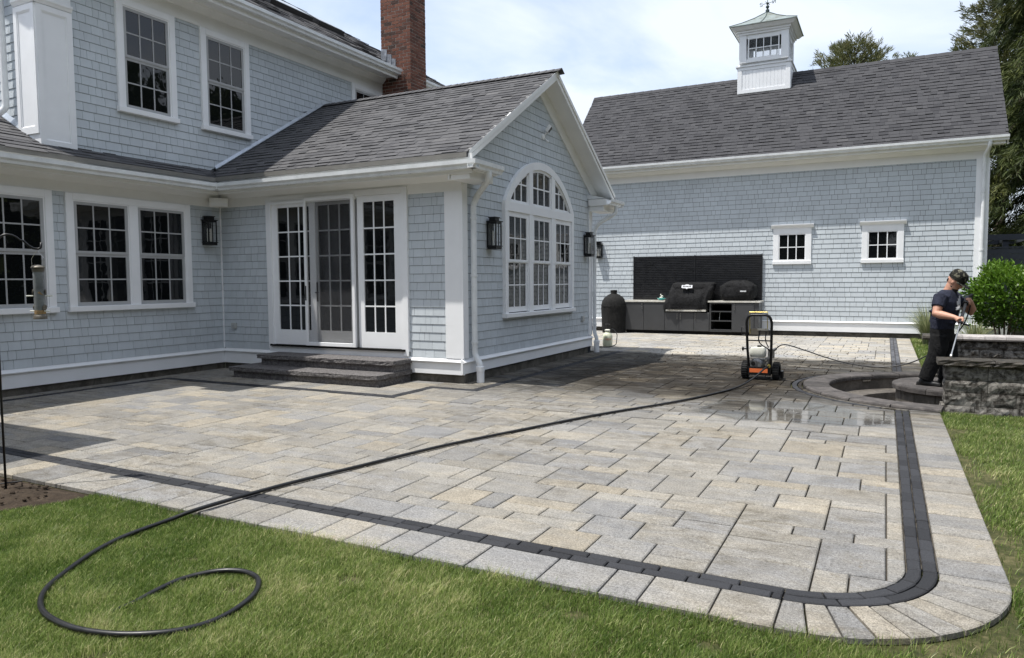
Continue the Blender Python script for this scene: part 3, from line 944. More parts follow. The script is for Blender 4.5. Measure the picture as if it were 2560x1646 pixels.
MB().fextr(FPX1, [(0, 5.37), (0.02, 5.37), (0.035, 5.40), (0.05, 5.42), (0.05, 5.45), (0, 5.45)], YE - 0.09, 6.62).build('pilaster_cap', MAT['white'], pil)
MB().fextr(FPY1, [(0, 5.37), (0.02, 5.37), (0.035, 5.40), (0.05, 5.42), (0.05, 5.45), (0, 5.45)], -10.92, XU + 0.09).build('pilaster_cap', MAT['white'], pil)
# sunroom corner boards
MB().fbox(FD, -5.83, XG + 0.03, 0.369, 2.837, 0.0, 0.03).build('corner_board', MAT['white'], house)
MB().fbox(FG, YD - 0.001, YD + 0.12, 0.369, 3.02, 0.0, 0.029).build('corner_board', MAT['white'], house)
MB().fbox(FG, YFAR - 0.16, YFAR + 0.02, 0.369, 3.05, 0.0, 0.029).build('corner_board', MAT['white'], house)
MB().fbox(FU, 13.80, 13.905, 3.4, 5.86, 0.001, 0.02).build('corner_board', MAT['white'], house)
MB().fbox(FL, YD - 0.03, YD - 0.001, 0.369, 2.837, 0.0, 0.022).build('corner_bead', MAT['white'], house)
# downspouts
def spout(name, pts, r=0.04, straps=()):
    o = MB().tube(pts, r, 12).build(name, MAT['gutter'], house, smooth=True)
    for p in straps:
        MB().lathe([(r + 0.002, -0.02), (r + 0.008, -0.018), (r + 0.008, 0.018), (r + 0.002, 0.02)], p, n=14).build('strap', MAT['gutter'], o)
    return o
def curve_pts(P, n=6):
    P = [Vector(p) for p in P]; out = [P[0]]
    for i in range(1, len(P) - 1):
        a = P[i] + (P[i - 1] - P[i]) * min(0.5, 0.06 / (P[i - 1] - P[i]).length)
        b = P[i] + (P[i + 1] - P[i]) * min(0.5, 0.06 / (P[i + 1] - P[i]).length)
        for k in range(n + 1):
            t = k / n
            out.append(a * (1 - t) ** 2 + P[i] * 2 * t * (1 - t) + b * t * t)
    out.append(P[-1]); return out
sx = XG + 0.075
s1 = spout('downspout', curve_pts([(-5.08, 9.20, 3.08), (-5.08, 9.20, 2.96), (-5.40, 9.46, 2.80), (sx + .01, 9.42, 2.66), (sx + .01, 9.42, 0.42), (sx + 0.11, 9.41, 0.27), (sx + 0.11, 9.41, 0.22)]), 0.046,
           straps=[(sx + .01, 9.42, 2.45), (sx + .01, 9.42, 1.6), (sx + .01, 9.42, 0.6)])
MB().lathe([(0.0, 0.0), (0.058, 0.0), (0.058, 0.20), (0.066, 0.20), (0.066, 0.27), (0.045, 0.275)], (sx + 0.11, 9.41, -0.03), n=18).build('drain_pipe', MAT['white'], s1, smooth=True)
s2 = spout('downspout', curve_pts([(-5.08, 14.72, 3.08), (-5.08, 14.72, 2.93), (-5.38, 14.52, 2.72), (sx, 14.50, 2.58), (sx, 14.50, 0.42), (sx + 0.05, 14.50, 0.3), (sx + 0.05, 14.50, 0.24)]),
           straps=[(sx, 14.50, 2.2), (sx, 14.50, 0.6)])
MB().lathe([(0.0, 0.0), (0.056, 0.0), (0.056, 0.22), (0.064, 0.22), (0.064, 0.28), (0.045, 0.285)], (sx + 0.05, 14.50, -0.03), n=18).build('drain_pipe', MAT['white'], s2, smooth=True)
spout('downspout', curve_pts([(-11.14, YE - 0.10, 6.2), (-11.12, YE - 0.10, 4.0), (-11.22, YE - 0.22, 3.86)]), 0.045)

# ------------------------------------------------------------------ windows
def window(F, parent, u0, u1, z0, z1, units, rows, cols, cas=0.105, sill_h=0.05, sash_m='sash', zmeet=None, deep=0.05, mull=0.14, head=0.0):
    """double-hung window: casing > sill, sash, pane"""
    m = MB()
    m.fbev(F, u0, u0 + cas, z0, z1, 0, deep, 0.004); m.fbev(F, u1 - cas, u1, z0, z1, 0, deep, 0.004)
    m.fbev(F, u0 + cas, u1 - cas, z1 - cas, z1, 0, deep, 0.004)
    iu0, iu1, iz0, iz1 = u0 + cas, u1 - cas, z0 + 0.03, z1 - cas
    w = (iu1 - iu0 - mull * (units - 1)) / units
    for k in range(1, units):
        a = iu0 + k * w + (k - 1) * mull
        m.fbev(F, a, a + mull, z0, z1 - cas, 0, deep - 0.002, 0.004)
    # thin brick-mould line inside the casing
    for k in range(units):
        a = iu0 + k * (w + mull)
        for (p, q, r, s_) in ((a, a + 0.018, iz0, iz1), (a + w - 0.018, a + w, iz0, iz1), (a + 0.018, a + w - 0.018, iz1 - 0.018, iz1)):
            m.fbox(F, p, q, r, s_, 0, deep - 0.014)
    win = m.build('window', MAT['white'], parent)
    MB().fbev(F, u0 - 0.02, u1 + 0.02, z0 - sill_h, z0 + 0.03, 0, deep + 0.03, 0.006).build('sill', MAT['white'], win)
    zm = zmeet or (iz0 + iz1) / 2
    for k in range(units):
        a = iu0 + k * (w + mull) + 0.018; b = a + w - 0.036
        for up, (s0, s1, dd) in enumerate(((iz0, zm, 0.008), (zm - 0.0, iz1 - 0.018, 0.020))):
            fr = 0.045; fb = 0.055 if not up else 0.04
            ms = MB()
            ms.fbox(F, a, a + fr, s0, s1, 0.004, dd + 0.012); ms.fbox(F, b - fr, b, s0, s1, 0.004, dd + 0.012)
            ms.fbox(F, a + fr, b - fr, s0, s0 + fb, 0.004, dd + 0.012); ms.fbox(F, a + fr, b - fr, s1 - 0.04, s1, 0.004, dd + 0.012)
            gu0, gu1, gz0, gz1 = a + fr, b - fr, s0 + fb, s1 - 0.04
            for c in range(1, cols):
                x_ = gu0 + (gu1 - gu0) * c / cols
                ms.fbox(F, x_ - 0.010, x_ + 0.010, gz0, gz1, 0.004, dd + 0.008)
            for r in range(1, rows):
                y_ = gz0 + (gz1 - gz0) * r / rows
                ms.fbox(F, gu0, gu1, y_ - 0.010, y_ + 0.010, 0.004, dd + 0.0075)
            ms.build('sash', MAT[sash_m], win)
            for c in range(cols):
                for r in range(rows):
                    p0 = gu0 + (gu1 - gu0) * c / cols; p1 = gu0 + (gu1 - gu0) * (c + 1) / cols
                    q0 = gz0 + (gz1 - gz0) * r / rows; q1 = gz0 + (gz1 - gz0) * (r + 1) / rows
                    MB().fbox(F, p0 + .002, p1 - .002, q0 + .002, q1 - .002, 0.002, dd).build('pane', MAT['glass'], win)
    return win
window(FL, house, WIN_L[0][0], WIN_L[0][1], 1.16, 2.835, 2, 2, 3)
window(FL, house, WIN_L[1][0], WIN_L[1][1], 1.16, 2.835, 2, 2, 3)
for a, b in WIN_U:
    window(FU, house, a, b, 4.19, 5.865, 1, 2, 3)

# arched triple window of the gable
AU0, AU1 = 10.475, 13.385
m = MB()
dp = 0.07
cas = 0.10
for a in (AU0, AU1 - cas):
    m.fbev(FG, a, a + cas, 0.97, 2.66, 0, dp, 0.004)
mw = 0.15
ow = (AU1 - AU0 - 2 * cas - 2 * mw) / 3
for k in (1, 2):
    a = AU0 + cas + k * ow + (k - 1) * mw
    m.fbev(FG, a, a + mw, 0.97, 2.66, 0, dp - 0.003, 0.004)
m.fbev(FG, AU0, AU1, 2.66, 2.82, 0, dp - 0.001, 0.004)
# arch casing
NA = 40
yo = [AU0 + (AU1 - AU0) * k / NA for k in range(NA + 1)]
th0 = math.asin((AU1 - AU0) / 2 / ARC_R)
outer = [(11.93 + ARC_R * math.sin(t), ARC_C + ARC_R * math.cos(t)) for t in np.linspace(-th0, th0, NA + 1)]
RI = ARC_R - 0.13
th1 = math.acos((2.82 - ARC_C) / RI)
inner = [(11.93 + RI * math.sin(t), ARC_C + RI * math.cos(t)) for t in np.linspace(-th1, th1, NA + 1)]
for k in range(NA):
    q = [outer[k], outer[k + 1], inner[k + 1], inner[k]]
    m.prism([FG.p(y, z, 0) for y, z in q], [FG.p(y, z, dp) for y, z in q])
awin = m.build('window', MAT['white'], house)
awin['label'] = 'white triple window with an arched top light'
def arc_in(y, R=RI):
    d = y - 11.93
    return ARC_C + math.sqrt(max(1e-6, R * R - d * d))
# top-light mullions, muntins and panes
mm = MB()
for k in (1, 2):
    a = AU0 + cas + k * ow + (k - 1) * mw
    mm.prism([FG.p(y, z, 0) for y, z in [(a, 2.82), (a + mw, 2.82), (a + mw, arc_in(a + mw) + .01), (a, arc_in(a) + .01)]],
             [FG.p(y, z, dp - .004) for y, z in [(a, 2.82), (a + mw, 2.82), (a + mw, arc_in(a + mw) + .01), (a, arc_in(a) + .01)]])
mm.build('mullion', MAT['white'], awin)
lights = []
for k in range(3):
    a = AU0 + cas + k * (ow + mw)
    lights.append((a, a + ow))
lights[0] = (11.93 - RI * math.sin(th1), lights[0][1]); lights[2] = (lights[2][0], 11.93 + RI * math.sin(th1))
for li, (a, b) in enumerate(lights):
    s_ = MB()
    edge = 0.035
    # sash rim along the arc
    ys = np.linspace(a, b, 13)
    for k in range(12):
        y0, y1 = ys[k], ys[k + 1]
        q = [(y0, arc_in(y0) - 0.045), (y1, arc_in(y1) - 0.045), (y1, arc_in(y1) + 0.003), (y0, arc_in(y0) + 0.003)]
        q = [(y, max(z, 2.82)) for y, z in q]
        s_.prism([FG.p(y, z, 0.01) for y, z in q], [FG.p(y, z, 0.042) for y, z in q])
    s_.fbox(FG, a, b, 2.821, 2.86, 0.01, 0.042)
    for e0, e1 in ((a, a + edge), (b - edge, b)):
        zt = min(arc_in(e0), arc_in(e1)) - 0.02
        if zt > 2.9: s_.fbox(FG, e0, e1, 2.86, zt, 0.01, 0.042)
    zh = 3.14
    for c in (1, 2):
        y_ = a + (b - a) * c / 3
        s_.fbox(FG, y_ - 0.012, y_ + 0.012, 2.86, max(2.87, arc_in(y_) - 0.03), 0.01, 0.034)
    ya_, yb_ = a, b
    while arc_in(ya_) < zh + 0.03 and ya_ < b: ya_ += 0.02
    while arc_in(yb_) < zh + 0.03 and yb_ > a: yb_ -= 0.02
    s_.fbox(FG, ya_, yb_, zh - 0.012, zh + 0.012, 0.01, 0.033)
    s_.build('sash', MAT['white'], awin)
    for c in range(3):
        p0 = a + (b - a) * c / 3 + .003; p1 = a + (b - a) * (c + 1) / 3 - .003
        for (q0, q1) in ((2.83, zh - .002), (zh + .002, 9)):
            ys = np.linspace(p0, p1, 7)
            top = [(y, min(q1, arc_in(y) - 0.01)) for y in ys]
            if max(z for y, z in top) < q0 + 0.03: continue
            bot = [(y, min(q0, z)) for y, z in top]
            pm_ = MB()
            for j in range(6):
                qd = [bot[j], bot[j + 1], top[j + 1], top[j]]
                pm_.add([FG.p(y, z, 0.018) for y, z in qd], [(0, 1, 2, 3)])
            pm_.build('pane', MAT['glass'], awin)
for k in range(3):
    a = AU0 + cas + k * (ow + mw); b = a + ow
    j = MB()
    for (p, q, r, s_) in ((a, a + 0.03, 1.0, 2.66), (b - 0.03, b, 1.0, 2.66), (a + .03, b - .03, 2.625, 2.66)):
        j.fbox(FG, p, q, r, s_, 0, dp - 0.022)
    j.build('jamb', MAT['white'], awin)
    for up, (s0, s1, dd) in enumerate(((1.0, 1.86, 0.012), (1.83, 2.625, 0.032))):
        aa, bb = a + 0.03, b - 0.03
        fr = 0.05; fb = 0.085 if not up else 0.045
        ms = MB()
        ms.fbox(FG, aa, aa + fr, s0, s1, 0.004, dd + 0.014); ms.fbox(FG, bb - fr, bb, s0, s1, 0.004, dd + 0.014)
        ms.fbox(FG, aa + fr, bb - fr, s0, s0 + fb, 0.004, dd + 0.014); ms.fbox(FG, aa + fr, bb - fr, s1 - 0.045, s1, 0.004, dd + 0.014)
        gu0, gu1, gz0, gz1 = aa + fr, bb - fr, s0 + fb, s1 - 0.045
        for c in (1, 2):
            x_ = gu0 + (gu1 - gu0) * c / 3
            ms.fbox(FG, x_ - 0.010, x_ + 0.010, gz0, gz1, 0.004, dd + 0.010)
        y_ = (gz0 + gz1) / 2
        ms.fbox(FG, gu0, gu1, y_ - 0.010, y_ + 0.010, 0.004, dd + 0.0095)
        ms.build('sash', MAT['white'], awin)
        for c in range(3):
            for r in range(2):
                p0 = gu0 + (gu1 - gu0) * c / 3; p1 = gu0 + (gu1 - gu0) * (c + 1) / 3
                q0 = gz0 + (gz1 - gz0) * r / 2; q1 = gz0 + (gz1 - gz0) * (r + 1) / 2
                MB().fbox(FG, p0 + .002, p1 - .002, q0 + .002, q1 - .002, 0.002, dd).build('pane', MAT['glass'], awin)
MB().fbev(FG, AU0 - 0.02, AU1 + 0.02, 0.915, 0.985, 0, dp + 0.035, 0.006).build('sill', MAT['white'], awin)

# ------------------------------------------------------------------ sliding door
d_ = MB()
d_.fbev(FDS, -9.56, -9.455, 0.40, 2.955, 0, 0.05, 0.004); d_.fbev(FDS, -6.70, -6.60, 0.37, 2.955, 0, 0.05, 0.004)
d_.fbev(FDS, -9.455, -6.70, 2.865, 2.955, 0, 0.05, 0.004)
d_.fbox(FDS, -9.455, -9.42, 0.47, 2.865, 0, 0.075); d_.fbox(FDS, -6.735, -6.70, 0.47, 2.865, 0, 0.04)
d_.fbox(FDS, -9.42, -7.60, 2.82, 2.865, 0, 0.075)
door = d_.build('sliding_door', MAT['white'], house)
MB().fbox(FDS, -9.56, -6.60, 0.30, 0.44, 0.001, 0.035).build('apron', MAT['white'], door)
MB().fbev(FDS, -9.50, -6.66, 0.44, 0.472, 0.0, 0.085, 0.006).build('threshold', MAT['cab_dark'], door)
def door_panel(u0, u1, dd, m_, rail=0.125, top=0.095, z0=0.475, z1=2.86):
    ms = MB()
    gu0, gu1, gz0, gz1 = u0 + rail, u1 - rail, 0.725, z1 - top
    ms.fbox(FDS, u0, gu0, z0, z1, 0.003, dd + 0.02); ms.fbox(FDS, gu1, u1, z0, z1, 0.003, dd + 0.02)
    ms.fbox(FDS, gu0, gu1, z0, gz0, 0.003, dd + 0.02); ms.fbox(FDS, gu0, gu1, gz1, z1, 0.003, dd + 0.02)
    for c in (1, 2):
        x_ = gu0 + (gu1 - gu0) * c / 3
        ms.fbox(FDS, x_ - 0.011, x_ + 0.011, gz0, gz1, 0.003, dd + 0.012)
    for r in range(1, 5):
        y_ = gz0 + (gz1 - gz0) * r / 5
        ms.fbox(FDS, gu0, gu1, y_ - 0.011, y_ + 0.011, 0.003, dd + 0.0115)
    ms.build('door_panel', m_, door)
    for c in range(3):
        for r in range(5):
            p0 = gu0 + (gu1 - gu0) * c / 3; p1 = gu0 + (gu1 - gu0) * (c + 1) / 3
            q0 = gz0 + (gz1 - gz0) * r / 5; q1 = gz0 + (gz1 - gz0) * (r + 1) / 5
            MB().fbox(FDS, p0 + .002, p1 - .002, q0 + .002, q1 - .002, 0.002, dd).build('pane', MAT['glass'], door)
door_panel(-9.42, -8.46, 0.022, MAT['white'])
door_panel(-8.55, -7.60, 0.004, MAT['sash'], rail=0.14)
door_panel(-7.58, -6.735, 0.012, MAT['white'], rail=0.12)
sf = MB()
for (p, q, r, s_) in ((-8.665, -8.615, 0.475, 2.90), (-7.665, -7.605, 0.475, 2.90), (-8.615, -7.665, 0.475, 0.535), (-8.615, -7.665, 2.84, 2.90)):
    sf.fbev(FDS, p, q, r, s_, 0.055, 0.095, 0.004)
sf.build('screen_frame', MAT['white'], door)
MB().fbox(FDS, -8.617, -7.663, 0.533, 2.842, 0.074, 0.076).build('screen_mesh', MAT['screen'], door)
hd = MB()
hd.fbev(FDS, -8.475, -8.435, 1.20, 1.52, 0.022, 0.034, 0.006)
hd.tube([FDS.p(-8.455, 1.35, 0.03), FDS.p(-8.455, 1.35, 0.07), FDS.p(-8.38, 1.35, 0.075)], 0.009, 8)
hd.build('handle', MAT['black_metal'], door, smooth=True)
MB().fbev(FDS, -8.652, -8.628, 1.22, 1.46, 0.094, 0.104, 0.003).build('screen_latch', MAT['black_metal'], door)

# chimney: one brick after another on a mortar core
CX0, CX1, CY0, CY1 = -10.49, -9.665, 13.91, 14.53
chim = MB().box(CX0 + 0.012, CX1 - 0.006, CY0 + 0.006, CY1 - 0.008, 3.5, 8.7).build('chimney', MAT['mortar'], house)
BH, BL = 0.075, 0.206
cnt = 0
z = 5.20; row = 0
while z < 8.66:
    for (face, a0, a1) in (('y', CX0, CX1), ('x', CY0, CY1)):
        off = 0 if (row + (face == 'x')) % 2 == 0 else BL / 2
        a = a0 - off
        while a < a1 - 0.02:
            p, q = max(a, a0), min(a + BL, a1)
            a += BL
            if q - p < 0.03: continue
            mb = MB(); mb.tint = (min(1, max(0, random.gauss(0.55, 0.3))), random.random(), 0.5)
            j = random.uniform(-0.003, 0.003)
            if face == 'y': mb.box(p + .0065, q - .0065, CY0 + j, CY0 + 0.05, z + .0065, z + BH - .0065)
            else: mb.box(CX1 - 0.05, CX1 + j, p + .0065, q - .0065, z + .0065, z + BH - .0065)
            mb.build('brick', MAT['brick'], chim)
            cnt += 1
    z += BH; row += 1
for (ya, za, w) in ((-10.40, 6.75, 0.16), (-10.27, 6.62, 0.15), (-10.15, 6.50, 0.15)):
    lm = MB(); b = 0.012
    lm.add([(ya - w / 2, CY0 - 0.012, za - 0.12), (ya + w / 2, CY0 - 0.03, za - 0.16), (ya + w / 2, CY0 - 0.006, za + 0.10), (ya - w / 2, CY0 - 0.008, za + 0.13),
            (ya - w / 2, CY0 - 0.002, za - 0.12), (ya + w / 2, CY0 - 0.002, za - 0.16), (ya + w / 2, CY0 - 0.001, za + 0.10), (ya - w / 2, CY0 - 0.001, za + 0.13)],
           [(0, 1, 2, 3), (0, 4, 5, 1), (1, 5, 6, 2), (2, 6, 7, 3), (3, 7, 4, 0)])
    lm.build('flashing', MAT['lead'], chim)
# two skylights on the main roof
for (y0, y1) in ((12.0, 13.3), (13.5, 14.4)):
    sk = MB()
    def q(y, a, d): return PM.p(y, a, d)
    a0, a1 = 2.35, 3.05
    P0 = [q(y0, a0, 0), q(y1, a0, 0), q(y1, a1, 0), q(y0, a1, 0)]; P1 = [q(y0, a0, 0.11), q(y1, a0, 0.11), q(y1, a1, 0.11), q(y0, a1, 0.11)]
    sk.prism(P0, P1)
    so = sk.build('skylight', MAT['slat'], house)
    MB().prism([q(y0 + .05, a0 + .05, 0.111), q(y1 - .05, a0 + .05, 0.111), q(y1 - .05, a1 - .05, 0.111), q(y0 + .05, a1 - .05, 0.111)],
               [q(y0 + .05, a0 + .05, 0.118), q(y1 - .05, a0 + .05, 0.118), q(y1 - .05, a1 - .05, 0.118), q(y0 + .05, a1 - .05, 0.118)]).build('pane', MAT['metal_flash'], so)
# unseen roof on posts, added past the left edge to cast the foreground shadow
pr = MB().box(-12.5, -7.56, -3.0, 3.60, 3.22, 3.42).build('shadow_caster_roof', MAT['cream'], house)
for yy in (-2.7, 0.2, 3.1):
    MB().box(-8.05, -7.83, yy, yy + 0.22, -0.03, 3.22).build('shadow_caster_post', MAT['white'], house)
# ------------------------------------------------------------------ granite steps
steps = thing('granite_steps', (-7.9, 8.7, 0), 'two wide granite steps below the sliding door', 'steps')
def rough_slab(x0, x1, y0, y1, z0, z1, amp=0.008, seed=0):
    """slab with rock-faced front and side edges"""
    m = MB()
    nx = max(2, int((x1 - x0) / 0.05)); ny = max(2, int((y1 - y0) / 0.05))
    ring = [(x0 + (x1 - x0) * i / nx, y0) for i in range(nx)] + [(x1, y0 + (y1 - y0) * i / ny) for i in range(ny)] + [(x1, y1), (x0, y1)]
    cx, cy = (x0 + x1) / 2, (y0 + y1) / 2
    def off(p, k):
        x, y = p
        f = amp * mnoise.noise(Vector((x * 9 + seed, y * 9, k * 3.1))) + amp * 0.7 * mnoise.noise(Vector((x * 23 + seed, y * 23, k * 5.0)))
        if y > y1 - 0.01: f = 0
        dx = 1 if abs(x - x1) < 1e-6 else (-1 if abs(x - x0) < 1e-6 else 0)
        dy = -1 if abs(y - y0) < 1e-6 else 0
        return (x + dx * f, y + dy * f)
    zs = [z0, z0 + (z1 - z0) * .3, z0 + (z1 - z0) * .65, z1 - 0.006, z1]
    V = []; n = len(ring)
    for k, z in enumerate(zs):
        for p in ring:
            x, y = off(p, k)
            if k == len(zs) - 1: x, y = cx + (x - cx) * 0.998, y + (0.006 if y < cy else 0)
            V.append((x, y, z))
    fs = [(k * n + i, k * n + (i + 1) % n, (k + 1) * n + (i + 1) % n, (k + 1) * n + i) for k in range(len(zs) - 1) for i in range(n)]
    fs.append(tuple((len(zs) - 1) * n + i for i in range(n)))
    m.add(V, fs)
    return m
def rock_riser(x0, x1, y0, y1, z0, z1, seed):
    return rough_slab(x0, x1, y0, y1, z0, z1, 0.004, seed)
rough_slab(-9.40, -6.44, 8.30, YD - 0.04, 0.105, 0.17, 0.010, 1).build('tread', MAT['granite'], steps)
rock_riser(-9.35, -6.47, 8.35, YD - 0.04, -0.03, 0.1045, 2).build('riser', MAT['granite'], steps)
rough_slab(-9.20, -6.44, 8.70, YD - 0.038, 0.275, 0.34, 0.010, 3).build('tread', MAT['granite'], steps)
rock_riser(-9.15, -6.47, 8.75, YD - 0.038, 0.171, 0.2745, 4).build('riser', MAT['granite'], steps)

# ------------------------------------------------------------------ barn
YB = 21.09
FB = Frame((0, YB, 0), (1, 0, 0), (0, -1, 0))
barn = thing('barn', (-3.2, YB, 0), 'blue-grey shingled barn with a steep grey roof and a white cupola', 'barn')
BX0, BX1 = -8.60, 2.16
YRB, ZRB = 23.5, 7.66
bslope = (ZRB - 4.86) / (YRB - 20.72)
wb = MB().box(BX0, BX1, YB, YB + 4.8, 0.1, 4.6)
wb.prism([(BX0, YB, 4.6), (BX0, YB + 4.8, 4.6), (BX0, YRB, 7.35)], [(BX1, YB, 4.6), (BX1, YB + 4.8, 4.6), (BX1, YRB, 7.35)])
wb = wb.build('wall', MAT['backing'], barn)
BW = [(-2.76, -1.79), (-0.575, 0.39)]
emit([(wall_plane(FB), wb, lay(BX0, 1.93, 0.405, 4.42, 0.128, 0.10, 0.31, holes=[(a + .02, b - .02, 1.96, 2.93) for a, b in BW], gap=0.006, vgap=0.007))],
     'wall_shingle', 'wall_shingles', barn, MAT['siding'], 0.012, 0.004, 300)
MB().box(BX0, BX1 - 0.01, YB + 0.02, YB + 0.2, -0.3, 0.12).build('foundation', MAT['concrete'], barn)
bb = MB().fbox(FB, BX0, BX1, 0.12, 0.36, 0, 0.03).build('base_board', MAT['white'], barn)
MB().fextr(FB, [(0, 0.36), (0.055, 0.36), (0.06, 0.373), (0.02, 0.40), (0, 0.41)], BX0, BX1 + 0.02).build('water_table', MAT['white'], bb)
MB().fbox(FB, BX0, BX1, 4.41, 4.70, 0, 0.022).build('frieze_board', MAT['cream'], barn)
MB().fbox(FB, 1.90, BX1 + 0.02, 0.411, 4.409, 0, 0.03).build('corner_board', MAT['white'], barn)
MB().fextr(FB, [(0.022, 4.70), (0.022, 4.60), (0.05, 4.60), (0.12, 4.68), (0.12, 4.70)], BX0, BX1).build('bed_moulding', MAT['cream'], barn)
MB().box(BX0 - 0.2, 2.44, YB - 0.34, YB, 4.70, 4.72).build('soffit', MAT['cream'], barn)
MB().box(BX0 - 0.2, 2.44, YB - 0.36, YB - 0.33, 4.68, 4.87).build('fascia', MAT['cream'], barn)
gutter_b = MB().fextr(Frame((0, YB - 0.36, 0), (1, 0, 0), (0, -1, 0)), [(d, 4.75 + h) for d, h in GPROF], BX0 - 0.22, 2.50).build('gutter', MAT['gutter'], barn)
PB = Plane((0, 20.72, 4.86), (1, 0, 0), (0, 1, bslope), (0, -bslope, 1))
bl = math.hypot(YRB - 20.72, ZRB - 4.86)
RB0, RB1 = -8.88, 2.50
db = MB()
db.prism([(RB0, 20.72, 4.84), (RB0, YRB, ZRB - 0.02), (RB0, YRB, ZRB - 0.12), (RB0, 20.78, 4.76)],
         [(RB1, 20.72, 4.84), (RB1, YRB, ZRB - 0.02), (RB1, YRB, ZRB - 0.12), (RB1, 20.78, 4.76)])
rb = db.build('roof', MAT['deck'], barn)
YBK = 2 * YRB - 20.72
db = MB()
db.prism([(RB0, YRB, ZRB - 0.02), (RB0, YBK, 4.84), (RB0, YBK - 0.06, 4.76), (RB0, YRB, ZRB - 0.12)],
         [(RB1, YRB, ZRB - 0.02), (RB1, YBK, 4.84), (RB1, YBK - 0.06, 4.76), (RB1, YRB, ZRB - 0.12)])
db.build('roof', MAT['roof'], barn)
def barn_tint():
    r = random.random()
    return (random.gauss(0.43, 0.03) if r > 0.16 else random.uniform(0.28, 0.38), random.random(), 0.5)
emit([(PB, rb, lay(RB0, RB1, -0.02, bl, 0.143, 0.11, 0.27, gap=0.003, tint=barn_tint, vgap=roof_gap))], 'roof_shingle', 'roof_shingles', barn, MAT['roof'], [0.006, 0.006, 0.012, 0.014], 0.003, 300)
x = RB0
while x < RB1 - 0.05:
    w = 0.29
    c = MB(); c.tint = barn_tint()
    x1_ = min(x + w, RB1)
    c.prism([(x, YRB - 0.12, ZRB - 0.12 * bslope + 0.02), (x, YRB, ZRB + 0.016), (x, YRB + 0.12, ZRB - 0.12 * bslope + 0.02), (x, YRB, ZRB - 0.01)],
            [(x1_, YRB - 0.12, ZRB - 0.12 * bslope + 0.028), (x1_, YRB, ZRB + 0.024), (x1_, YRB + 0.12, ZRB - 0.12 * bslope + 0.028), (x1_, YRB, ZRB)])
    c.build('ridge_cap', MAT['roof'], rb)
    x += w - 0.005
MB().prism([(RB1 - 0.03, 20.74, 4.80), (RB1 - 0.03, YRB, ZRB - 0.04), (RB1 - 0.03, YRB, ZRB - 0.2), (RB1 - 0.03, 20.78, 4.66)],
           [(RB1 - 0.002, 20.74, 4.80), (RB1 - 0.002, YRB, ZRB - 0.04), (RB1 - 0.002, YRB, ZRB - 0.2), (RB1 - 0.002, 20.78, 4.66)]).build('rake_board', MAT['cream'], barn)
ds = MB().tube(curve_pts([(2.13, YB - 0.40, 4.80), (2.13, YB - 0.40, 4.66), (2.06, YB - 0.10, 4.46), (2.06, YB - 0.085, 4.3), (2.05, YB - 0.085, 0.3)]), 0.045, 12).build('downspout', MAT['gutter'], barn, smooth=True)
for z_ in (3.6, 2.2, 1.0):
    MB().lathe([(0.047, -0.02), (0.053, -0.018), (0.053, 0.018), (0.047, 0.02)], (2.055, YB - 0.085, z_), n=14).build('strap', MAT['gutter'], ds)
# barn windows: single six-pane sash with a projecting crown
for (a, b) in BW:
    m = MB()
    z0, z1 = 1.99, 2.90
    m.fbev(FB, a, a + 0.14, z0, z1, 0, 0.04, .004); m.fbev(FB, b - 0.14, b, z0, z1, 0, 0.04, .004)
    m.fbev(FB, a + 0.14, b - 0.14, z1 - 0.16, z1, 0, 0.04, .004)
    wn = m.build('window', MAT['white'], barn)
    MB().fextr(FB, [(0, z1), (0.045, z1), (0.06, z1 + 0.03), (0.10, z1 + 0.07), (0.105, z1 + 0.095), (0, z1 + 0.11)], a - 0.055, b + 0.055).build('crown', MAT['white'], wn)
    MB().fbev(FB, a - 0.01, b + 0.01, z0 - 0.06, z0 + 0.03, 0, 0.06, .005).build('sill', MAT['white'], wn)
    gu0, gu1, gz0, gz1 = a + 0.165, b - 0.165, 2.055, 2.72
    ms = MB()
    for (p, q, r, s_) in ((a + .14, gu0, 2.02, 2.74), (gu1, b - .14, 2.02, 2.74), (gu0, gu1, 2.02, gz0), (gu0, gu1, gz1, 2.74)):
        ms.fbox(FB, p, q, r, s_, 0, 0.03)
    for c in (1, 2):
        x_ = gu0 + (gu1 - gu0) * c / 3
        ms.fbox(FB, x_ - .012, x_ + .012, gz0, gz1, 0.002, 0.026)
    y_ = (gz0 + gz1) / 2
    ms.fbox(FB, gu0, gu1, y_ - .012, y_ + .012, 0.002, 0.025)
    ms.build('sash', MAT['white'], wn)
    for c in range(3):
        for r in range(2):
            MB().fbox(FB, gu0 + (gu1 - gu0) * c / 3 + .002, gu0 + (gu1 - gu0) * (c + 1) / 3 - .002, gz0 + (gz1 - gz0) * r / 2 + .002, gz0 + (gz1 - gz0) * (r + 1) / 2 - .002, 0.001, 0.014).build('pane', MAT['glass'], wn)

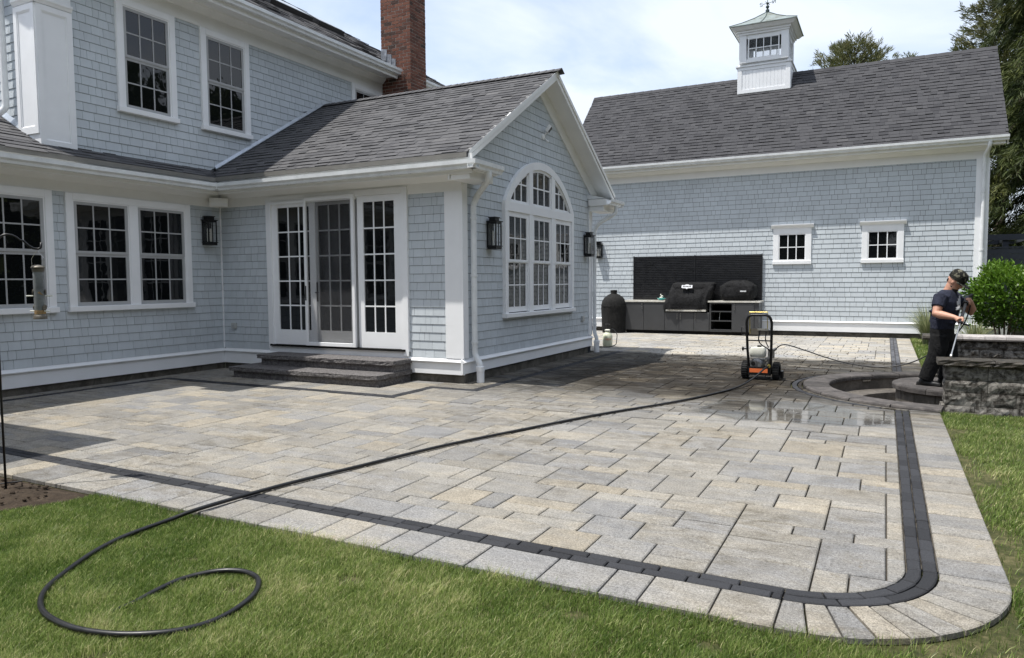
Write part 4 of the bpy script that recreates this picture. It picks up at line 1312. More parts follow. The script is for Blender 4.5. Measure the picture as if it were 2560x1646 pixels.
# cupola
CC = Vector((-3.35, 23.5, 0))
hw, hd_ = 0.745, 0.60
YF = CC.y - hd_
cup = MB()
zb0 = 4.86 + (YF - 20.72) * bslope
cup.box(CC.x - hw, CC.x + hw, YF, CC.y + hd_, zb0 - 0.05, zb0 + 0.79)
cup = cup.build('cupola', MAT['white'], barn)
FC = Frame((CC.x, YF, 0), (1, 0, 0), (0, -1, 0)); FCR = Frame((CC.x + hw, CC.y, 0), (0, 1, 0), (1, 0, 0))
za, zb_ = zb0 + 0.02, zb0 + 0.79
for F_, hw in ((FC, hw), (FCR, hd_)):
    fr = MB()
    fr.fbox(F_, -hw, -hw + 0.13, za, zb_, 0, 0.022); fr.fbox(F_, hw - 0.13, hw, za, zb_, 0, 0.022)
    fr.fbox(F_, -hw + .13, hw - .13, za, za + 0.10, 0, 0.022); fr.fbox(F_, -hw + .13, hw - .13, zb_ - 0.10, zb_, 0, 0.022)
    fr.build('panel_frame', MAT['white'], cup)
    nb = 12
    for k in range(nb):
        a = -hw + .13 + (2 * hw - .26) * k / nb
        MB().fbev(F_, a + .003, a + (2 * hw - .26) / nb - .003, za + .10, zb_ - .10, 0, 0.008, .003).build('board', MAT['white'], cup)
hw = 0.745
sh_ = MB().box(CC.x - hw - 0.05, CC.x + hw + 0.05, YF - 0.05, CC.y + hd_ + 0.05, zb_, zb_ + 0.035)
sh_.box(CC.x - hw + 0.01, CC.x + hw - 0.01, YF + 0.01, CC.y + hd_ - 0.01, zb_ + 0.035, zb_ + 0.10)
sh_.build('ledge', MAT['white'], cup)
bw = 0.69; z0c, z1c = zb_ + 0.10, zb_ + 0.90
# corner posts, rails and walls: an open lantern with glazing all round
lp = MB()
for sx_ in (-1, 1):
    for sy_ in (-1, 1):
        lp.box(min(CC.x + sx_ * bw, CC.x + sx_ * (bw - .20)), max(CC.x + sx_ * bw, CC.x + sx_ * (bw - .20)), min(CC.y + sy_ * bw, CC.y + sy_ * (bw - .20)), max(CC.y + sy_ * bw, CC.y + sy_ * (bw - .20)), z0c, z1c)
for sy_ in (-1, 1):
    ya_, yb_ = sorted((CC.y + sy_ * (bw - 0.02), CC.y + sy_ * (bw - 0.10)))
    lp.box(CC.x - bw + .20, CC.x + bw - .20, ya_, yb_, z0c, z0c + 0.10); lp.box(CC.x - bw + .20, CC.x + bw - .20, ya_, yb_, z1c - 0.10, z1c)
for sx_ in (-1, 1):
    xa_, xb_ = sorted((CC.x + sx_ * (bw - 0.02), CC.x + sx_ * (bw - 0.10)))
    lp.box(xa_, xb_, CC.y - bw + .20, CC.y + bw - .20, z0c, z0c + 0.10); lp.box(xa_, xb_, CC.y - bw + .20, CC.y + bw - .20, z1c - 0.10, z1c)
lp.build('lantern_frame', MAT['white'], cup)
def cupwin(F_, back):
    ms = MB(); g0, g1, h0, h1 = -0.44, 0.44, z0c + 0.10, z1c - 0.10
    for (p, q, r, s_) in ((g0, g0 + .03, h0, h1), (g1 - .03, g1, h0, h1), (g0 + .03, g1 - .03, h0, h0 + .03), (g0 + .03, g1 - .03, h1 - .03, h1)):
        ms.fbox(F_, p, q, r, s_, -0.06, -0.02)
    for c in (1, 2, 3):
        x_ = g0 + .03 + (g1 - g0 - .06) * c / 4
        ms.fbox(F_, x_ - .011, x_ + .011, h0 + .03, h1 - .03, -0.05, -0.025)
    y_ = (h0 + h1) / 2
    ms.fbox(F_, g0 + .03, g1 - .03, y_ - .011, y_ + .011, -0.049, -0.026)
    ms.build('sash', MAT['white'], cup)
    for c in range(4):
        for r in range(2):
            p0 = g0 + .03 + (g1 - g0 - .06) * c / 4; p1 = g0 + .03 + (g1 - g0 - .06) * (c + 1) / 4
            q0 = h0 + .03 + (h1 - h0 - .06) * r / 2; q1 = q0 + (h1 - h0 - .06) / 2
            MB().fbox(F_, p0, p1, q0, q1, -0.042, -0.036).build('pane', MAT['lglass'], cup)
cupwin(Frame((CC.x, CC.y - bw, 0), (1, 0, 0), (0, -1, 0)), 0)
cupwin(Frame((CC.x, CC.y + bw, 0), (1, 0, 0), (0, 1, 0)), 0)
cupwin(Frame((CC.x + bw, CC.y, 0), (0, 1, 0), (1, 0, 0)), 0)
cupwin(Frame((CC.x - bw, CC.y, 0), (0, 1, 0), (-1, 0, 0)), 0)
MB().box(CC.x - bw + .05, CC.x + bw - .05, CC.y - bw + .05, CC.y + bw - .05, z1c - 0.03, z1c - 0.005).build('ceiling_board', MAT['cab_dark'], cup)
en = MB()
def frus(r0, z0, r1, z1):
    q = lambda r, z: [(CC.x - r, CC.y - r, z), (CC.x + r, CC.y - r, z), (CC.x + r, CC.y + r, z), (CC.x - r, CC.y + r, z)]
    en.prism(q(r0, z0), q(r1, z1))
frus(bw + 0.03, z1c, bw + 0.03, z1c + 0.06); frus(bw + 0.07, z1c + 0.06, bw + 0.07, z1c + 0.12); frus(bw + 0.13, z1c + 0.12, bw + 0.22, z1c + 0.21)
en.build('cornice', MAT['white'], cup)
zt = z1c + 0.215
rf = MB()
rr = bw + 0.25
def cr(t):  # slightly swept pyramid
    r = rr * (1 - t) + 0.05 * t
    return [(CC.x - r, CC.y - r), (CC.x + r, CC.y - r), (CC.x + r, CC.y + r), (CC.x - r, CC.y + r)]
zs = [(0, zt), (0.0, zt + 0.02), (0.35, zt + 0.17), (0.7, zt + 0.36), (1.0, zt + 0.56)]
V = [(x, y, z) for t, z in zs for x, y in cr(t)]
rf.add(V, [(k * 4 + i, k * 4 + (i + 1) % 4, (k + 1) * 4 + (i + 1) % 4, (k + 1) * 4 + i) for k in range(len(zs) - 1) for i in range(4)] + [(3, 2, 1, 0), (16, 17, 18, 19)])
rf.build('copper_roof', MAT['copper'] if 'copper' in MAT else mk_copper(), cup)
sm = MB()
for i in range(4):
    sm.tube([(*cr(t)[i], z + 0.006) for t, z in zs[1:]], 0.012, 6)
sm.tube([(CC.x - 0.05, CC.y - rr * 1.0, zt + 0.024), (CC.x - 0.03, CC.y - rr * .65 - .02, zt + 0.178), (CC.x, CC.y - rr * .3 - .04, zt + 0.368), (CC.x, CC.y - 0.06, zt + 0.57)], 0.010, 6)
sm.build('roof_seam', MAT['verdigris'], cup)
# weathervane
ztop = zt + 0.54
vane = thing('weathervane', (CC.x, CC.y, ztop), 'dark green metal weathervane on top of the cupola', 'weathervane')
m = MB()
m.lathe([(0.0, 0), (0.055, 0), (0.055, 0.11), (0.03, 0.13), (0.02, 0.15), (0.0, .15)], (CC.x, CC.y, ztop), n=14)
m.tube([(CC.x, CC.y, ztop + .1), (CC.x, CC.y, ztop + 1.5)], 0.010, 8)
m.blob((CC.x, CC.y, ztop + 0.20), 0.052); m.blob((CC.x, CC.y, ztop + 0.30), 0.040); m.blob((CC.x, CC.y, ztop + 0.58), 0.03)
m.build('spindle', MAT['verdigris'], vane, smooth=True)
m = MB()
dirv = Vector((0.96, -0.28, 0)); zc = ztop + 0.31
m.tube([Vector((CC.x, CC.y, zc)) - dirv * 0.15, Vector((CC.x, CC.y, zc)) + dirv * 0.15], 0.008, 6)
dv2 = Vector((0.28, 0.96, 0))
m.tube([Vector((CC.x, CC.y, zc)) - dv2 * 0.15, Vector((CC.x, CC.y, zc)) + dv2 * 0.15], 0.008, 6)
m.build('direction_arm', MAT['verdigris'], vane)
def letter(polys, cen, ux, name):
    mm_ = MB()
    for pl in polys:
        mm_.tube([Vector(cen) + Vector(ux) * a * .7 + Vector((0, 0, b * .7)) for a, b in pl], 0.009, 6)
    mm_.build(name, MAT['verdigris'], vane)
cN = Vector((CC.x, CC.y, zc)) + dirv * 0.20; cS = Vector((CC.x, CC.y, zc)) - dirv * 0.20
letter([[(-.055, -.07), (-.055, .07)], [(.055, -.07), (.055, .07)], [(.055, .07), (-.055, -.07)]], cN, dirv, 'letter')
letter([[(-.055, .055), (-.03, .07), (.04, .07), (.055, .045), (.04, .005), (-.04, -.005), (-.055, -.04), (-.04, -.07), (.03, -.07), (.055, -.055)][::1]], cS, -dirv, 'letter')
m = MB()
fl = []
zf = ztop + 0.72
for k in range(9):
    t = k / 8
    fl.append((0.02 + 0.22 * t + 0.02 * math.sin(t * 5), zf - 0.20 * t * t, 0.12 + 0.06 * t))
for k in range(8):
    a, b = fl[k], fl[k + 1]
    p = lambda u, z, d: Vector((CC.x, CC.y, 0)) + dirv * u + Vector((-dirv.y, dirv.x, 0)) * d + Vector((0, 0, z))
    q0 = [p(a[0], a[1] - a[2] * .5, 0), p(b[0], b[1] - b[2] * .5, 0), p(b[0], b[1] + b[2] * .5, 0), p(a[0], a[1] + a[2] * .5, 0)]
    q1 = [v + Vector((-dirv.y, dirv.x, 0)) * 0.012 for v in q0]
    m.prism(q0, q1)
m.build('tail_plume', MAT['verdigris'], vane)

# ------------------------------------------------------------------ patio
patio = MB()
PB_ = -0.022
def sheet(x0, x1, y0, y1): patio.add([(x0, y0, PB_), (x1, y0, PB_), (x1, y1, PB_), (x0, y1, PB_)], [(0, 1, 2, 3)])
sheet(-10.75, -1.2, 3.27, 21.1); sheet(-1.2, 0.57, 4.3, 9.1); sheet(-1.2, 0.57, 13.5, 21.1); sheet(-1.2, -0.4, 3.27, 4.3); sheet(-.4, .15, 3.75, 4.3)
patio = patio.build('patio', MAT['sand'])
tag(patio, 'patio of cream and grey concrete pavers with charcoal borders', kind='structure')
PAV = []   # (poly, kind, tint)
def clip_half(poly, px, py, nx, ny):
    """keep the side where (p-p0).n >= 0"""
    out = []
    n = len(poly)
    for i in range(n):
        a, b = poly[i], poly[(i + 1) % n]
        da = (a[0] - px) * nx + (a[1] - py) * ny; db = (b[0] - px) * nx + (b[1] - py) * ny
        if da >= 0: out.append(a)
        if (da >= 0) != (db >= 0):
            t = da / (da - db)
            out.append((a[0] + (b[0] - a[0]) * t, a[1] + (b[1] - a[1]) * t))
    return out
def parea(p):
    return abs(sum(p[i][0] * p[(i + 1) % len(p)][1] - p[(i + 1) % len(p)][0] * p[i][1] for i in range(len(p)))) / 2
RING_O = 2.06    # outside of the charcoal ring round the pit
KC = Vector((-0.40, 4.22, 0))
R_IN, R_MID, R_OUT, R_EDGE = 0.53, 0.60, 0.675, 0.985
NB_S = -0.0150     # the near band runs a hair out of square
def nb(x): return KC.y - R_OUT + NB_S * (x - KC.x)
def nbi(x): return KC.y - R_IN + NB_S * (x - KC.x)
def clip_pit(poly, R):
    cx_ = sum(p[0] for p in poly) / len(poly); cy_ = sum(p[1] for p in poly) / len(poly)
    d = math.hypot(cx_ - PIT.x, cy_ - PIT.y)
    if min(math.hypot(p[0] - PIT.x, p[1] - PIT.y) for p in poly) >= R: return poly
    if max(math.hypot(p[0] - PIT.x, p[1] - PIT.y) for p in poly) <= R: return []
    nx, ny = (cx_ - PIT.x) / d, (cy_ - PIT.y) / d
    return clip_half(poly, PIT.x + nx * R, PIT.y + ny * R, nx, ny)
def clip_corner(poly, R):
    """rounded near right corner"""
    cx_ = sum(p[0] for p in poly) / len(poly); cy_ = sum(p[1] for p in poly) / len(poly)
    if not any(p[0] > KC.x and p[1] < KC.y for p in poly): return poly
    for ang in np.linspace(-90, 0, 10):
        nx, ny = math.cos(math.radians(ang)), math.sin(math.radians(ang))
        poly = clip_half(poly, KC.x + nx * R, KC.y + ny * R, -nx, -ny)
        if len(poly) < 3: return []
    return poly
MOD = 0.1667
SIZES = [(3, 2, 26), (2, 2, 20), (2, 3, 16), (2, 1, 12), (1, 2, 10), (3, 1, 8), (3, 3, 4)]
def tint_field():
    return (min(1.0, max(0.0, random.gauss(0.46, 0.26))), random.random(), random.random())
def fill(x0, x1, y0, y1, rnd):
    nx, ny = int(math.ceil((x1 - x0) / MOD)), int(math.ceil((y1 - y0) / MOD))
    occ = np.zeros((nx, ny), bool)
    for i in range(nx):
        for j in range(ny):
            if occ[i, j]: continue
            opts = [(a, b, w) for a, b, w in SIZES if i + a <= nx and j + b <= ny and not occ[i:i + a, j:j + b].any()] or [(1, 1, 1)]
            r = rnd.uniform(0, sum(o[2] for o in opts))
            for a, b, w in opts:
                r -= w
                if r <= 0: break
            occ[i:i + a, j:j + b] = True
            p0, p1, q0, q1 = x0 + i * MOD, min(x1, x0 + (i + a) * MOD), y0 + j * MOD, min(y1, y0 + (j + b) * MOD)
            if p1 - p0 < 0.04 or q1 - q0 < 0.04: continue
            poly = [(p0, q0), (p1, q0), (p1, q1), (p0, q1)]
            poly = clip_pit(poly, RING_O)
            if len(poly) >= 3: poly = clip_corner(poly, R_IN)
            if len(poly) >= 3 and q0 < 4.0: poly = clip_half(poly, KC.x, nbi(KC.x), -NB_S, 1.0)
            if len(poly) < 3 or parea(poly) < 0.004: continue
            PAV.append((poly, 'paver', tint_field()))
rnd = random.Random(5)
BN0, BN1 = 3.545, 3.69      # near charcoal band
BR0, BR1 = 0.13, 0.28      # right charcoal band
fill(-10.13, BR0, BN1 - 0.02, 7.70, rnd)
fill(-5.70, BR0, 7.70, 8.62, rnd)
fill(-4.98, BR0, 8.62, 20.95, rnd)
def bandrow(p, q, across, w=0.075, l=0.20):
    """double row of small charcoal blocks from p to q; 'across' is the unit normal"""
    p, q = Vector((*p, 0)), Vector((*q, 0)); t = (q - p).normalized(); n = Vector((*across, 0)); L = (q - p).length
    for r in range(2):
        a = -random.uniform(0, l)
        while a < L:
            ll = l * random.uniform(0.85, 1.15)
            a0, a1 = max(0, a), min(L, a + ll)
            a += ll
            if a1 - a0 < 0.03: continue
            b0, b1 = r * w, (r + 1) * w
            poly = [p + t * a0 + n * b0, p + t * a1 + n * b0, p + t * a1 + n * b1, p + t * a0 + n * b1]
            poly = clip_pit([(v.x, v.y) for v in poly], RING_O - 0.02)
            if len(poly) >= 3 and parea(poly) > 0.002: PAV.append((poly, 'band', (0.5, random.random(), 0.5)))
bandrow((-11.5, nb(-11.5)), (KC.x, nb(KC.x)), (0, 1), 0.0725)
bandrow((0.275, KC.y), (0.275, 21.0), (-1, 0), 0.0725)
for r in range(2):
    r0, r1 = R_IN + r * 0.0725, R_IN + (r + 1) * 0.0725
    na = 5 - r
    for k in range(na):
        t0, t1 = math.radians(-90 + 90 * k / na), math.radians(-90 + 90 * (k + 1) / na)
        pts = [(KC.x + r0 * math.cos(t), KC.y + r0 * math.sin(t)) for t in np.linspace(t0, t1, 5)] + [(KC.x + r1 * math.cos(t), KC.y + r1 * math.sin(t)) for t in np.linspace(t1, t0, 5)]
        PAV.append((pts, 'band', (0.5, random.random(), 0.5)))
bandrow((-10.13, 3.76), (-10.13, 7.86), (-1, 0)); bandrow((-10.13, 7.70), (-5.70, 7.70), (0, 1), 0.08)
bandrow((-5.85, 7.86), (-5.85, 8.62), (1, 0)); bandrow((-5.85, 8.62), (-4.98, 8.62), (0, 1), 0.08); bandrow((-5.13, 8.78), (-5.13, 15.2), (1, 0))
# soldier course outside the band
x = -11.5
while x < KC.x - 0.05:
    w = random.choice([0.20, 0.25, 0.25, 0.33, 0.42]) ; x1_ = x + w if KC.x - x - w > 0.16 else KC.x
    PAV.append(([(x, 3.235), (x1_, 3.235), (x1_, nb(x1_)), (x, nb(x))], 'paver', tint_field())); x = x1_
y = KC.y
BR1X = 0.275
while y < 20.9:
    h = random.choice([0.165, 0.25, 0.25, 0.33, 0.42]); y1_ = min(y + h, 20.95)
    poly = clip_pit([(.275, y), (0.585, y), (0.585, y1_), (.275, y1_)], PIT_R + 0.02)
    if len(poly) >= 3 and parea(poly) > 0.004: PAV.append((poly, 'paver', tint_field()))
    y = y1_
na = 11
for k in range(na):
    t0, t1 = math.radians(-90 + 90 * k / na), math.radians(-90 + 90 * (k + 1) / na)
    pts = [(KC.x + R_OUT * math.cos(t), KC.y + R_OUT * math.sin(t)) for t in np.linspace(t0, t1, 3)] + [(KC.x + R_EDGE * math.cos(t), KC.y + R_EDGE * math.sin(t)) for t in np.linspace(t1, t0, 3)]
    PAV.append((pts, 'paver', tint_field()))
# strips between band and house
def strip(x0, x1, y0, y1, along):
    a = x0 if along == 'x' else y0; e = x1 if along == 'x' else y1
    while a < e - 0.02:
        b = min(e, a + random.choice([0.25, 0.33, 0.5]))
        PAV.append(([(a, y0), (b, y0), (b, y1), (a, y1)] if along == 'x' else [(x0, a), (x1, a), (x1, b), (x0, b)], 'paver', tint_field())); a = b
strip(-10.53, -10.28, 3.76, 9.2, 'y'); strip(-10.28, -9.42, 7.86, 9.2, 'y'); strip(-9.42, -6.42, 7.86, 8.34, 'x')
strip(-6.42, -5.85, 7.86, 9.2, 'y'); strip(-5.85, -5.13, 8.78, 9.2, 'x'); strip(-5.54, -5.13, 9.2, 14.7, 'y')
strip(-10.5, -4.98, 14.7, 15.2, 'x')
fill(-10.5, -4.98, 15.2, 20.95, rnd)
# charcoal ring round the pit, with a paver ring inside it
for (r0, r1, kd, na) in ((1.975, 2.05, 'band', 62), (PIT_R + 0.012, 1.97, 'paver', 40)):
    for k in range(na):
        t0, t1 = 2 * math.pi * k / na, 2 * math.pi * (k + 1) / na
        pts = [(PIT.x + r0 * math.cos(t), PIT.y + r0 * math.sin(t)) for t in np.linspace(t0, t1, 4)] + [(PIT.x + r1 * math.cos(t), PIT.y + r1 * math.sin(t)) for t in np.linspace(t1, t0, 4)]
        if any(p[0] > (0.16 if kd == 'band' else 0.60) for p in pts): continue
        PAV.append((pts, kd, tint_field()))
def paver_mesh(mb, poly, z, g=0.0045, ch=0.006, base=-0.03, jit=0.0):
    if jit:
        q = []
        for i in range(len(poly)):
            a, b = poly[i], poly[(i + 1) % len(poly)]
            k_ = max(1, int(math.hypot(b[0] - a[0], b[1] - a[1]) / 0.06))
            q += [(a[0] + (b[0] - a[0]) * s / k_ + random.uniform(-jit, jit), a[1] + (b[1] - a[1]) * s / k_ + random.uniform(-jit, jit)) for s in range(k_)]
        poly = q
    c = (sum(p[0] for p in poly) / len(poly), sum(p[1] for p in poly) / len(poly))
    if sum(poly[i][0] * poly[(i + 1) % len(poly)][1] - poly[(i + 1) % len(poly)][0] * poly[i][1] for i in range(len(poly))) < 0: poly = poly[::-1]
    def inset(d):
        out = []
        n = len(poly)
        for i in range(n):
            a, b, e = poly[i - 1], poly[i], poly[(i + 1) % n]
            v1 = Vector((b[0] - a[0], b[1] - a[1])); v2 = Vector((e[0] - b[0], e[1] - b[1]))
            if v1.length < 1e-6 or v2.length < 1e-6: out.append(b); continue
            n1 = Vector((-v1.y, v1.x)).normalized(); n2 = Vector((-v2.y, v2.x)).normalized()
            bi = n1 + n2
            if bi.length < 1e-3: out.append(b); continue
            bi = bi / max(0.35, bi.dot(n1))
            out.append((b[0] + bi.x * d, b[1] + bi.y * d))
        return out
    A, B = inset(g), inset(g + ch)
    n = len(poly)
    tx, ty = random.uniform(-.002, .002), random.uniform(-.002, .002)
    zz_ = lambda p: z + (p[0] - c[0]) * tx + (p[1] - c[1]) * ty
    V = [(p[0], p[1], base) for p in A] + [(p[0], p[1], zz_(p) - ch * 0.8) for p in A] + [(p[0], p[1], zz_(p)) for p in B]
    fs = [(k * n + i, k * n + (i + 1) % n, (k + 1) * n + (i + 1) % n, (k + 1) * n + i) for k in range(2) for i in range(n)] + [tuple(2 * n + i for i in range(n))]
    mb.add(V, fs)
for kd, name, many in (('paver', 'paver', 'pavers'), ('band', 'charcoal_paver', 'charcoal_pavers')):
    lst = [(view_area((sum(q[0] for q in p) / len(p), sum(q[1] for q in p) / len(p), 0), parea(p), Vector((0, 0, 1))), p, t) for p, k_, t in PAV if k_ == kd]
    lst.sort(key=lambda q: -q[0])
    rest = MB()
    for i, (a, p, t) in enumerate(lst):
        mb = MB() if i < 300 else rest
        mb.tint = t
        paver_mesh(mb, p, random.uniform(-0.0015, 0.0015), 0.0049 if kd == 'paver' else 0.004, 0.006 if kd == 'paver' else 0.006, jit=0.0 if kd == 'paver' else 0.0022)
        if i < 300: mb.build(name, MAT[kd], patio)
    if rest.v: rest.build(many, MAT[kd], patio, kind='stuff')

# ------------------------------------------------------------------ sunken fire pit
pit = thing('fire_pit', (PIT.x, PIT.y, 0), 'round sunken fire pit with dark coping in front of the worker', 'fire pit')
def arcseg(c, r0, r1, t0, t1, z0, z1, n=6, rnd_=0.02):
    """curved stone with rounded inner and outer top edges"""
    m = MB()
    prof = [(r0, z0), (r0, z1 - rnd_), (r0 + rnd_ * .3, z1 - rnd_ * .3), (r0 + rnd_, z1), (r1 - rnd_, z1), (r1 - rnd_ * .3, z1 - rnd_ * .3), (r1, z1 - rnd_), (r1, z0)]
    ts = np.linspace(t0, t1, n)
    V = [(c.x + r * math.cos(t), c.y + r * math.sin(t), z) for t in ts for r, z in prof]
    k = len(prof)
    fs = [(i * k + j, (i + 1) * k + j, (i + 1) * k + (j + 1) % k, i * k + (j + 1) % k) for i in range(n - 1) for j in range(k)]
    fs += [tuple(range(k)), tuple((n - 1) * k + j for j in range(k))[::-1]]
    m.add(V, fs)
    return m
na = 22
for k in range(na):
    t0, t1 = 2 * math.pi * k / na + 0.004, 2 * math.pi * (k + 1) / na - 0.004
    if math.sin((t0 + t1) / 2) < -.6 and PIT.x + PIT_R * math.cos(t1) > 0.75: continue
    m = arcseg(PIT, PIT_RI, PIT_R, t0, t1, -0.03, 0.032 + random.uniform(-.002, .002), 7, 0.025); m.tint = (random.random(),) * 3
    m.t = [m.tint] * len(m.v)
    m.build('coping_stone', MAT['coping'], pit)
MB().lathe([(PIT_RI + 0.10, -0.03), (PIT_RI + 0.02, -0.03), (PIT_RI + 0.02, -0.19), (1.25, -0.19), (1.23, -0.20), (1.23, -0.45), (0.0, -0.45)], PIT, n=72).build('pit_basin', MAT['pitwall'], pit)
NB = 16
for row, (z0, z1) in enumerate(((-0.45, -0.30), (-0.295, -0.14), (-0.135, 0.02))):
    for k in range(NB):
        a = 2 * math.pi * (k + 0.5 * (row % 2)) / NB
        m = arcseg(PIT, 0.50, 0.71 + random.uniform(-.006, .006), a + 0.006, a + 2 * math.pi / NB - 0.006, z0, z1, 5, 0.008)
        m.t = [(random.random(),) * 3] * len(m.v)
        m.build('ring_block', MAT['pitwall'], pit)
na = 12
for k in range(na):
    m = arcseg(PIT, 0.42, 0.76, 2 * math.pi * k / na + 0.005, 2 * math.pi * (k + 1) / na - 0.005, 0.022, 0.095, 8, 0.025)
    m.t = [(random.random(),) * 3] * len(m.v)
    m.build('cap_stone', MAT['coping'], pit)
MB().lathe([(0.0, 0.06), (0.30, 0.06), (0.41, 0.04), (0.415, -0.1)], PIT, n=32).build('burner_lid', MAT['slat'], pit)
for a in (2.35, 3.75):
    cxy = Vector((PIT.x + math.cos(a) * (PIT_RI + 0.015 if a < 3 else 0.675), PIT.y + math.sin(a) * (PIT_RI + 0.015 if a < 3 else 0.675), -0.055 if a < 3 else -0.01))
    tv = Vector((-math.sin(a), math.cos(a), 0)); nv = Vector((math.cos(a), math.sin(a), 0)) * (-1 if a < 3 else 1)
    MB().fbox(Frame((cxy.x, cxy.y, 0), tv, nv), -0.07, 0.07, cxy.z - 0.012, cxy.z + 0.012, -0.01, 0.012).build('cap_light', MAT['steel'], pit)

# ------------------------------------------------------------------ block walls
def split_block(x0, x1, y0, y1, z0, z1, face, seed, amp=0.030):
    """wall block with a split, rock-like face on its -y side (and -x end)"""
    m = MB()
    nx, nz = max(3, int((x1 - x0) / 0.035)), max(3, int((z1 - z0) / 0.03))
    def f(u, v, s):
        e = min(1.0, min(u, 1 - u) * 7) * min(1.0, min(v, 1 - v) * 5)
        return (amp * (0.35 + 0.65 * (mnoise.noise(Vector((u * (x1 - x0) * 9 + s, v * 2.2 + s * 1.7, s))) + 0.6 * mnoise.noise(Vector((u * (x1 - x0) * 26 + s, v * 5 + s, s)))))) * e
    V = []
    for j in range(nz + 1):
        for i in range(nx + 1):
            u, v = i / nx, j / nz
            V.append((x0 + (x1 - x0) * u, y0 - f(u, v, seed), z0 + (z1 - z0) * v))
    fs = [(j * (nx + 1) + i, j * (nx + 1) + i + 1, (j + 1) * (nx + 1) + i + 1, (j + 1) * (nx + 1) + i) for j in range(nz) for i in range(nx)]
    b = len(V)
    ny = max(3, int((y1 - y0) / 0.04))
    for j in range(nz + 1):
        for i in range(ny + 1):
            u, v = i / ny, j / nz
            V.append((x0 - f(u, v, seed + 9) * (1 if face == 'end' else 0), y0 + (y1 - y0) * u, z0 + (z1 - z0) * v))
    fs += [(b + j * (ny + 1) + i, b + (j + 1) * (ny + 1) + i, b + (j + 1) * (ny + 1) + i + 1, b + j * (ny + 1) + i + 1) for j in range(nz) for i in range(ny)]
    b = len(V)
    V += [(x0, y0, z1), (x1, y0, z1), (x1, y1, z1), (x0, y1, z1), (x1, y0, z0), (x1, y1, z0), (x0, y1, z0)]
    fs += [(b, b + 1, b + 2, b + 3), (b + 1, b + 4, b + 5, b + 2), (b + 3, b + 2, b + 5, b + 6)]
    m.tint = (random.random(), random.random(), .5)
    m.add(V, fs)
    return m
wf = thing('block_wall', (1.6, 9.8, 0), 'dark wet split-face block wall in front, its top being washed', 'wall')
courses = [(-0.06, 0.045), (0.05, 0.195), (0.20, 0.335), (0.34, 0.508)]
for ci, (z0, z1) in enumerate(courses):
    x = 0.62 + (0.02 if ci else -0.01)
    k = 0
    while x < 3.4:
        w = random.choice([0.24, 0.33, 0.42, 0.36])
        split_block(x, x + w - 0.006, 9.70 + 0.008 * ci, 9.98, z0, z1, 'end' if k == 0 else '', random.uniform(0, 90), 0.026).build('block', MAT['block'], wf)
        x += w; k += 1
x = 0.56
while x < 3.4:
    w = random.uniform(0.5, 0.6)
    rough_slab(x, x + w - 0.004, 9.672, 10.02, 0.512, 0.575, 0.016, x * 3).build('cap_stone', MAT['wetcap'], wf)
    x += w
wr = thing('block_wall', (1.8, 12.9, 0), 'split-face block wall behind the fire pit with a pale rounded coping', 'wall')
for ci in range(5):
    z0 = -0.06 + ci * 0.125; x = 0.62
    while x < 3.6:
        w = random.choice([0.3, 0.36, 0.42])
        split_block(x, x + w - 0.006, 12.84 + .004 * ci, 13.1, z0, z0 + 0.12, '', random.uniform(0, 90), 0.045).build('block', MAT['block'], wr)
        x += w
x = 0.53; k = 0
while x < 3.6:
    w = random.uniform(0.24, 0.30)
    prof = [(12.78, 0.575), (12.765, 0.60), (12.775, 0.635), (12.80, 0.65), (13.14, 0.65), (13.16, 0.62), (13.15, 0.572)]
    m = MB(); m.tint = (random.random(), .5, .5)
    m.prism([(x, y, z) for y, z in prof], [(x + w - .004, y, z) for y, z in prof])
    m.build('cap_stone', MAT['wetcap'] if k == 0 else MAT['drycap'], wr)
    x += w; k += 1
# ------------------------------------------------------------------ wall lanterns
def lantern(F, u, z, label, s=1.0):
    """black coach lantern with three candle sleeves; z is its bottom"""
    t = thing('wall_lantern', F.p(u, z, 0), label, 'lantern', 'black wall lanterns')
    w, h, d = 0.092 * s, 0.50 * s, 0.165 * s
    dm = 0.02
    b = MB()
    b.fbox(F, u - w * .8, u + w * .8, z + 0.03, z + h - 0.06, 0.012, 0.028)
    b.build('back_plate', MAT['black_metal'], t)
    fr = MB()
    fr.fbox(F, u - w, u + w, z, z + 0.045, dm + .01, d + dm)
    fr.fbox(F, u - w - .012, u + w + .012, z + 0.045, z + 0.057, dm + .01, d + dm + .012)
    for (a, c) in ((-w, dm + .01), (w - .016, dm + .01), (-w, d + dm - .016), (w - .016, d + dm - .016)):
        fr.fbox(F, u + a, u + a + .016, z + .057, z + h - .105, c, c + .016)
    fr.fbox(F, u - .007, u + .007, z + .057, z + h - .105, d + dm - .010, d + dm)
    fr.fbox(F, u - w, u + w, z + h - .105, z + h - .075, dm + .01, d + dm)
    fr.build('cage', MAT['black_metal'], t)
    rf = MB()
    rf.fbox(F, u - w - .018, u + w + .018, z + h - .075, z + h - .062, dm, d + dm + .018)
    rf.fbox(F, u - w * .72, u + w * .72, z + h - .062, z + h - .012, dm + .03, d + dm - .03)
    rf.fbox(F, u - w * .86, u + w * .86, z + h - .012, z + h, dm + .018, d + dm - .018)
    rf.build('roof', MAT['black_metal'], t)
    gl = MB().fbox(F, u - w + .004, u + w - .004, z + .058, z + h - .106, dm + .012, d + dm - .004)
    gl.build('glass', MAT['lglass'], t)
    for a in (-.038, 0.0, .038):
        c = MB(); p = F.p(u + a * s, z + .06, dm + d * .5 + (0.02 if a == 0 else 0))
        c.lathe([(0, 0), (.012, 0), (.012, .15 * s), (.006, .155 * s), (.012, .18 * s), (.010, .21 * s), (0, .235 * s)], p, n=10)
        c.build('candle', MAT['candle'], t, smooth=True)
    return t
lantern(FL, 8.88, 2.17, 'black lantern on the shaded long wall near the inside corner')
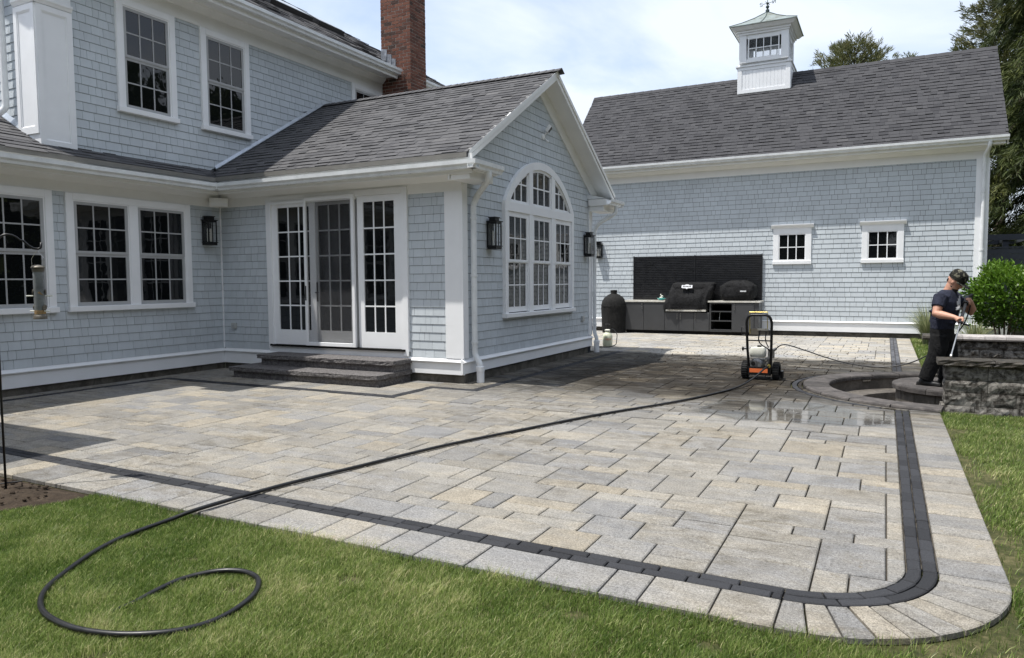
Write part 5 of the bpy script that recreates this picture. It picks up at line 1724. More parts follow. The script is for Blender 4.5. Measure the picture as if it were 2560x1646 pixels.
lantern(FG, 10.03, 2.01, 'black lantern on the gable left of the arched window')
lantern(FG, 14.12, 2.01, 'black lantern on the gable right of the arched window')
lantern(FB, -7.78, 2.21, 'black lantern on the barn wall above the covered smoker')
# floodlight under the gable peak
fl = thing('floodlight', FG.p(12.05, 4.1, 0.02), 'small white floodlight with motion sensor under the gable peak', 'floodlight')
m = MB().lathe([(0, 0), (.055, 0), (.055, .02), (.03, .035), (0, .04)], FG.p(12.05, 4.10, 0.008), axis=(1, 0, 0), n=18)
m.tube([FG.p(12.05, 4.10, .03), FG.p(12.08, 4.17, .07)], .012, 8)
m.build('base', MAT['white'], fl, smooth=True)
Rm = Matrix.Rotation(math.radians(-35), 3, 'Y')
def rbox(cen, sx_, sy_, sz_, R):
    mm_ = MB(); c = Vector(cen)
    mm_.hexa([c + R @ Vector(((-1 if i in (0, 3, 4, 7) else 1) * sx_, (-1 if i in (0, 1, 4, 5) else 1) * sy_, (-1 if i < 4 else 1) * sz_)) for i in range(8)])
    return mm_
cen = FG.p(12.12, 4.24, .10)
Rm = Matrix.Rotation(math.radians(20), 3, 'Z') @ Matrix.Rotation(math.radians(35), 3, 'Y')
rbox(cen, .03, .085, .065, Rm).build('lamp_head', MAT['white'], fl)
rbox(cen + Rm @ Vector((.032, 0, 0)), .004, .07, .05, Rm).build('lens', MAT['black_metal'], fl)
m = MB().tube([FG.p(12.05, 4.09, .03), FG.p(12.10, 4.03, .07)], .01, 8).blob(FG.p(12.11, 4.02, .08), .024)
m.build('sensor', MAT['white'], fl, smooth=True)
# corner loudspeaker
sp = thing('loudspeaker', (XL + .14, YD - .16, 2.86), 'off-white outdoor loudspeaker under the eave in the inside corner', 'loudspeaker')
Rm = Matrix.Rotation(math.radians(-42), 3, 'Z') @ Matrix.Rotation(math.radians(18), 3, 'Y')
c = Vector((XL + .17, YD - .18, 2.93))
pr = MB()
prof = [(-.08, -.05), (.07, -.075), (.09, 0.0), (.07, .075), (-.08, .05)]
pr.prism([c + Rm @ Vector((a, -.15, b)) for a, b in prof], [c + Rm @ Vector((a, .15, b)) for a, b in prof])
pr.build('cabinet', MAT['cream'], sp)
gm_ = MB()
gm_.prism([c + Rm @ Vector((.078, -.13, -.055)), c + Rm @ Vector((.097, -.13, 0)), c + Rm @ Vector((.078, -.13, .055))],
          [c + Rm @ Vector((.078, .13, -.055)), c + Rm @ Vector((.097, .13, 0)), c + Rm @ Vector((.078, .13, .055))])
gm_.build('grille', MAT['white'], sp)
def outlet(F, u, z, label):
    t = thing('outlet_box', F.p(u, z, 0), label, 'outlet')
    MB().fbev(F, u - .055, u + .055, z - .05, z + .05, .008, .05, .008).build('cover', MAT['greybox'], t)
    MB().fbox(F, u - .025, u + .025, z - .03, z + .02, .05, .053).build('socket', MAT['sash'], t)
outlet(FD, -10.25, .76, 'small grey outlet box on the wall left of the granite steps')
outlet(FG, 13.95, .74, 'small grey outlet box on the gable below the arched window')

# ------------------------------------------------------------------ outdoor kitchen against the barn
KY = 20.40
FK = Frame((0, KY, 0), (1, 0, 0), (0, -1, 0))
kit = thing('outdoor_kitchen', (-4.9, 20.7, 0), 'dark grey cabinet run with a pale stone counter along the barn', 'cabinet')
body = MB().box(-6.75, -5.58, KY, YB - 0.1, 0.09, 0.89)
body.box(-5.578, -4.322, KY, YB - 0.1, 0.09, 0.62)
body.box(-4.32, -4.28, KY, YB - 0.1, 0.09, 0.89)
body.box(-4.28, -3.72, YB - 0.15, YB - 0.1, 0.09, 0.89); body.box(-4.28, -3.72, KY, YB - .15, 0.09, 0.12); body.box(-4.28, -3.72, KY, YB - .15, 0.86, 0.89)
body.box(-3.72, -3.01, KY, YB - 0.1, 0.09, 0.89)
body.build('carcass', MAT['cabinet'], kit)
MB().box(-4.279, -3.721, YB - 0.16, YB - 0.151, 0.121, 0.859).build('niche_back', MAT['cab_dark'], kit)
MB().box(-6.72, -3.05, KY + 0.05, YB - 0.1, 0.0, 0.09).build('toe_kick', MAT['cab_dark'], kit)
def kdoor(u0, u1, z0, z1, hx=None, hz=None):
    dr = MB().fbev(FK, u0 + .004, u1 - .004, z0, z1, 0.001, .02, .003).build('door', MAT['cabinet'], kit)
    if hx is not None:
        hm = MB().tube([FK.p(hx, hz, .02), FK.p(hx, hz, .045), FK.p(hx, hz + .17, .045), FK.p(hx, hz + .17, .02)], .006, 6)
        hm.build('handle', MAT['steel'], dr)
kdoor(-6.75, -6.19, .10, .885, -6.235, .70); kdoor(-6.19, -5.58, .10, .885)
kdoor(-5.578, -5.16, .10, .61, -5.21, .42); kdoor(-5.16, -4.75, .10, .61, -5.12, .42); kdoor(-4.75, -4.325, .10, .61, -4.705, .42)
kdoor(-3.72, -3.13, .10, .885, -3.65, .70)
for z_ in (.125, .375, .635):
    MB().box(-4.275, -3.725, KY + .005, YB - .17, z_, z_ + .03).build('shelf', MAT['cabinet'], kit)
MB().tube([(-4.06, KY + .06, .405), (-4.05, KY + .1, .635)], .007, 6).build('shelf_strut', MAT['steel'], kit)
MB().box(-6.80, -5.56, KY - .04, YB - .09, .90, .945).build('counter', MAT['counter'], kit)
MB().box(-4.36, -2.97, KY - .04, YB - .09, .90, .945).build('counter', MAT['counter'], kit)
MB().box(-5.555, -4.365, YB - .22, YB - .09, .90, .945).build('counter', MAT['counter'], kit)
MB().box(-5.53, -4.41, KY - .075, KY + .3, .645, .695).build('grill_apron', MAT['counter'], kit)
# black slatted panel behind it
bs_ = thing('slat_panel', (-4.9, YB - .05, .94), 'black panel of narrow horizontal slats behind the grills', 'panel')
MB().fbox(FB, -6.70, -3.04, .946, 2.22, .03, .045).build('backing_sheet', MAT['slat'], bs_)
nsl = 25
for k in range(nsl):
    z_ = .955 + k * (2.21 - .955) / nsl
    for (u0, u1) in ((-6.68, -4.90), (-4.86, -3.06)):
        MB().fextr(FB, [(.046, z_), (.064, z_ + .002), (.064, z_ + .036), (.046, z_ + .038)], u0, u1).build('slat', MAT['slat'], bs_)
for u0 in (-6.705, -4.895, -3.055):
    MB().fbox(FB, u0, u0 + .03, .946, 2.235, .046, .072).build('upright', MAT['slat'], bs_)

def cloth_cover(name, label, secs, group=None, logo=None, mat='cover', amp=.034):
    """fabric cover: sections [(z, x0, x1, y0, y1)] lofted with rounded corners and folds"""
    z0 = secs[0][0]
    t = thing(name, ((secs[0][1] + secs[0][2]) / 2, (secs[0][3] + secs[0][4]) / 2, z0), label, 'grill cover', group)
    n = 56
    V, fs = [], []
    rows = []
    for a, b in zip(secs[:-1], secs[1:]):
        for k in range(4):
            s_ = k / 4
            rows.append(tuple(a[i] * (1 - s_) + b[i] * s_ for i in range(5)))
    rows.append(secs[-1])
    for j, (z, x0, x1, y0, y1) in enumerate(rows):
        cx_, cy_ = (x0 + x1) / 2, (y0 + y1) / 2
        for k in range(n):
            a = 2 * math.pi * k / n
            e = 0.32
            px_ = cx_ + (x1 - x0) / 2 * math.copysign(abs(math.cos(a)) ** e, math.cos(a))
            py_ = cy_ + (y1 - y0) / 2 * math.copysign(abs(math.sin(a)) ** e, math.sin(a))
            f = amp * (mnoise.noise(Vector((px_ * 6, z * 2.2 + px_ * 2, py_ * 5))) + .5 * mnoise.noise(Vector((px_ * 15, z * 5, py_ * 12))))
            f *= 1.4 if j < len(rows) * .6 else .5
            V.append((px_ + math.cos(a) * f, py_ + math.sin(a) * f * 1.6, z + f * .5))
    for j in range(len(rows) - 1):
        for k in range(n):
            fs.append((j * n + k, j * n + (k + 1) % n, (j + 1) * n + (k + 1) % n, (j + 1) * n + k))
    fs.append(tuple((len(rows) - 1) * n + k for k in range(n)))
    m = MB().add(V, fs)
    m.build('cover', MAT[mat], t, smooth='all')
    return t
g1 = cloth_cover('covered_grill', 'large grill under a black fabric cover with a white patch', [(.70, -5.60, -4.38, 20.30, 20.95), (.86, -5.58, -4.37, 20.30, 20.97), (1.08, -5.52, -4.30, 20.36, 20.98), (1.30, -5.45, -4.24, 20.46, 20.98), (1.42, -5.40, -4.22, 20.52, 20.97), (1.455, -5.34, -4.28, 20.58, 20.92)], 'covered grills')
pm = Matrix.Translation(Vector((-4.95, 20.425, 1.325))) @ Matrix.Rotation(math.radians(62), 4, 'X')
lg = MB()
lp_ = lambda a, b, d=0: pm @ Vector((a, b, d))
sh_pts = [(-.15, -.04), (-.15, .045), (-.06, .045), (-.04, .065), (.04, .065), (.06, .045), (.15, .045), (.15, -.04), (.03, -.05), (0, -.075), (-.03, -.05)]
lg.prism([lp_(a, b, 0) for a, b in sh_pts], [lp_(a, b, .03) for a, b in sh_pts]); lg.build('patch', MAT['logo'], g1)
lk = MB()
for k in range(6):
    lk.prism([lp_(-.115 + k * .04, -.02, .0305), lp_(-.09 + k * .04, -.02, .0305), lp_(-.085 + k * .04, .025, .0305), lp_(-.11 + k * .04, .025, .0305)],
             [lp_(-.115 + k * .04, -.02, .032), lp_(-.09 + k * .04, -.02, .032), lp_(-.085 + k * .04, .025, .032), lp_(-.11 + k * .04, .025, .032)])
lk.build('patch_print', MAT['cover'], g1)
g2 = cloth_cover('covered_grill', 'smaller domed grill under a black cover at the counter end', [(.95, -3.98, -3.22, 20.42, 20.95), (1.05, -4.04, -3.14, 20.38, 20.97), (1.22, -4.05, -3.12, 20.38, 20.98), (1.34, -4.04, -3.13, 20.40, 20.98), (1.43, -3.96, -3.22, 20.46, 20.96), (1.50, -3.80, -3.40, 20.56, 20.9)], 'covered grills', amp=.040)
lg = MB().fbox(FK, -3.50, -3.34, 1.19, 1.225, .04, .052); lg.build('patch', MAT['logo'], g2)
# kamado smoker under its cover
eg = thing('covered_smoker', (-7.08, 20.35, 0), 'egg-shaped smoker under a black cover left of the cabinets', 'smoker')
V, fs = [], []
prof = [(.33, .0), (.345, .2), (.35, .5), (.36, .72), (.365, .80), (.34, .92), (.27, 1.03), (.16, 1.11), (.095, 1.135), (.085, 1.15), (.10, 1.19), (.085, 1.215), (.0, 1.22)]
n = 40
for r, h in prof:
    for k in range(n):
        a = 2 * math.pi * k / n
        f = 1 + (0.035 * mnoise.noise(Vector((math.cos(a) * 3.5, math.sin(a) * 3.5, h * 1.2))) if h < .8 else .008 * mnoise.noise(Vector((math.cos(a) * 5, math.sin(a) * 5, h * 6))))
        if h < .75: f *= 1 + .03 * math.sin(a * 7 + h * 2)
        V.append((-7.08 + r * f * math.cos(a), 20.35 + r * f * math.sin(a), h))
fs = [(j * n + k, j * n + (k + 1) % n, (j + 1) * n + (k + 1) % n, (j + 1) * n + k) for j in range(len(prof) - 1) for k in range(n)]
MB().add(V, fs).build('cover', MAT['eggcover'], eg, smooth='all')
MB().lathe([(.372, -.006), (.378, 0), (.372, .006)], (-7.08, 20.35, .79), n=40).build('seam', MAT['eggcover'], eg)
MB().lathe([(.0, 0), (.088, 0), (.10, .03), (.10, .07), (.0, .078)], (-7.08, 20.35, 1.17), n=20).build('top_knot', MAT['eggcover'], eg)
# small dish with shells on the counter
dsh = thing('serving_dish', (-5.72, 20.55, .946), 'turquoise dish holding cream ornaments on the stone counter', 'dish')
MB().lathe([(0, 0), (.06, 0), (.09, .03), (.125, .06), (.118, .062), (.085, .036), (0, .02)], (-5.72, 20.55, .946), n=24).build('bowl', MAT['turquoise'], dsh, smooth=True)
mm_ = MB().blob((-5.72, 20.53, 1.02), (.055, .045, .03)).blob((-5.70, 20.55, 1.065), (.04, .035, .025)).blob((-5.73, 20.54, 1.105), (.022, .02, .025))
mm_.build('ornament', MAT['ivory'], dsh, smooth=True)

# ------------------------------------------------------------------ pump sprayer
sprx, spry = -5.70, 15.95
spr = thing('pump_sprayer', (sprx, spry, 0), 'pale yellow pump sprayer bottle standing beside the sunroom corner', 'sprayer')
MB().lathe([(0, 0), (.10, 0), (.112, .02), (.115, .12), (.113, .22), (.095, .28), (.06, .315), (.045, .325), (.045, .34), (0, .34)], (sprx, spry, 0.004), n=28).build('tank', MAT['sprayer'], spr, smooth=True)
MB().lathe([(0, 0), (.062, 0), (.066, .03), (.05, .045), (.02, .05), (0, .05)], (sprx, spry, .345), n=20).build('collar', MAT['ivory'], spr, smooth=True)
MB().tube([(sprx, spry, .39), (sprx, spry, .50)], .012, 8).tube([(sprx - .055, spry, .505), (sprx + .055, spry, .505)], .014, 8).build('pump_handle', MAT['rubber'], spr, smooth=True)
MB().tube(curve_pts([(sprx + .05, spry, .36), (sprx + .14, spry - .04, .42), (sprx + .27, spry - .1, .30), (sprx + .28, spry - .2, .06), (sprx + .18, spry - .38, .015), (sprx - .06, spry - .42, .015)]), .009, 8).build('hose', MAT['rubber'], spr, smooth=True)
MB().tube([(sprx + .02, spry - .42, .02), (sprx - .16, spry - .44, .02)], .017, 8).build('wand', MAT['rubber'], spr, smooth=True)
lab = Vector((sprx + .055, spry - .108, .17))
Mx = Matrix.Translation(lab + Vector((0.005, -.006, 0))) @ Matrix.Rotation(math.radians(22), 4, 'Z') @ Matrix.Rotation(math.radians(90), 4, 'X')
text_mesh('HDX', .065, 'label_print', MAT['orange'], spr, Mx, .002)

# ------------------------------------------------------------------ pressure washer
WX, WY = -1.66, 11.55
pw = thing('pressure_washer', (WX, WY, 0), 'petrol pressure washer with black frame, cream tank and two wheels', 'pressure washer')
for sx_ in (-1, 1):
    cx_ = WX + sx_ * .225
    wh = thing_w = None
    ty = MB().lathe([(.075, -.045), (.115, -.05), (.13, -.035), (.133, 0), (.13, .035), (.115, .05), (.075, .045)], (cx_, WY - .02, .133), axis=(1, 0, 0), n=28)
    for k in range(24):
        a = 2 * math.pi * k / 24
        c_ = Vector((cx_, WY - .02 + .133 * math.cos(a), .133 + .133 * math.sin(a)))
        ty.box(c_.x - .04, c_.x + .04, c_.y - .006, c_.y + .006, c_.z - .006, c_.z + .006)
    wheel = ty.build('wheel', MAT['tyre'], pw)
    MB().lathe([(0, -.03), (.076, -.03), (.076, .03), (0, .03)], (cx_, WY - .02, .133), axis=(1, 0, 0), n=20).build('rim', MAT['black_metal'], wheel)
fr = MB()
hw_ = .17
fr.tube(curve_pts([(WX - hw_ + .03, WY + .28, .08), (WX - hw_ + .02, WY - .12, .10), (WX - hw_, WY - .20, .45), (WX - hw_ - .01, WY - .27, .90), (WX - hw_ + .03, WY - .285, .985), (WX + hw_ - .03, WY - .285, .985), (WX + hw_ + .01, WY - .27, .90), (WX + hw_, WY - .20, .45), (WX + hw_ - .02, WY - .12, .10), (WX + hw_ - .03, WY + .28, .08)], 5), .0195, 10)
fr.tube([(WX - .2, WY - .02, .133), (WX + .2, WY - .02, .133)], .012, 8)
fr.tube([(WX - hw_, WY - .22, .60), (WX + hw_, WY - .22, .60)], .010, 8)
fr.build('frame', MAT['black_metal'], pw, smooth=True)
MB().box(WX - .16, WX + .16, WY - .16, WY + .26, .105, .125).build('deck_plate', MAT['black_metal'], pw)
MB().box(WX - .165, WX + .165, WY - .185, WY - .16, .075, .20).build('front_plate', MAT['black_metal'], pw)
MB().box(WX - .14, WX + .12, WY - .189, WY - .1855, .115, .175).build('warning_label', MAT['orange'], pw)
en = MB()
en.box(WX - .13, WX + .06, WY - .08, WY + .14, .126, .30)
for k in range(6): en.box(WX - .135, WX + .01, WY - .10, WY - .081, .15 + k * .025, .16 + k * .025)
en.lathe([(0, 0), (.085, 0), (.095, .02), (.095, .05), (.06, .07), (0, .07)], (WX - .04, WY - .08, .22), axis=(0, -1, 0), n=20)
en.build('engine', MAT['engine'], pw)
mu = MB().box(WX - .135, WX - .045, WY - .165, WY - .125, .20, .29); mu.build('muffler', MAT['engine'], pw)
MB().lathe([(0, 0), (.03, 0), (.03, .006), (0, .006)], (WX - .09, WY - .166, .245), axis=(0, -1, 0), n=16).build('exhaust_port', MAT['cab_dark'], pw)
tk = MB()
V = []; n = 28
for (z_, s_) in ((.335, .86), (.35, .97), (.40, 1.0), (.45, .96), (.48, .82), (.487, .6)):
    for k in range(n):
        a = 2 * math.pi * k / n
        V.append((WX - .045 + .120 * s_ * math.copysign(abs(math.cos(a)) ** .5, math.cos(a)), WY - .01 + .10 * s_ * math.copysign(abs(math.sin(a)) ** .5, math.sin(a)), z_))
fs = [(j * n + k, j * n + (k + 1) % n, (j + 1) * n + (k + 1) % n, (j + 1) * n + k) for j in range(5) for k in range(n)] + [tuple(range(n))[::-1], tuple(5 * n + k for k in range(n))]
tk.add(V, fs).build('fuel_tank', MAT['ivory'], pw, smooth=True)
MB().lathe([(0, 0), (.032, 0), (.032, .022), (0, .026)], (WX - .03, WY, .487), n=16).build('fuel_cap', MAT['cab_dark'], pw)
pu = MB().box(WX + .07, WX + .15, WY - .1, WY + .08, .13, .33).box(WX + .10, WX + .19, WY - .06, WY + .03, .33, .46)
pu.tube([(WX + .14, WY - .09, .2), (WX + .14, WY - .15, .22)], .022, 8).tube([(WX + .17, WY, .44), (WX + .215, WY, .47)], .022, 8)
pu.build('pump', MAT['engine'], pw)
for k in range(5):
    MB().lathe([(0, 0), (.016, 0), (.016, .03), (0, .03)], (WX + .085 + .02 * (k % 2), WY - .1 - .002, .16 + k * .035), axis=(0, -1, 0), n=10).build('pump_bolt', MAT['steel'], pw)
pn = MB().box(WX - .14, WX + .13, WY - .255, WY - .235, .69, .78); pn.build('instrument_panel', MAT['brass'] if False else MAT['bronze'], pw)
MB().box(WX - .02, WX + .13, WY - .268, WY - .256, .755, .785).build('regulator', MAT['steel'], pw)
MB().tube([(WX - .13, WY - .25, .70), (WX - .135, WY - .28, 1.03), (WX + .12, WY - .28, 1.03), (WX + .12, WY - .26, .78)], .007, 6).build('wand_holder', MAT['brass'], pw)
MB().tube([(WX - .19, WY - .26, .80), (WX - .25, WY - .26, .80), (WX - .25, WY - .26, .69), (WX - .20, WY - .26, .69)], .006, 6).build('hose_hook', MAT['black_metal'], pw)
MB().tube([(WX - .165, WY - .205, .47), (WX - .225, WY - .205, .47)], .010, 8).lathe([(0, 0), (.03, 0), (.034, .02), (0, .03)], (WX - .225, WY - .205, .47), axis=(-1, 0, 0), n=12).build('fold_knob', MAT['black_metal'], pw, smooth=True)
MB().tube(curve_pts([(WX + .01, WY - .262, .75), (WX - .01, WY - .26, .62), (WX + .02, WY - .26, .55), (WX + .14, WY - .20, .47), (WX + .15, WY - .12, .40)]), .009, 8).build('pressure_line', MAT['rubber'], pw, smooth=True)
MB().tube(curve_pts([(WX + .10, WY - .262, .74), (WX + .09, WY - .26, .60), (WX + .13, WY - .2, .50)]), .008, 8).build('control_cable', MAT['rubber'], pw, smooth=True)
MB().box(WX + .26, WX + .31, WY + .05, WY + .2, 0.02, .12).build('foot_pad', MAT['rubber'], pw)

# ------------------------------------------------------------------ hoses
def smooth_path(P, n=8):
    P = [Vector(p) for p in P]; out = []
    for i in range(len(P) - 1):
        p0, p1, p2, p3 = P[max(i - 1, 0)], P[i], P[i + 1], P[min(i + 2, len(P) - 1)]
        for k in range(n):
            t = k / n
            out.append(0.5 * ((2 * p1) + (p2 - p0) * t + (2 * p0 - 5 * p1 + 4 * p2 - p3) * t * t + (3 * p1 - p0 - 3 * p2 + p3) * t ** 3))
    out.append(P[-1]); return out
gh = thing('garden_hose', (-3.2, 5.5, 0), 'black rubber hose crossing the patio and looping on the lawn', 'hose')
hp = [(WX + .14, WY - .15, .215), (WX + .09, WY - .32, .19), (WX - .02, 10.85, .08), (-1.84, 10.15, .018), (-2.24, 8.86, .018), (-2.80, 7.62, .018), (-3.21, 6.50, .018), (-3.54, 5.55, .018), (-3.76, 4.62, .018), (-3.92, 3.92, .018), (-3.99, 3.28, .022), (-4.04, 3.05, -0.003), (-4.03, 2.75, -0.007), (-3.95, 2.5, -0.007),
      (-3.82, 2.27, -0.007), (-3.70, 2.10, -0.005), (-3.56, 1.98, -0.003), (-3.38, 1.90, -0.001), (-3.15, 1.875, -0.001), (-2.95, 1.91, -0.001), (-2.80, 1.985, -0.003), (-2.70, 2.09, -0.009), (-2.655, 2.22, -0.013), (-2.655, 2.36, -0.007), (-2.70, 2.50, -0.001), (-2.81, 2.62, 0.001), (-2.95, 2.655, 0.001), (-3.08, 2.60, -0.001), (-3.17, 2.46, -0.007), (-3.18, 2.31, -0.015), (-3.18, 2.2, -0.027), (-3.19, 2.08, -0.033)]
MB().tube(smooth_path(hp, 8), .0135, 10).build('hose', MAT['rubber'], gh, smooth='all')
MB().lathe([(0, -.03), (.024, -.03), (.026, 0), (.024, .03), (0, .03)], (WX + .135, WY - .165, .218), axis=(0.1, -1, -.1), n=12).build('coupling', MAT['brass'], gh)

# ------------------------------------------------------------------ bird feeder on a hook
FPX_, FPY_ = -5.80, 3.02
hk = thing('shepherd_hook', (FPX_, FPY_, 0), 'thin black shepherd hook standing in the soil at the left edge', 'hook')
ad = Vector((0.47, 0.88, 0)).normalized()
def hp_(a, z): return Vector((FPX_, FPY_, 0)) + ad * a + Vector((0, 0, z))
pts = [hp_(0, -.05), hp_(0, .8), hp_(0.0, 1.70)]
for k in range(1, 13):
    t = math.pi * k / 12
    pts.append(hp_(.085 - .085 * math.cos(t) if k < 7 else .085 - .11 * math.cos(t), 1.72 + .155 * math.sin(t) if k < 7 else 1.74 + .135 * math.sin(t)))
pts[-3:] = [hp_(.185, 1.83), hp_(.215, 1.795), hp_(.245, 1.775)]
pts += [hp_(.275, 1.772), hp_(.292, 1.785), hp_(.296, 1.82)]
MB().tube(pts, .0085, 8).build('pole', MAT['black_metal'], hk, smooth='all')
MB().tube([hp_(-.10, -.02), hp_(-.10, .03), hp_(.10, .03), hp_(.10, -.02)], .006, 6).build('foot_spike', MAT['black_metal'], hk)
fc = hp_(.268, 1.764)
bf = thing('bird_feeder', (fc.x, fc.y, 1.26), 'clear tube bird feeder with bronze lid hanging from the hook', 'bird feeder')
cx_, cy_ = fc.x, fc.y
MB().lathe([(0, 0), (.037, 0), (.037, .335), (0, .335)], (cx_, cy_, 1.275), n=24).build('tube', MAT['ftube'], bf, smooth=True)
MB().lathe([(0, 0), (.046, 0), (.046, .022), (.04, .03), (0, .03)], (cx_, cy_, 1.245), n=24).build('base', MAT['bronze'], bf, smooth=True)
MB().lathe([(0, .022), (.02, .020), (.036, .014), (.047, .003), (.047, -.004), (.040, -.004), (.040, -.03), (0, -.03)], (cx_, cy_, 1.632), n=24).build('lid', MAT['bronze'], bf, smooth=True)
MB().lathe([(0, 0), (.0375, 0), (.0375, .03), (.02, .045), (0, .048)], (cx_, cy_, 1.282), n=20).build('seed', MAT['seed'], bf, smooth=True)
for (z_, off) in ((1.305, 0), (1.42, .6)):
    for k in range(2):
        a = off + math.pi * k + .3
        dv = Vector((math.cos(a), math.sin(a), 0)); c_ = Vector((cx_, cy_, z_))
        MB().tube([c_ + dv * .03, c_ + dv * .085], .0050, 8).build('perch', MAT['ivory'], bf, smooth=True)
        MB().lathe([(.018, 0), (.022, .006), (.014, .008), (.0, .004)], c_ + dv * .036 + Vector((0, 0, .028)), axis=dv, n=14).build('port', MAT['bronze'], bf)
MB().tube([(cx_, cy_, 1.44), (cx_ + .01, cy_ + .01, 1.45)], .0375, 12).build('baffle', MAT['seed'], bf)
wv_ = Vector((CR.x, CR.y, 0)).normalized() * .045
MB().tube([Vector((cx_, cy_, 1.63)) - wv_, Vector((cx_, cy_, 1.70)) - wv_ * 1.0, Vector((cx_, cy_, 1.764)), Vector((cx_, cy_, 1.70)) + wv_, Vector((cx_, cy_, 1.63)) + wv_], .002, 5).build('hanger_wire', MAT['steel'], bf)
# ------------------------------------------------------------------ the person with the lance
PB0 = Vector((0.69, 11.08, 0))
PF = Vector((0.93, -0.37, 0)).normalized(); PSD = Vector((PF.y, -PF.x, 0))
def L(f, s, z): return PB0 + PF * f + PSD * s + Vector((0, 0, z))
person = thing('person', (PB0.x, PB0.y, 0.095), 'person in navy T-shirt, black trousers and camouflage cap holding a spray lance', 'person')
def loft(m, secs, n=18):
    """secs: (centre, axis_a, ra, axis_b, rb)"""
    V = []
    for c, a, ra, b, rb in secs:
        for k in range(n):
            t = 2 * math.pi * k / n
            V.append(c + a * (ra * math.cos(t)) + b * (rb * math.sin(t)))
    fs = [(j * n + k, j * n + (k + 1) % n, (j + 1) * n + (k + 1) % n, (j + 1) * n + k) for j in range(len(secs) - 1) for k in range(n)]
    fs += [tuple(range(n))[::-1], tuple((len(secs) - 1) * n + k for k in range(n))]
    m.add(V, fs)
def fuse(o, vox, it=3):
    r = o.modifiers.new('fuse', 'REMESH'); r.mode = 'VOXEL'; r.voxel_size = vox; r.use_smooth_shade = True
    s = o.modifiers.new('soften', 'SMOOTH'); s.iterations = it; s.factor = .5
G0 = Vector((0.915, 10.93, 1.17)); TIP = Vector((0.700, 9.86, 0.60))
HR = G0.lerp(TIP, .33); HLf = Vector((0.95, 11.00, 1.215))
sR, eR = L(.02, .185, 1.275), Vector((0.585, 10.79, 1.055))
wR = HR + Vector((-.055, .06, .035))
sL, eL = L(.03, -.185, 1.275), Vector((1.02, 11.22, 1.06))
wL = HLf + Vector((.03, .06, .0))
m = MB()
# head, neck
hc = L(.130, 0, 1.462)
RH = Matrix(((PF.x, PSD.x, 0), (PF.y, PSD.y, 0), (0, 0, 1))) @ Matrix.Rotation(math.radians(38), 3, 'Y')
hp = lambda a, b, c: hc + RH @ Vector((a, b, c))
m.blob(hp(-.012, 0, .02), (.100, .080, .110), 20, 14, RH)
m.blob(hp(.02, 0, -.055), (.070, .063, .072), 16, 10, RH)
m.blob(hp(.092, 0, -.015), (.02, .014, .026), 10, 8, RH)
m.blob(hp(.078, 0, .02), (.012, .010, .03), 10, 8, RH)
for sd in (-1, 1):
    m.blob(hp(-.005, .075 * sd, -.005), (.018, .010, .030), 10, 8, RH)
    m.blob(hp(.072, .03 * sd, .022), (.012, .018, .008), 8, 6, RH)
m.blob(hp(.082, 0, -.052), (.012, .026, .008), 10, 6, RH)
m.tube([L(.03, 0, 1.28), L(.065, 0, 1.37), hp(-.02, 0, -.03)], [.080, .066, .062], 16)
# arms
for s_, e_, w_ in ((sR, eR, wR), (sL, eL, wL)):
    m.tube([s_, s_.lerp(e_, .35), s_.lerp(e_, .7), e_, e_.lerp(w_, .25), e_.lerp(w_, .65), w_], [.062, .063, .055, .049, .053, .041, .029], 14)
# hands closed round the lance and the grip
def hand(w_, c_, ax, side):
    ax = ax.normalized(); d = (c_ - w_); d = (d - ax * d.dot(ax)).normalized(); o_ = ax.cross(d)
    m.tube([w_, w_.lerp(c_, .5), c_ - d * .012], [.027, .034, .036], 12)
    for k, (off, ln) in enumerate(((-.034, .9), (-.012, 1.0), (.011, .97), (.032, .8))):
        b = c_ + ax * off - o_ * (.022 * side)
        m.tube([b - d * .02, b + d * (.022 * ln), c_ + ax * off + d * (.030 * ln) + o_ * (.008 * side), c_ + ax * off + d * .008 + o_ * (.030 * side * ln)], [.0105, .0105, .0095, .008], 8)
    m.tube([c_ - ax * .03 - d * .02, c_ - ax * .05 + o_ * (.022 * side), c_ - ax * .036 + d * .022 + o_ * (.026 * side)], [.013, .0115, .009], 8)
LAX = (TIP - G0).normalized()
hand(wR, HR, LAX, 1)
hand(wL, HLf, Vector((0, .1, 1)), -1)
bd = m.build('body', MAT['skin'], person); fuse(bd, .0065, 2)
# shirt
m = MB()
U = Vector((0, 0, 1))
loft(m, [(L(-.015, 0, .845), PSD, .178, PF, .135), (L(-.01, 0, .90), PSD, .176, PF, .137), (L(.005, 0, .99), PSD, .180, PF, .158), (L(.02, 0, 1.09), PSD, .188, PF, .158),
         (L(.03, 0, 1.19), PSD, .205, PF, .150), (L(.03, 0, 1.27), PSD, .205, PF, .128), (L(.035, 0, 1.335), PSD, .150, PF, .098), (L(.045, 0, 1.362), PSD, .075, PF, .072)], 28)
for s_, e_, k in ((sR, eR, .62), (sL, eL, .60)):
    m.tube([s_ + (s_ - s_.lerp(e_, .2)) * .3, s_, s_.lerp(e_, .3), s_.lerp(e_, k)], [.074, .086, .084, .078], 16)
for (f_, s2, z_, r_) in ((.12, .08, .93, .03), (-.13, .05, .95, .03), (.10, -.06, 1.0, .03), (-.12, .10, 1.08, .03)):
    m.blob(L(f_, s2, z_), (r_, .06, .018), 10, 6)
shirt = m.build('t_shirt', MAT['shirt'], person); fuse(shirt, .010, 2)
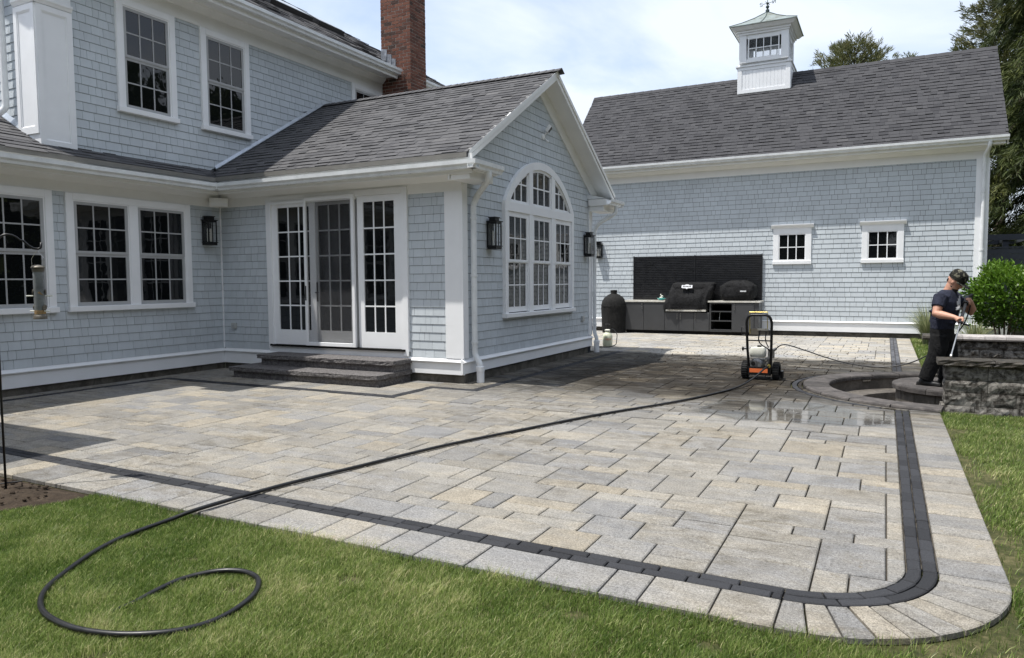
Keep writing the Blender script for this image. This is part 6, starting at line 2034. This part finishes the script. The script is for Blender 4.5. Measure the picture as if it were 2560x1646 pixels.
# trousers
m = MB()
loft(m, [(L(-.015, 0, .90), PSD, .165, PF, .128), (L(-.015, 0, .82), PSD, .178, PF, .138), (L(-.01, 0, .74), PSD, .178, PF, .132), (L(0, 0, .69), PSD, .165, PF, .115)], 28)
legs = (([(-.01, .085, .76), (-.015, .095, .62), (-.05, .105, .47), (-.11, .115, .32), (-.155, .125, .17)],), ([(.01, -.085, .76), (.03, -.095, .62), (.05, -.105, .47), (.02, -.12, .32), (-.01, -.13, .17)],))
for (pl,) in legs:
    P_ = [L(*q) for q in pl]
    m.tube(P_, [.112, .112, .102, .094, .088], 16)
    for k, z_ in enumerate((.20, .25, .31)):
        c_ = L(pl[-1][0] + .02 * k, pl[-1][1], z_)
        m.blob(c_, (.088 - .003 * k, .083 - .003 * k, .018), 12, 6)
tr = m.build('trousers', MAT['trouser'], person); fuse(tr, .010, 2)
for (pl,) in legs:
    f_, s2, _ = pl[-1]
    m = MB()
    m.blob(L(f_ - .02, s2, .15), (.06, .05, .055), 14, 10)
    m.tube([L(f_ - .075, s2, .128), L(f_ + .0, s2, .132), L(f_ + .10, s2, .124), L(f_ + .175, s2, .116)], [.036, .046, .042, .026], 12)
    b = m.build('boot', MAT['boot'], person); fuse(b, .009, 2)
    MB().tube([L(f_ - .10, s2, .104), L(f_ + .19, s2, .104)], [.036, .036], 10).build('sole', MAT['cab_dark'], b)
# beard, cap
m = MB()
m.blob(hp(.045, 0, -.085), (.052, .056, .040), 14, 10, RH); m.blob(hp(.005, 0, -.065), (.06, .066, .038), 14, 10, RH); m.blob(hp(.085, 0, -.040), (.010, .028, .007), 10, 6, RH)
m.blob(hp(-.075, 0, -.015), (.03, .06, .045), 12, 8, RH)
o = m.build('beard', MAT['hair'], person); fuse(o, .007, 1)
m = MB()
V, n = [], 26
for (r_, h_) in ((1.0, .028), (1.02, .05), (1.0, .09), (.93, .12), (.74, .146), (.4, .16), (.05, .164)):
    for k in range(n):
        a = 2 * math.pi * k / n
        V.append(hp(-.012 + .110 * r_ * math.cos(a), .090 * r_ * math.sin(a), h_))
fs = [(j * n + k, j * n + (k + 1) % n, (j + 1) * n + (k + 1) % n, (j + 1) * n + k) for j in range(6) for k in range(n)] + [tuple(6 * n + k for k in range(n))]
m.add(V, fs)
cp = m.build('cap', MAT['camo'], person, smooth='all')
m = MB(); V = []
for i in range(9):
    a = math.radians(-70 + 140 * i / 8)
    for (r_, h_) in ((.090, .034), (.092 + .090 * math.cos(a * .85), .026 - .010 * (1 - math.cos(a)))):
        V.append(hp(-.008 + r_ * 1.06 * math.cos(a), r_ * .92 * math.sin(a), h_))
V += [v - RH @ Vector((0, 0, .005)) for v in V[:18]]
fs = []
for i in range(8):
    fs += [(2 * i, 2 * i + 1, 2 * i + 3, 2 * i + 2), (18 + 2 * i, 18 + 2 * i + 2, 18 + 2 * i + 3, 18 + 2 * i + 1), (2 * i + 1, 18 + 2 * i + 1, 18 + 2 * i + 3, 2 * i + 3)]
m.add(V, fs); m.build('brim', MAT['camo'], cp, smooth=True)
# print on the shirt
mm4 = Matrix((( -PSD.x, 0, PF.x, 0), (-PSD.y, 0, PF.y, 0), (0, 1, 0, 0), (0, 0, 0, 1)))
pl_ = L(.186, .03, 1.125); mt = mm4.copy(); mt.translation = pl_
text_mesh('adidas', .085, 'chest_print', MAT['logo'], person, mt, .002)
m = MB()
for k, (x0_, h_) in enumerate(((-.075, .05), (-.028, .085), (.02, .12))):
    sl = .035
    q = [(x0_, 0), (x0_ + .034, 0), (x0_ + .034 - sl * h_ / .12 , h_), (x0_ - sl * h_ / .12, h_)]
    m.prism([pl_ - PSD * a + U * (b + .04) for a, b in q], [pl_ - PSD * a + U * (b + .04) + PF * .004 for a, b in q])
m.build('chest_stripes', MAT['logo'], person)
# spray lance
lance = thing('spray_lance', (HR.x, HR.y, HR.z), 'pressure washer lance held across the body, tip on the block wall', 'spray lance')
gd = LAX
m = MB()
m.tube([G0 - gd * .20, G0 - gd * .02], [.032, .034], 10)
m.tube([G0 - gd * .17, G0 - gd * .17 + Vector((.06, .03, .05))], [.022, .018], 8)
m.build('gun_body', MAT['black_metal'], lance)
MB().tube([G0 - gd * .03, G0.lerp(TIP, .36)], .019, 10).build('grip_sleeve', MAT['rubber'], lance, smooth=True)
MB().tube([G0.lerp(TIP, .34), TIP], .0085, 8).build('lance_tube', MAT['steel'], lance, smooth=True)
MB().tube([G0.lerp(TIP, .37), G0.lerp(TIP, .37) + Vector((.10, .02, -.035))], .011, 8).tube([G0.lerp(TIP, .355), G0.lerp(TIP, .385)], .024, 10).build('side_handle', MAT['black_metal'], lance, smooth=True)
MB().lathe([(0, 0), (.014, 0), (.016, .03), (.010, .05), (0, .05)], TIP - gd * .04, axis=gd, n=12).build('nozzle', MAT['steel'], lance)
ph = thing('pressure_hose', (0, 11.5, .3), 'thin black high-pressure hose sagging from the washer to the worker', 'hose')
hpz = [(WX + .21, WY, .465), (WX + .27, WY + .01, .515), (WX + .36, WY + .02, .53), (-1.05, 11.60, .455), (-.70, 11.58, .345), (-.35, 11.54, .275), (0.0, 11.50, .262), (.30, 11.46, .33), (.55, 11.42, .47), (.78, 11.38, .66), (.92, 11.26, .88), (.97, 11.08, 1.08), G0 - gd * .17 + Vector((.06, .03, .05))]
MB().tube(smooth_path(hpz, 8), .0085, 8).build('hose', MAT['rubber'], ph, smooth='all')

# ------------------------------------------------------------------ trees and plants
def spikes(P, D, ln, wd, rng):
    """flat narrow needles/leaves: P base, D direction -> 1 triangle pair each (kite)"""
    n = len(P)
    D = D / np.linalg.norm(D, axis=1, keepdims=True)
    R = rng.normal(size=(n, 3)); S = np.cross(D, R); S /= np.linalg.norm(S, axis=1, keepdims=True) + 1e-9
    ln = np.asarray(ln).reshape(-1, 1); wd = np.asarray(wd).reshape(-1, 1)
    v0 = P; v1 = P + D * ln * .45 + S * wd * .5; v2 = P + D * ln; v3 = P + D * ln * .45 - S * wd * .5
    V = np.stack([v0, v1, v2, v3], 1).reshape(-1, 3)
    Q = np.arange(4 * n).reshape(n, 4)
    return V, Q
def conifer(base, H, R, label, mat, seed, nb=230, low=.04, droop=.55, dens=1.0, upright=.0, group=None, spray=(.16, .34), wdt=.05, name='spruce_tree', tmin=0.0, sub=7):
    rng = np.random.default_rng(seed)
    t = thing(name, base, label, 'tree', group)
    base = Vector(base)
    trunk = MB().tube([base + Vector((0, 0, -.1)), base + Vector((.02, 0, H * .5)), base + Vector((0, 0, H * .97))], [H * .016 + .05, H * .010 + .03, .02], 9)
    trunk.build('trunk', MAT['bark'], t)
    P, D, LN, TI = [], [], [], []
    lim = MB()
    for i in range(nb):
        h = H * (low + (1 - low) * (i + rng.random()) / nb)
        k = max(0.0, 1 - h / H)
        Lb = R * ((k ** .75) if not upright else min(1.0, (k * 5) ** .6)) * rng.uniform(.62, 1.12) + .15
        az = i * 2.399 + rng.uniform(-.4, .4)
        d = np.array([math.cos(az), math.sin(az), 0]); sd = np.array([-d[1], d[0], 0])
        rise = .12 + upright * .9
        def bp(s): return np.array([base.x, base.y, base.z + h]) + d * (Lb * s) + np.array([0, 0, Lb * (rise * s - droop * s * s * (1 - upright))])
        lim.tube([bp(0), bp(.5), bp(1.0)], [.012 + .02 * k, .01 + .01 * k, .004], 4, cap=False)
        ns = int(max(5, Lb / .085) * dens)
        s = np.sqrt(rng.uniform(.03, 1, ns))
        bright = rng.uniform(.15, .75)
        for q in s:
            c = bp(q) + sd * rng.normal(0, .13 + .10 * (1 - q)) * min(1, Lb) + np.array([0, 0, rng.normal(0, .05)])
            kk = sub
            dirs = d * rng.uniform(.2, 1.0, (kk, 1)) + sd * rng.normal(0, .65, (kk, 1)) + np.array([[0, 0, 1]]) * (rng.normal(-.75 * (1 - upright) + .8 * upright, .4, (kk, 1)))
            P.append(np.repeat(c[None], kk, 0) + rng.normal(0, .045, (kk, 3))); D.append(dirs)
            LN.append(rng.uniform(*spray, kk))
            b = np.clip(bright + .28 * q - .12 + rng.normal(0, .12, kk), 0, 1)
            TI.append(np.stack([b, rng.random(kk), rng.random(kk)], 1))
    lim.build('limbs', MAT['bark'], t, kind='stuff')
    P, D, LN, TI = np.concatenate(P), np.concatenate(D), np.concatenate(LN), np.concatenate(TI)
    V, Q = spikes(P, D, LN, np.full(len(P), wdt), rng)
    V -= np.array(base)
    fast_mesh('crown', V, Q, mat, np.repeat(TI, 4, 0), t)
    return t
conifer((5.0, 29.0, 0), 21.0, 3.5, 'tall dark drooping evergreen at the right edge behind the barn', MAT['conifer'], 3, nb=420, droop=.80, dens=2.2, spray=(.20, .44), wdt=.030, group='evergreens behind the barn', sub=8)
conifer((3.75, 33.0, 0), 12.4, 1.5, 'lighter feathery pine above the right end of the barn ridge', MAT['pine'], 4, nb=220, upright=.75, droop=.3, dens=1.3, low=.45, spray=(.14, .30), wdt=.032, group='evergreens behind the barn', name='pine_tree')
conifer((-1.6, 40.0, 0), 12.8, 1.75, 'pine top showing above the barn ridge right of the cupola', MAT['pine'], 5, nb=150, upright=.95, droop=.3, dens=.9, low=.62, spray=(.16, .36), wdt=.035, group='evergreens behind the barn', name='pine_tree')
conifer((0.75, 42.0, 0), 12.35, 1.2, 'lower pine tip just above the middle of the barn ridge', MAT['pine'], 6, nb=90, upright=.95, droop=.3, dens=.7, low=.65, spray=(.16, .36), wdt=.035, group='evergreens behind the barn', name='pine_tree')
conifer((8.2, 31.5, 0), 18.0, 3.4, 'dark evergreen partly cut off by the right edge', MAT['conifer'], 8, nb=200, droop=.7, dens=.9, spray=(.22, .46), wdt=.04, group='evergreens behind the barn')

def shrub(base, rad, zc, label, seed, nleaf, group=None):
    rng = np.random.default_rng(seed)
    t = thing('shrub', base, label, 'shrub', group)
    b = Vector(base)
    for k in range(6):
        a = k * 1.05 + rng.uniform(-.3, .3)
        e = b + Vector((math.cos(a) * rad[0] * .55, math.sin(a) * rad[1] * .55, zc + rng.uniform(-.1, .2)))
        MB().tube([b + Vector((math.cos(a) * .04, math.sin(a) * .04, -.03)), b.lerp(e, .5) + Vector((0, 0, .06)), e], [.022, .016, .008], 6).build('stem', MAT['bark'], t)
    ncl = 300
    P, D, T_ = [], [], []
    u = rng.normal(size=(ncl, 3)); u /= np.linalg.norm(u, axis=1, keepdims=True)
    rr_ = rng.uniform(.55, 1.0, ncl) ** .5
    lump = np.array([1 + .34 * mnoise.noise(Vector((q[0] * 2.2 + seed, q[1] * 2.2, q[2] * 2.2))) for q in u])
    C_ = u * (rr_ * lump)[:, None] * np.array(rad) + np.array([b.x, b.y, b.z + zc])
    per = max(4, nleaf // ncl)
    for c, q in zip(C_, u):
        o = c + rng.normal(0, .055, (per, 3))
        d = q[None] * .8 + rng.normal(0, .6, (per, 3)) + np.array([[0, 0, .45]])
        P.append(o); D.append(d)
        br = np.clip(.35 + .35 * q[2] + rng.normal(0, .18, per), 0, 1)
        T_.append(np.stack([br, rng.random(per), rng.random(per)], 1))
    P, D, T_ = np.concatenate(P), np.concatenate(D), np.concatenate(T_)
    V, Q = spikes(P, D, rng.uniform(.06, .10, len(P)), rng.uniform(.03, .045, len(P)), rng)
    V -= np.array(b)
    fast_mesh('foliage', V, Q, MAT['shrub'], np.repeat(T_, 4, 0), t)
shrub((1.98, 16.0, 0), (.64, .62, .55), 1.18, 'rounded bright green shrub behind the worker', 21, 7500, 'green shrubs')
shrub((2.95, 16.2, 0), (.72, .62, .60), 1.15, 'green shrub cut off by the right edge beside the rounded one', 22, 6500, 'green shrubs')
def reed(base, n, ln, label, seed, spread=1.0):
    rng = np.random.default_rng(seed)
    t = thing('ornamental_grass', base, label, 'ornamental grass', 'ornamental grasses by the barn')
    V, Q, T_ = [], [], []
    for i in range(n):
        a = rng.uniform(0, 2 * math.pi); l_ = ln * rng.uniform(.6, 1.1); lean = rng.uniform(.15, .95) * spread
        d = np.array([math.cos(a), math.sin(a), 0]); s = np.array([-d[1], d[0], 0])
        o = d * rng.uniform(0, .10)
        w = rng.uniform(.006, .011)
        c = len(V); tt = (rng.random(), rng.random(), .5)
        for k in range(5):
            q = k / 4
            p = o + d * (l_ * lean * q * q * .8) + np.array([0, 0, l_ * (q - .42 * lean * q * q)])
            ww = w * (1 - q * .9)
            V += [p - s * ww, p + s * ww]; T_ += [tt, tt]
        Q += [(c + 2 * k, c + 2 * k + 1, c + 2 * k + 3, c + 2 * k + 2) for k in range(4)]
    fast_mesh('blades', np.array(V), np.array(Q), MAT['reed'], np.array(T_), t)
reed((.90, 19.4, -.03), 620, 1.10, 'pale feathery ornamental grass left of the worker against the barn', 31)
reed((1.62, 17.2, -.03), 360, .95, 'ornamental grass showing right of the worker below the shrub', 32)

# fence and pergola at the far right
fe = thing('board_fence', (4.5, 24.0, 0), 'slate-coloured horizontal board fence beyond the barn corner', 'fence')
for k in range(14):
    z0 = .15 + k * .156
    MB().box(2.2, 7.5, 24.0, 24.03, z0, z0 + .15).build('board', MAT['slate_board'], fe)
for xx in (2.3, 4.6, 6.9):
    MB().box(xx, xx + .1, 24.031, 24.12, 0, 2.40).build('post', MAT['slate_board'], fe)
MB().box(2.2, 7.5, 23.98, 24.1, 2.341, 2.375).build('cap_rail', MAT['slate_board'], fe)
pg = thing('pergola', (4.8, 25.5, 0), 'slate-coloured pergola with slanting rafters above the board fence', 'pergola')
MB().box(2.1, 8.0, 24.5, 24.56, 2.58, 2.74).build('beam', MAT['slate_board'], pg)
MB().box(2.1, 8.0, 27.5, 27.56, 2.58, 2.74).build('beam', MAT['slate_board'], pg)
for k in range(14):
    MB().box(2.3 + k * .42, 2.35 + k * .42, 24.56, 27.5, 2.60, 2.70).build('rafter', MAT['slate_board'], pg)
for xx in (2.9, 6.4):
    MB().box(xx, xx + .14, 24.56, 24.70, 0, 2.58).build('post', MAT['slate_board'], pg)
# pipe and meter boxes at the barn corner
cd = thing('conduit_pipe', (2.30, 20.6, 0), 'grey vertical conduit pipe beside the barn corner', 'pipe')
MB().tube([(1.80, 18.2, -.03), (1.80, 18.2, .80)], .035, 10).build('pipe', MAT['greybox'], cd, smooth=True)
MB().lathe([(.036, -.02), (.045, -.015), (.045, .015), (.036, .02)], (1.80, 18.2, .5), n=12).build('coupling', MAT['greybox'], cd)
ub = thing('utility_box', (2.05, 18.6, 0), 'pale utility boxes behind the shrub stems', 'utility box')
MB().box(1.90, 2.12, 18.5, 18.7, .05, .42).build('box', MAT['greybox'], ub)
MB().box(1.86, 2.16, 18.46, 18.74, .43, .46).build('lid', MAT['ivory'], ub)
MB().box(2.16, 2.40, 18.6, 18.8, .20, .55).build('meter', MAT['greybox'], ub)

# ------------------------------------------------------------------ soil bed at the left
sb = MB(); V, fs = [], []
nx, ny = 60, 60
for j in range(ny + 1):
    for i in range(nx + 1):
        u, v = i / nx, j / ny
        yy = 0.9 + (3.235 - .9) * v
        xr = -5.12 - .55 * max(0, (3.15 - yy)) ** 1.2 + .04 * mnoise.noise(Vector((yy * 6, 1, 0)))
        xx = -8.5 + (xr + 8.5) * u
        e = min(1, min(1 - u, 1 - v) * 14)
        V.append((xx, yy, -.034 + e * (.018 + .022 * mnoise.noise(Vector((xx * 5, yy * 5, 0))) + .012 * mnoise.noise(Vector((xx * 17, yy * 17, 3))))))
fs = [(j * (nx + 1) + i, j * (nx + 1) + i + 1, (j + 1) * (nx + 1) + i + 1, (j + 1) * (nx + 1) + i) for j in range(ny) for i in range(nx)]
sb.add(V, fs); sb = sb.build('soil_bed', MAT['soil'], smooth='all')
tag(sb, 'bare brown soil bed at the left edge of the lawn', kind='structure')
cl = MB()
for k in range(260):
    xx, yy = random.uniform(-7.2, -5.3), random.uniform(2.2, 3.2)
    r_ = random.uniform(.006, .022)
    cl.blob((xx, yy, -.01), (r_, r_ * .8, r_ * .6), 6, 4)
cl = cl.build('soil_clods', MAT['soil']); tag(cl, 'loose crumbs of soil scattered over the bed', kind='stuff')
# grit and leaf scraps washed loose on the far court
gr = MB()
for k in range(420):
    xx, yy = random.uniform(-4.5, .4), random.gauss(14.6, 1.7)
    if math.hypot(xx - PIT.x, yy - PIT.y) < 2.0: continue
    r_ = random.uniform(.006, .017)
    gr.blob((xx, yy, .004), (r_, r_ * .8, r_ * .4), 5, 3)
gr = gr.build('grit', MAT['soil']); tag(gr, 'dark crumbs of washed-off dirt scattered over the wet pavers', kind='stuff')

# ------------------------------------------------------------------ lawn grass
def vnoise(x, y, s, seed):
    """smooth value noise on a grid, about -1..1"""
    g = np.random.default_rng(seed).uniform(-1, 1, (64, 64))
    out = 0
    for o, a in ((1, 1.0), (2.1, .5)):
        u, v = x * s * o + 31.7, y * s * o + 17.3
        i, j = np.floor(u).astype(int), np.floor(v).astype(int); f, h = u - i, v - j
        f, h = f * f * (3 - 2 * f), h * h * (3 - 2 * h)
        q = lambda a_, b_: g[a_ % 64, b_ % 64]
        out = out + a * ((q(i, j) * (1 - f) + q(i + 1, j) * f) * (1 - h) + (q(i, j + 1) * (1 - f) + q(i + 1, j + 1) * f) * h)
    return out / 1.2
def grass_patch(n, sampler, lmin, lmax, w, seed):
    rng = np.random.default_rng(seed)
    P = sampler(n, rng)
    n = len(P)
    nf = vnoise(P[:, 0], P[:, 1], 1.4, 5)
    nf2 = vnoise(P[:, 0], P[:, 1], 5.5, 6)
    a = rng.uniform(0, 2 * math.pi, n)
    lean = np.abs(rng.normal(.45, .40, n))
    wind = np.array([.05, .02])
    D = np.stack([np.cos(a) * lean + wind[0], np.sin(a) * lean + wind[1]], 1)
    ln = rng.uniform(lmin, lmax, n) * (1 + .30 * nf2 + .12 * nf)
    de = np.where(P[:, 0] < KC.x, 3.243 - P[:, 1], np.where(P[:, 1] < KC.y, np.hypot(P[:, 0] - KC.x, P[:, 1] - KC.y) - R_EDGE, P[:, 0] - .58))
    ln = ln * (1 + .75 * np.exp(-np.abs(de) / .045))
    s = np.stack([-np.sin(a + .6), np.cos(a + .6)], 1) * (w * rng.uniform(.7, 1.3, n))[:, None]
    z0 = np.full(n, LZ)
    def v(xy, z): return np.concatenate([xy, z[:, None]], 1)
    v0 = v(P - s, z0); v1 = v(P + s, z0)
    m_ = P + D * (ln * .38)[:, None]
    v2 = v(m_ - s * .8, z0 + ln * .55); v3 = v(m_ + s * .8, z0 + ln * .55)
    v4 = v(P + D * (ln * 1.0)[:, None], z0 + ln * .92)
    V = np.stack([v0, v1, v2, v3, v4], 1).reshape(-1, 3)
    b = np.arange(n) * 5
    T = np.concatenate([np.stack([b, b + 1, b + 3], 1), np.stack([b, b + 3, b + 2], 1), np.stack([b + 2, b + 3, b + 4], 1)], 0)
    t0 = np.clip(.33 + .20 * nf + .20 * nf2 + rng.normal(0, .22, n), 0, 1)
    dry = rng.random(n) < np.clip(.04 + .40 * (nf2 - .42) + .20 * (nf - .45), .03, .42)
    t0[dry] = rng.uniform(.75, 1.0, dry.sum())
    ti = np.stack([t0, rng.random(n), rng.random(n)], 1)
    return V, T, np.repeat(ti, 5, 0)
def edge_y(x):
    return 3.245
BARE = [(-2.42, 2.86, .10), (-2.86, 2.50, .07), (-1.22, 3.02, .08), (-.62, 3.0, .07), (-3.4, 2.7, .05)]
def s_front(n, rng):
    out = []
    tot = 0
    while tot < n:
        k = n
        # denser towards the camera
        x = rng.uniform(-6.6, 1.6, k); y = 3.26 + .9 * (rng.random(k) < .12) * rng.random(k) - (rng.random(k) ** .8) * 2.0
        d = np.hypot(x, y)
        p = np.stack([x, y], 1)
        v = np.stack([p[:, 0], p[:, 1], np.full(k, -1.5)], 1)
        zc = v @ np.array(CF); xc = v @ np.array(CR)
        ok = (np.abs(xc) < zc * .74) & (zc > .6)
        soil = x < (-5.12 - .55 * np.maximum(0, 3.15 - y) ** 1.2 + .03)
        corner = (np.hypot(x - KC.x, y - KC.y) < R_EDGE - .005) | ((x < KC.x) & (y > 3.243)) | ((y > KC.y) & (x < .58))
        bald = vnoise(x, y, 2.1, 9) + .35 * vnoise(x, y, 9.0, 10)
        for bx, by, br in BARE:
            bald = np.maximum(bald, 1.35 - np.hypot(x - bx, (y - by) * 1.2) / br * .6)
        ok &= ~soil & ~corner & (rng.random(k) > np.clip((bald - .74) * 4, 0, .88))
        pp = p[ok]; out.append(pp); tot += len(pp)
    return np.concatenate(out)[:n]
def s_right(n, rng):
    out = []; tot = 0
    while tot < n:
        y = 2.6 + 7.0 * rng.random(n) ** 1.25; x = .56 + 1.9 * rng.random(n)
        worn = np.clip((.78 - x + .10 * np.sin(y * 3.1) + .05 * np.sin(y * 9)) * 6, 0, .93) * ((y > 4.2) & (y < 8.6))
        ok = (rng.random(n) > worn) & ~((np.hypot(x - KC.x, y - KC.y) < R_EDGE - .005)) & ~((y > KC.y) & (x < .582)) & ~((x < KC.x) & (y > 3.24)) & ~((y > 9.66) & (x > .58))
        p = np.stack([x, y], 1)[ok]; out.append(p); tot += len(p)
    return np.concatenate(out)[:n]
def s_far(n, rng):
    x = .60 + 2.2 * rng.random(n); y = 13.15 + 8 * rng.random(n)
    return np.stack([x, y], 1)[(y < 21.0)]
VV, TT, CC_ = [], [], []
off = 0
for (n, sm_, a, b, w, sd) in ((390000, s_front, .018, .042, .0014, 1), (110000, s_right, .020, .046, .0021, 2), (26000, s_far, .035, .075, .005, 3)):
    v, t, c = grass_patch(n, sm_, a, b, w, sd)
    VV.append(v); TT.append(t + off); CC_.append(c); off += len(v)
gs = fast_mesh('grass', np.concatenate(VV), np.concatenate(TT), MAT['grass'], np.concatenate(CC_))
tag(gs, 'short green lawn grass with paler dry blades', kind='stuff')
# woods standing beyond the lawn behind the viewpoint and to the right: seen in the window panes
rng = np.random.default_rng(77)
P, D = [], []
for k in range(110):
    if k < 70: c = np.array([rng.uniform(24, 34), -25 + 75 * k / 70, 0])
    else: c = np.array([-30 + 60 * (k - 70) / 40, rng.uniform(-34, -26), 0])
    H_ = rng.uniform(13, 18); n = 240
    u = rng.normal(size=(n, 3)); u /= np.linalg.norm(u, axis=1, keepdims=True)
    P.append(c + u * np.array([2.4, 2.4, H_ / 2]) + np.array([0, 0, H_ / 2])); D.append(u + rng.normal(0, .6, (n, 3)))
P, D = np.concatenate(P), np.concatenate(D)
V, Q = spikes(P, D, rng.uniform(1.0, 2.0, len(P)), rng.uniform(.8, 1.4, len(P)), rng)
wd = fast_mesh('far_woods', V, Q, MAT['conifer'], np.repeat(np.stack([rng.uniform(.1, .7, len(P)), rng.random(len(P)), rng.random(len(P))], 1), 4, 0))
tag(wd, 'leafy wood beyond the lawn', kind='stuff')
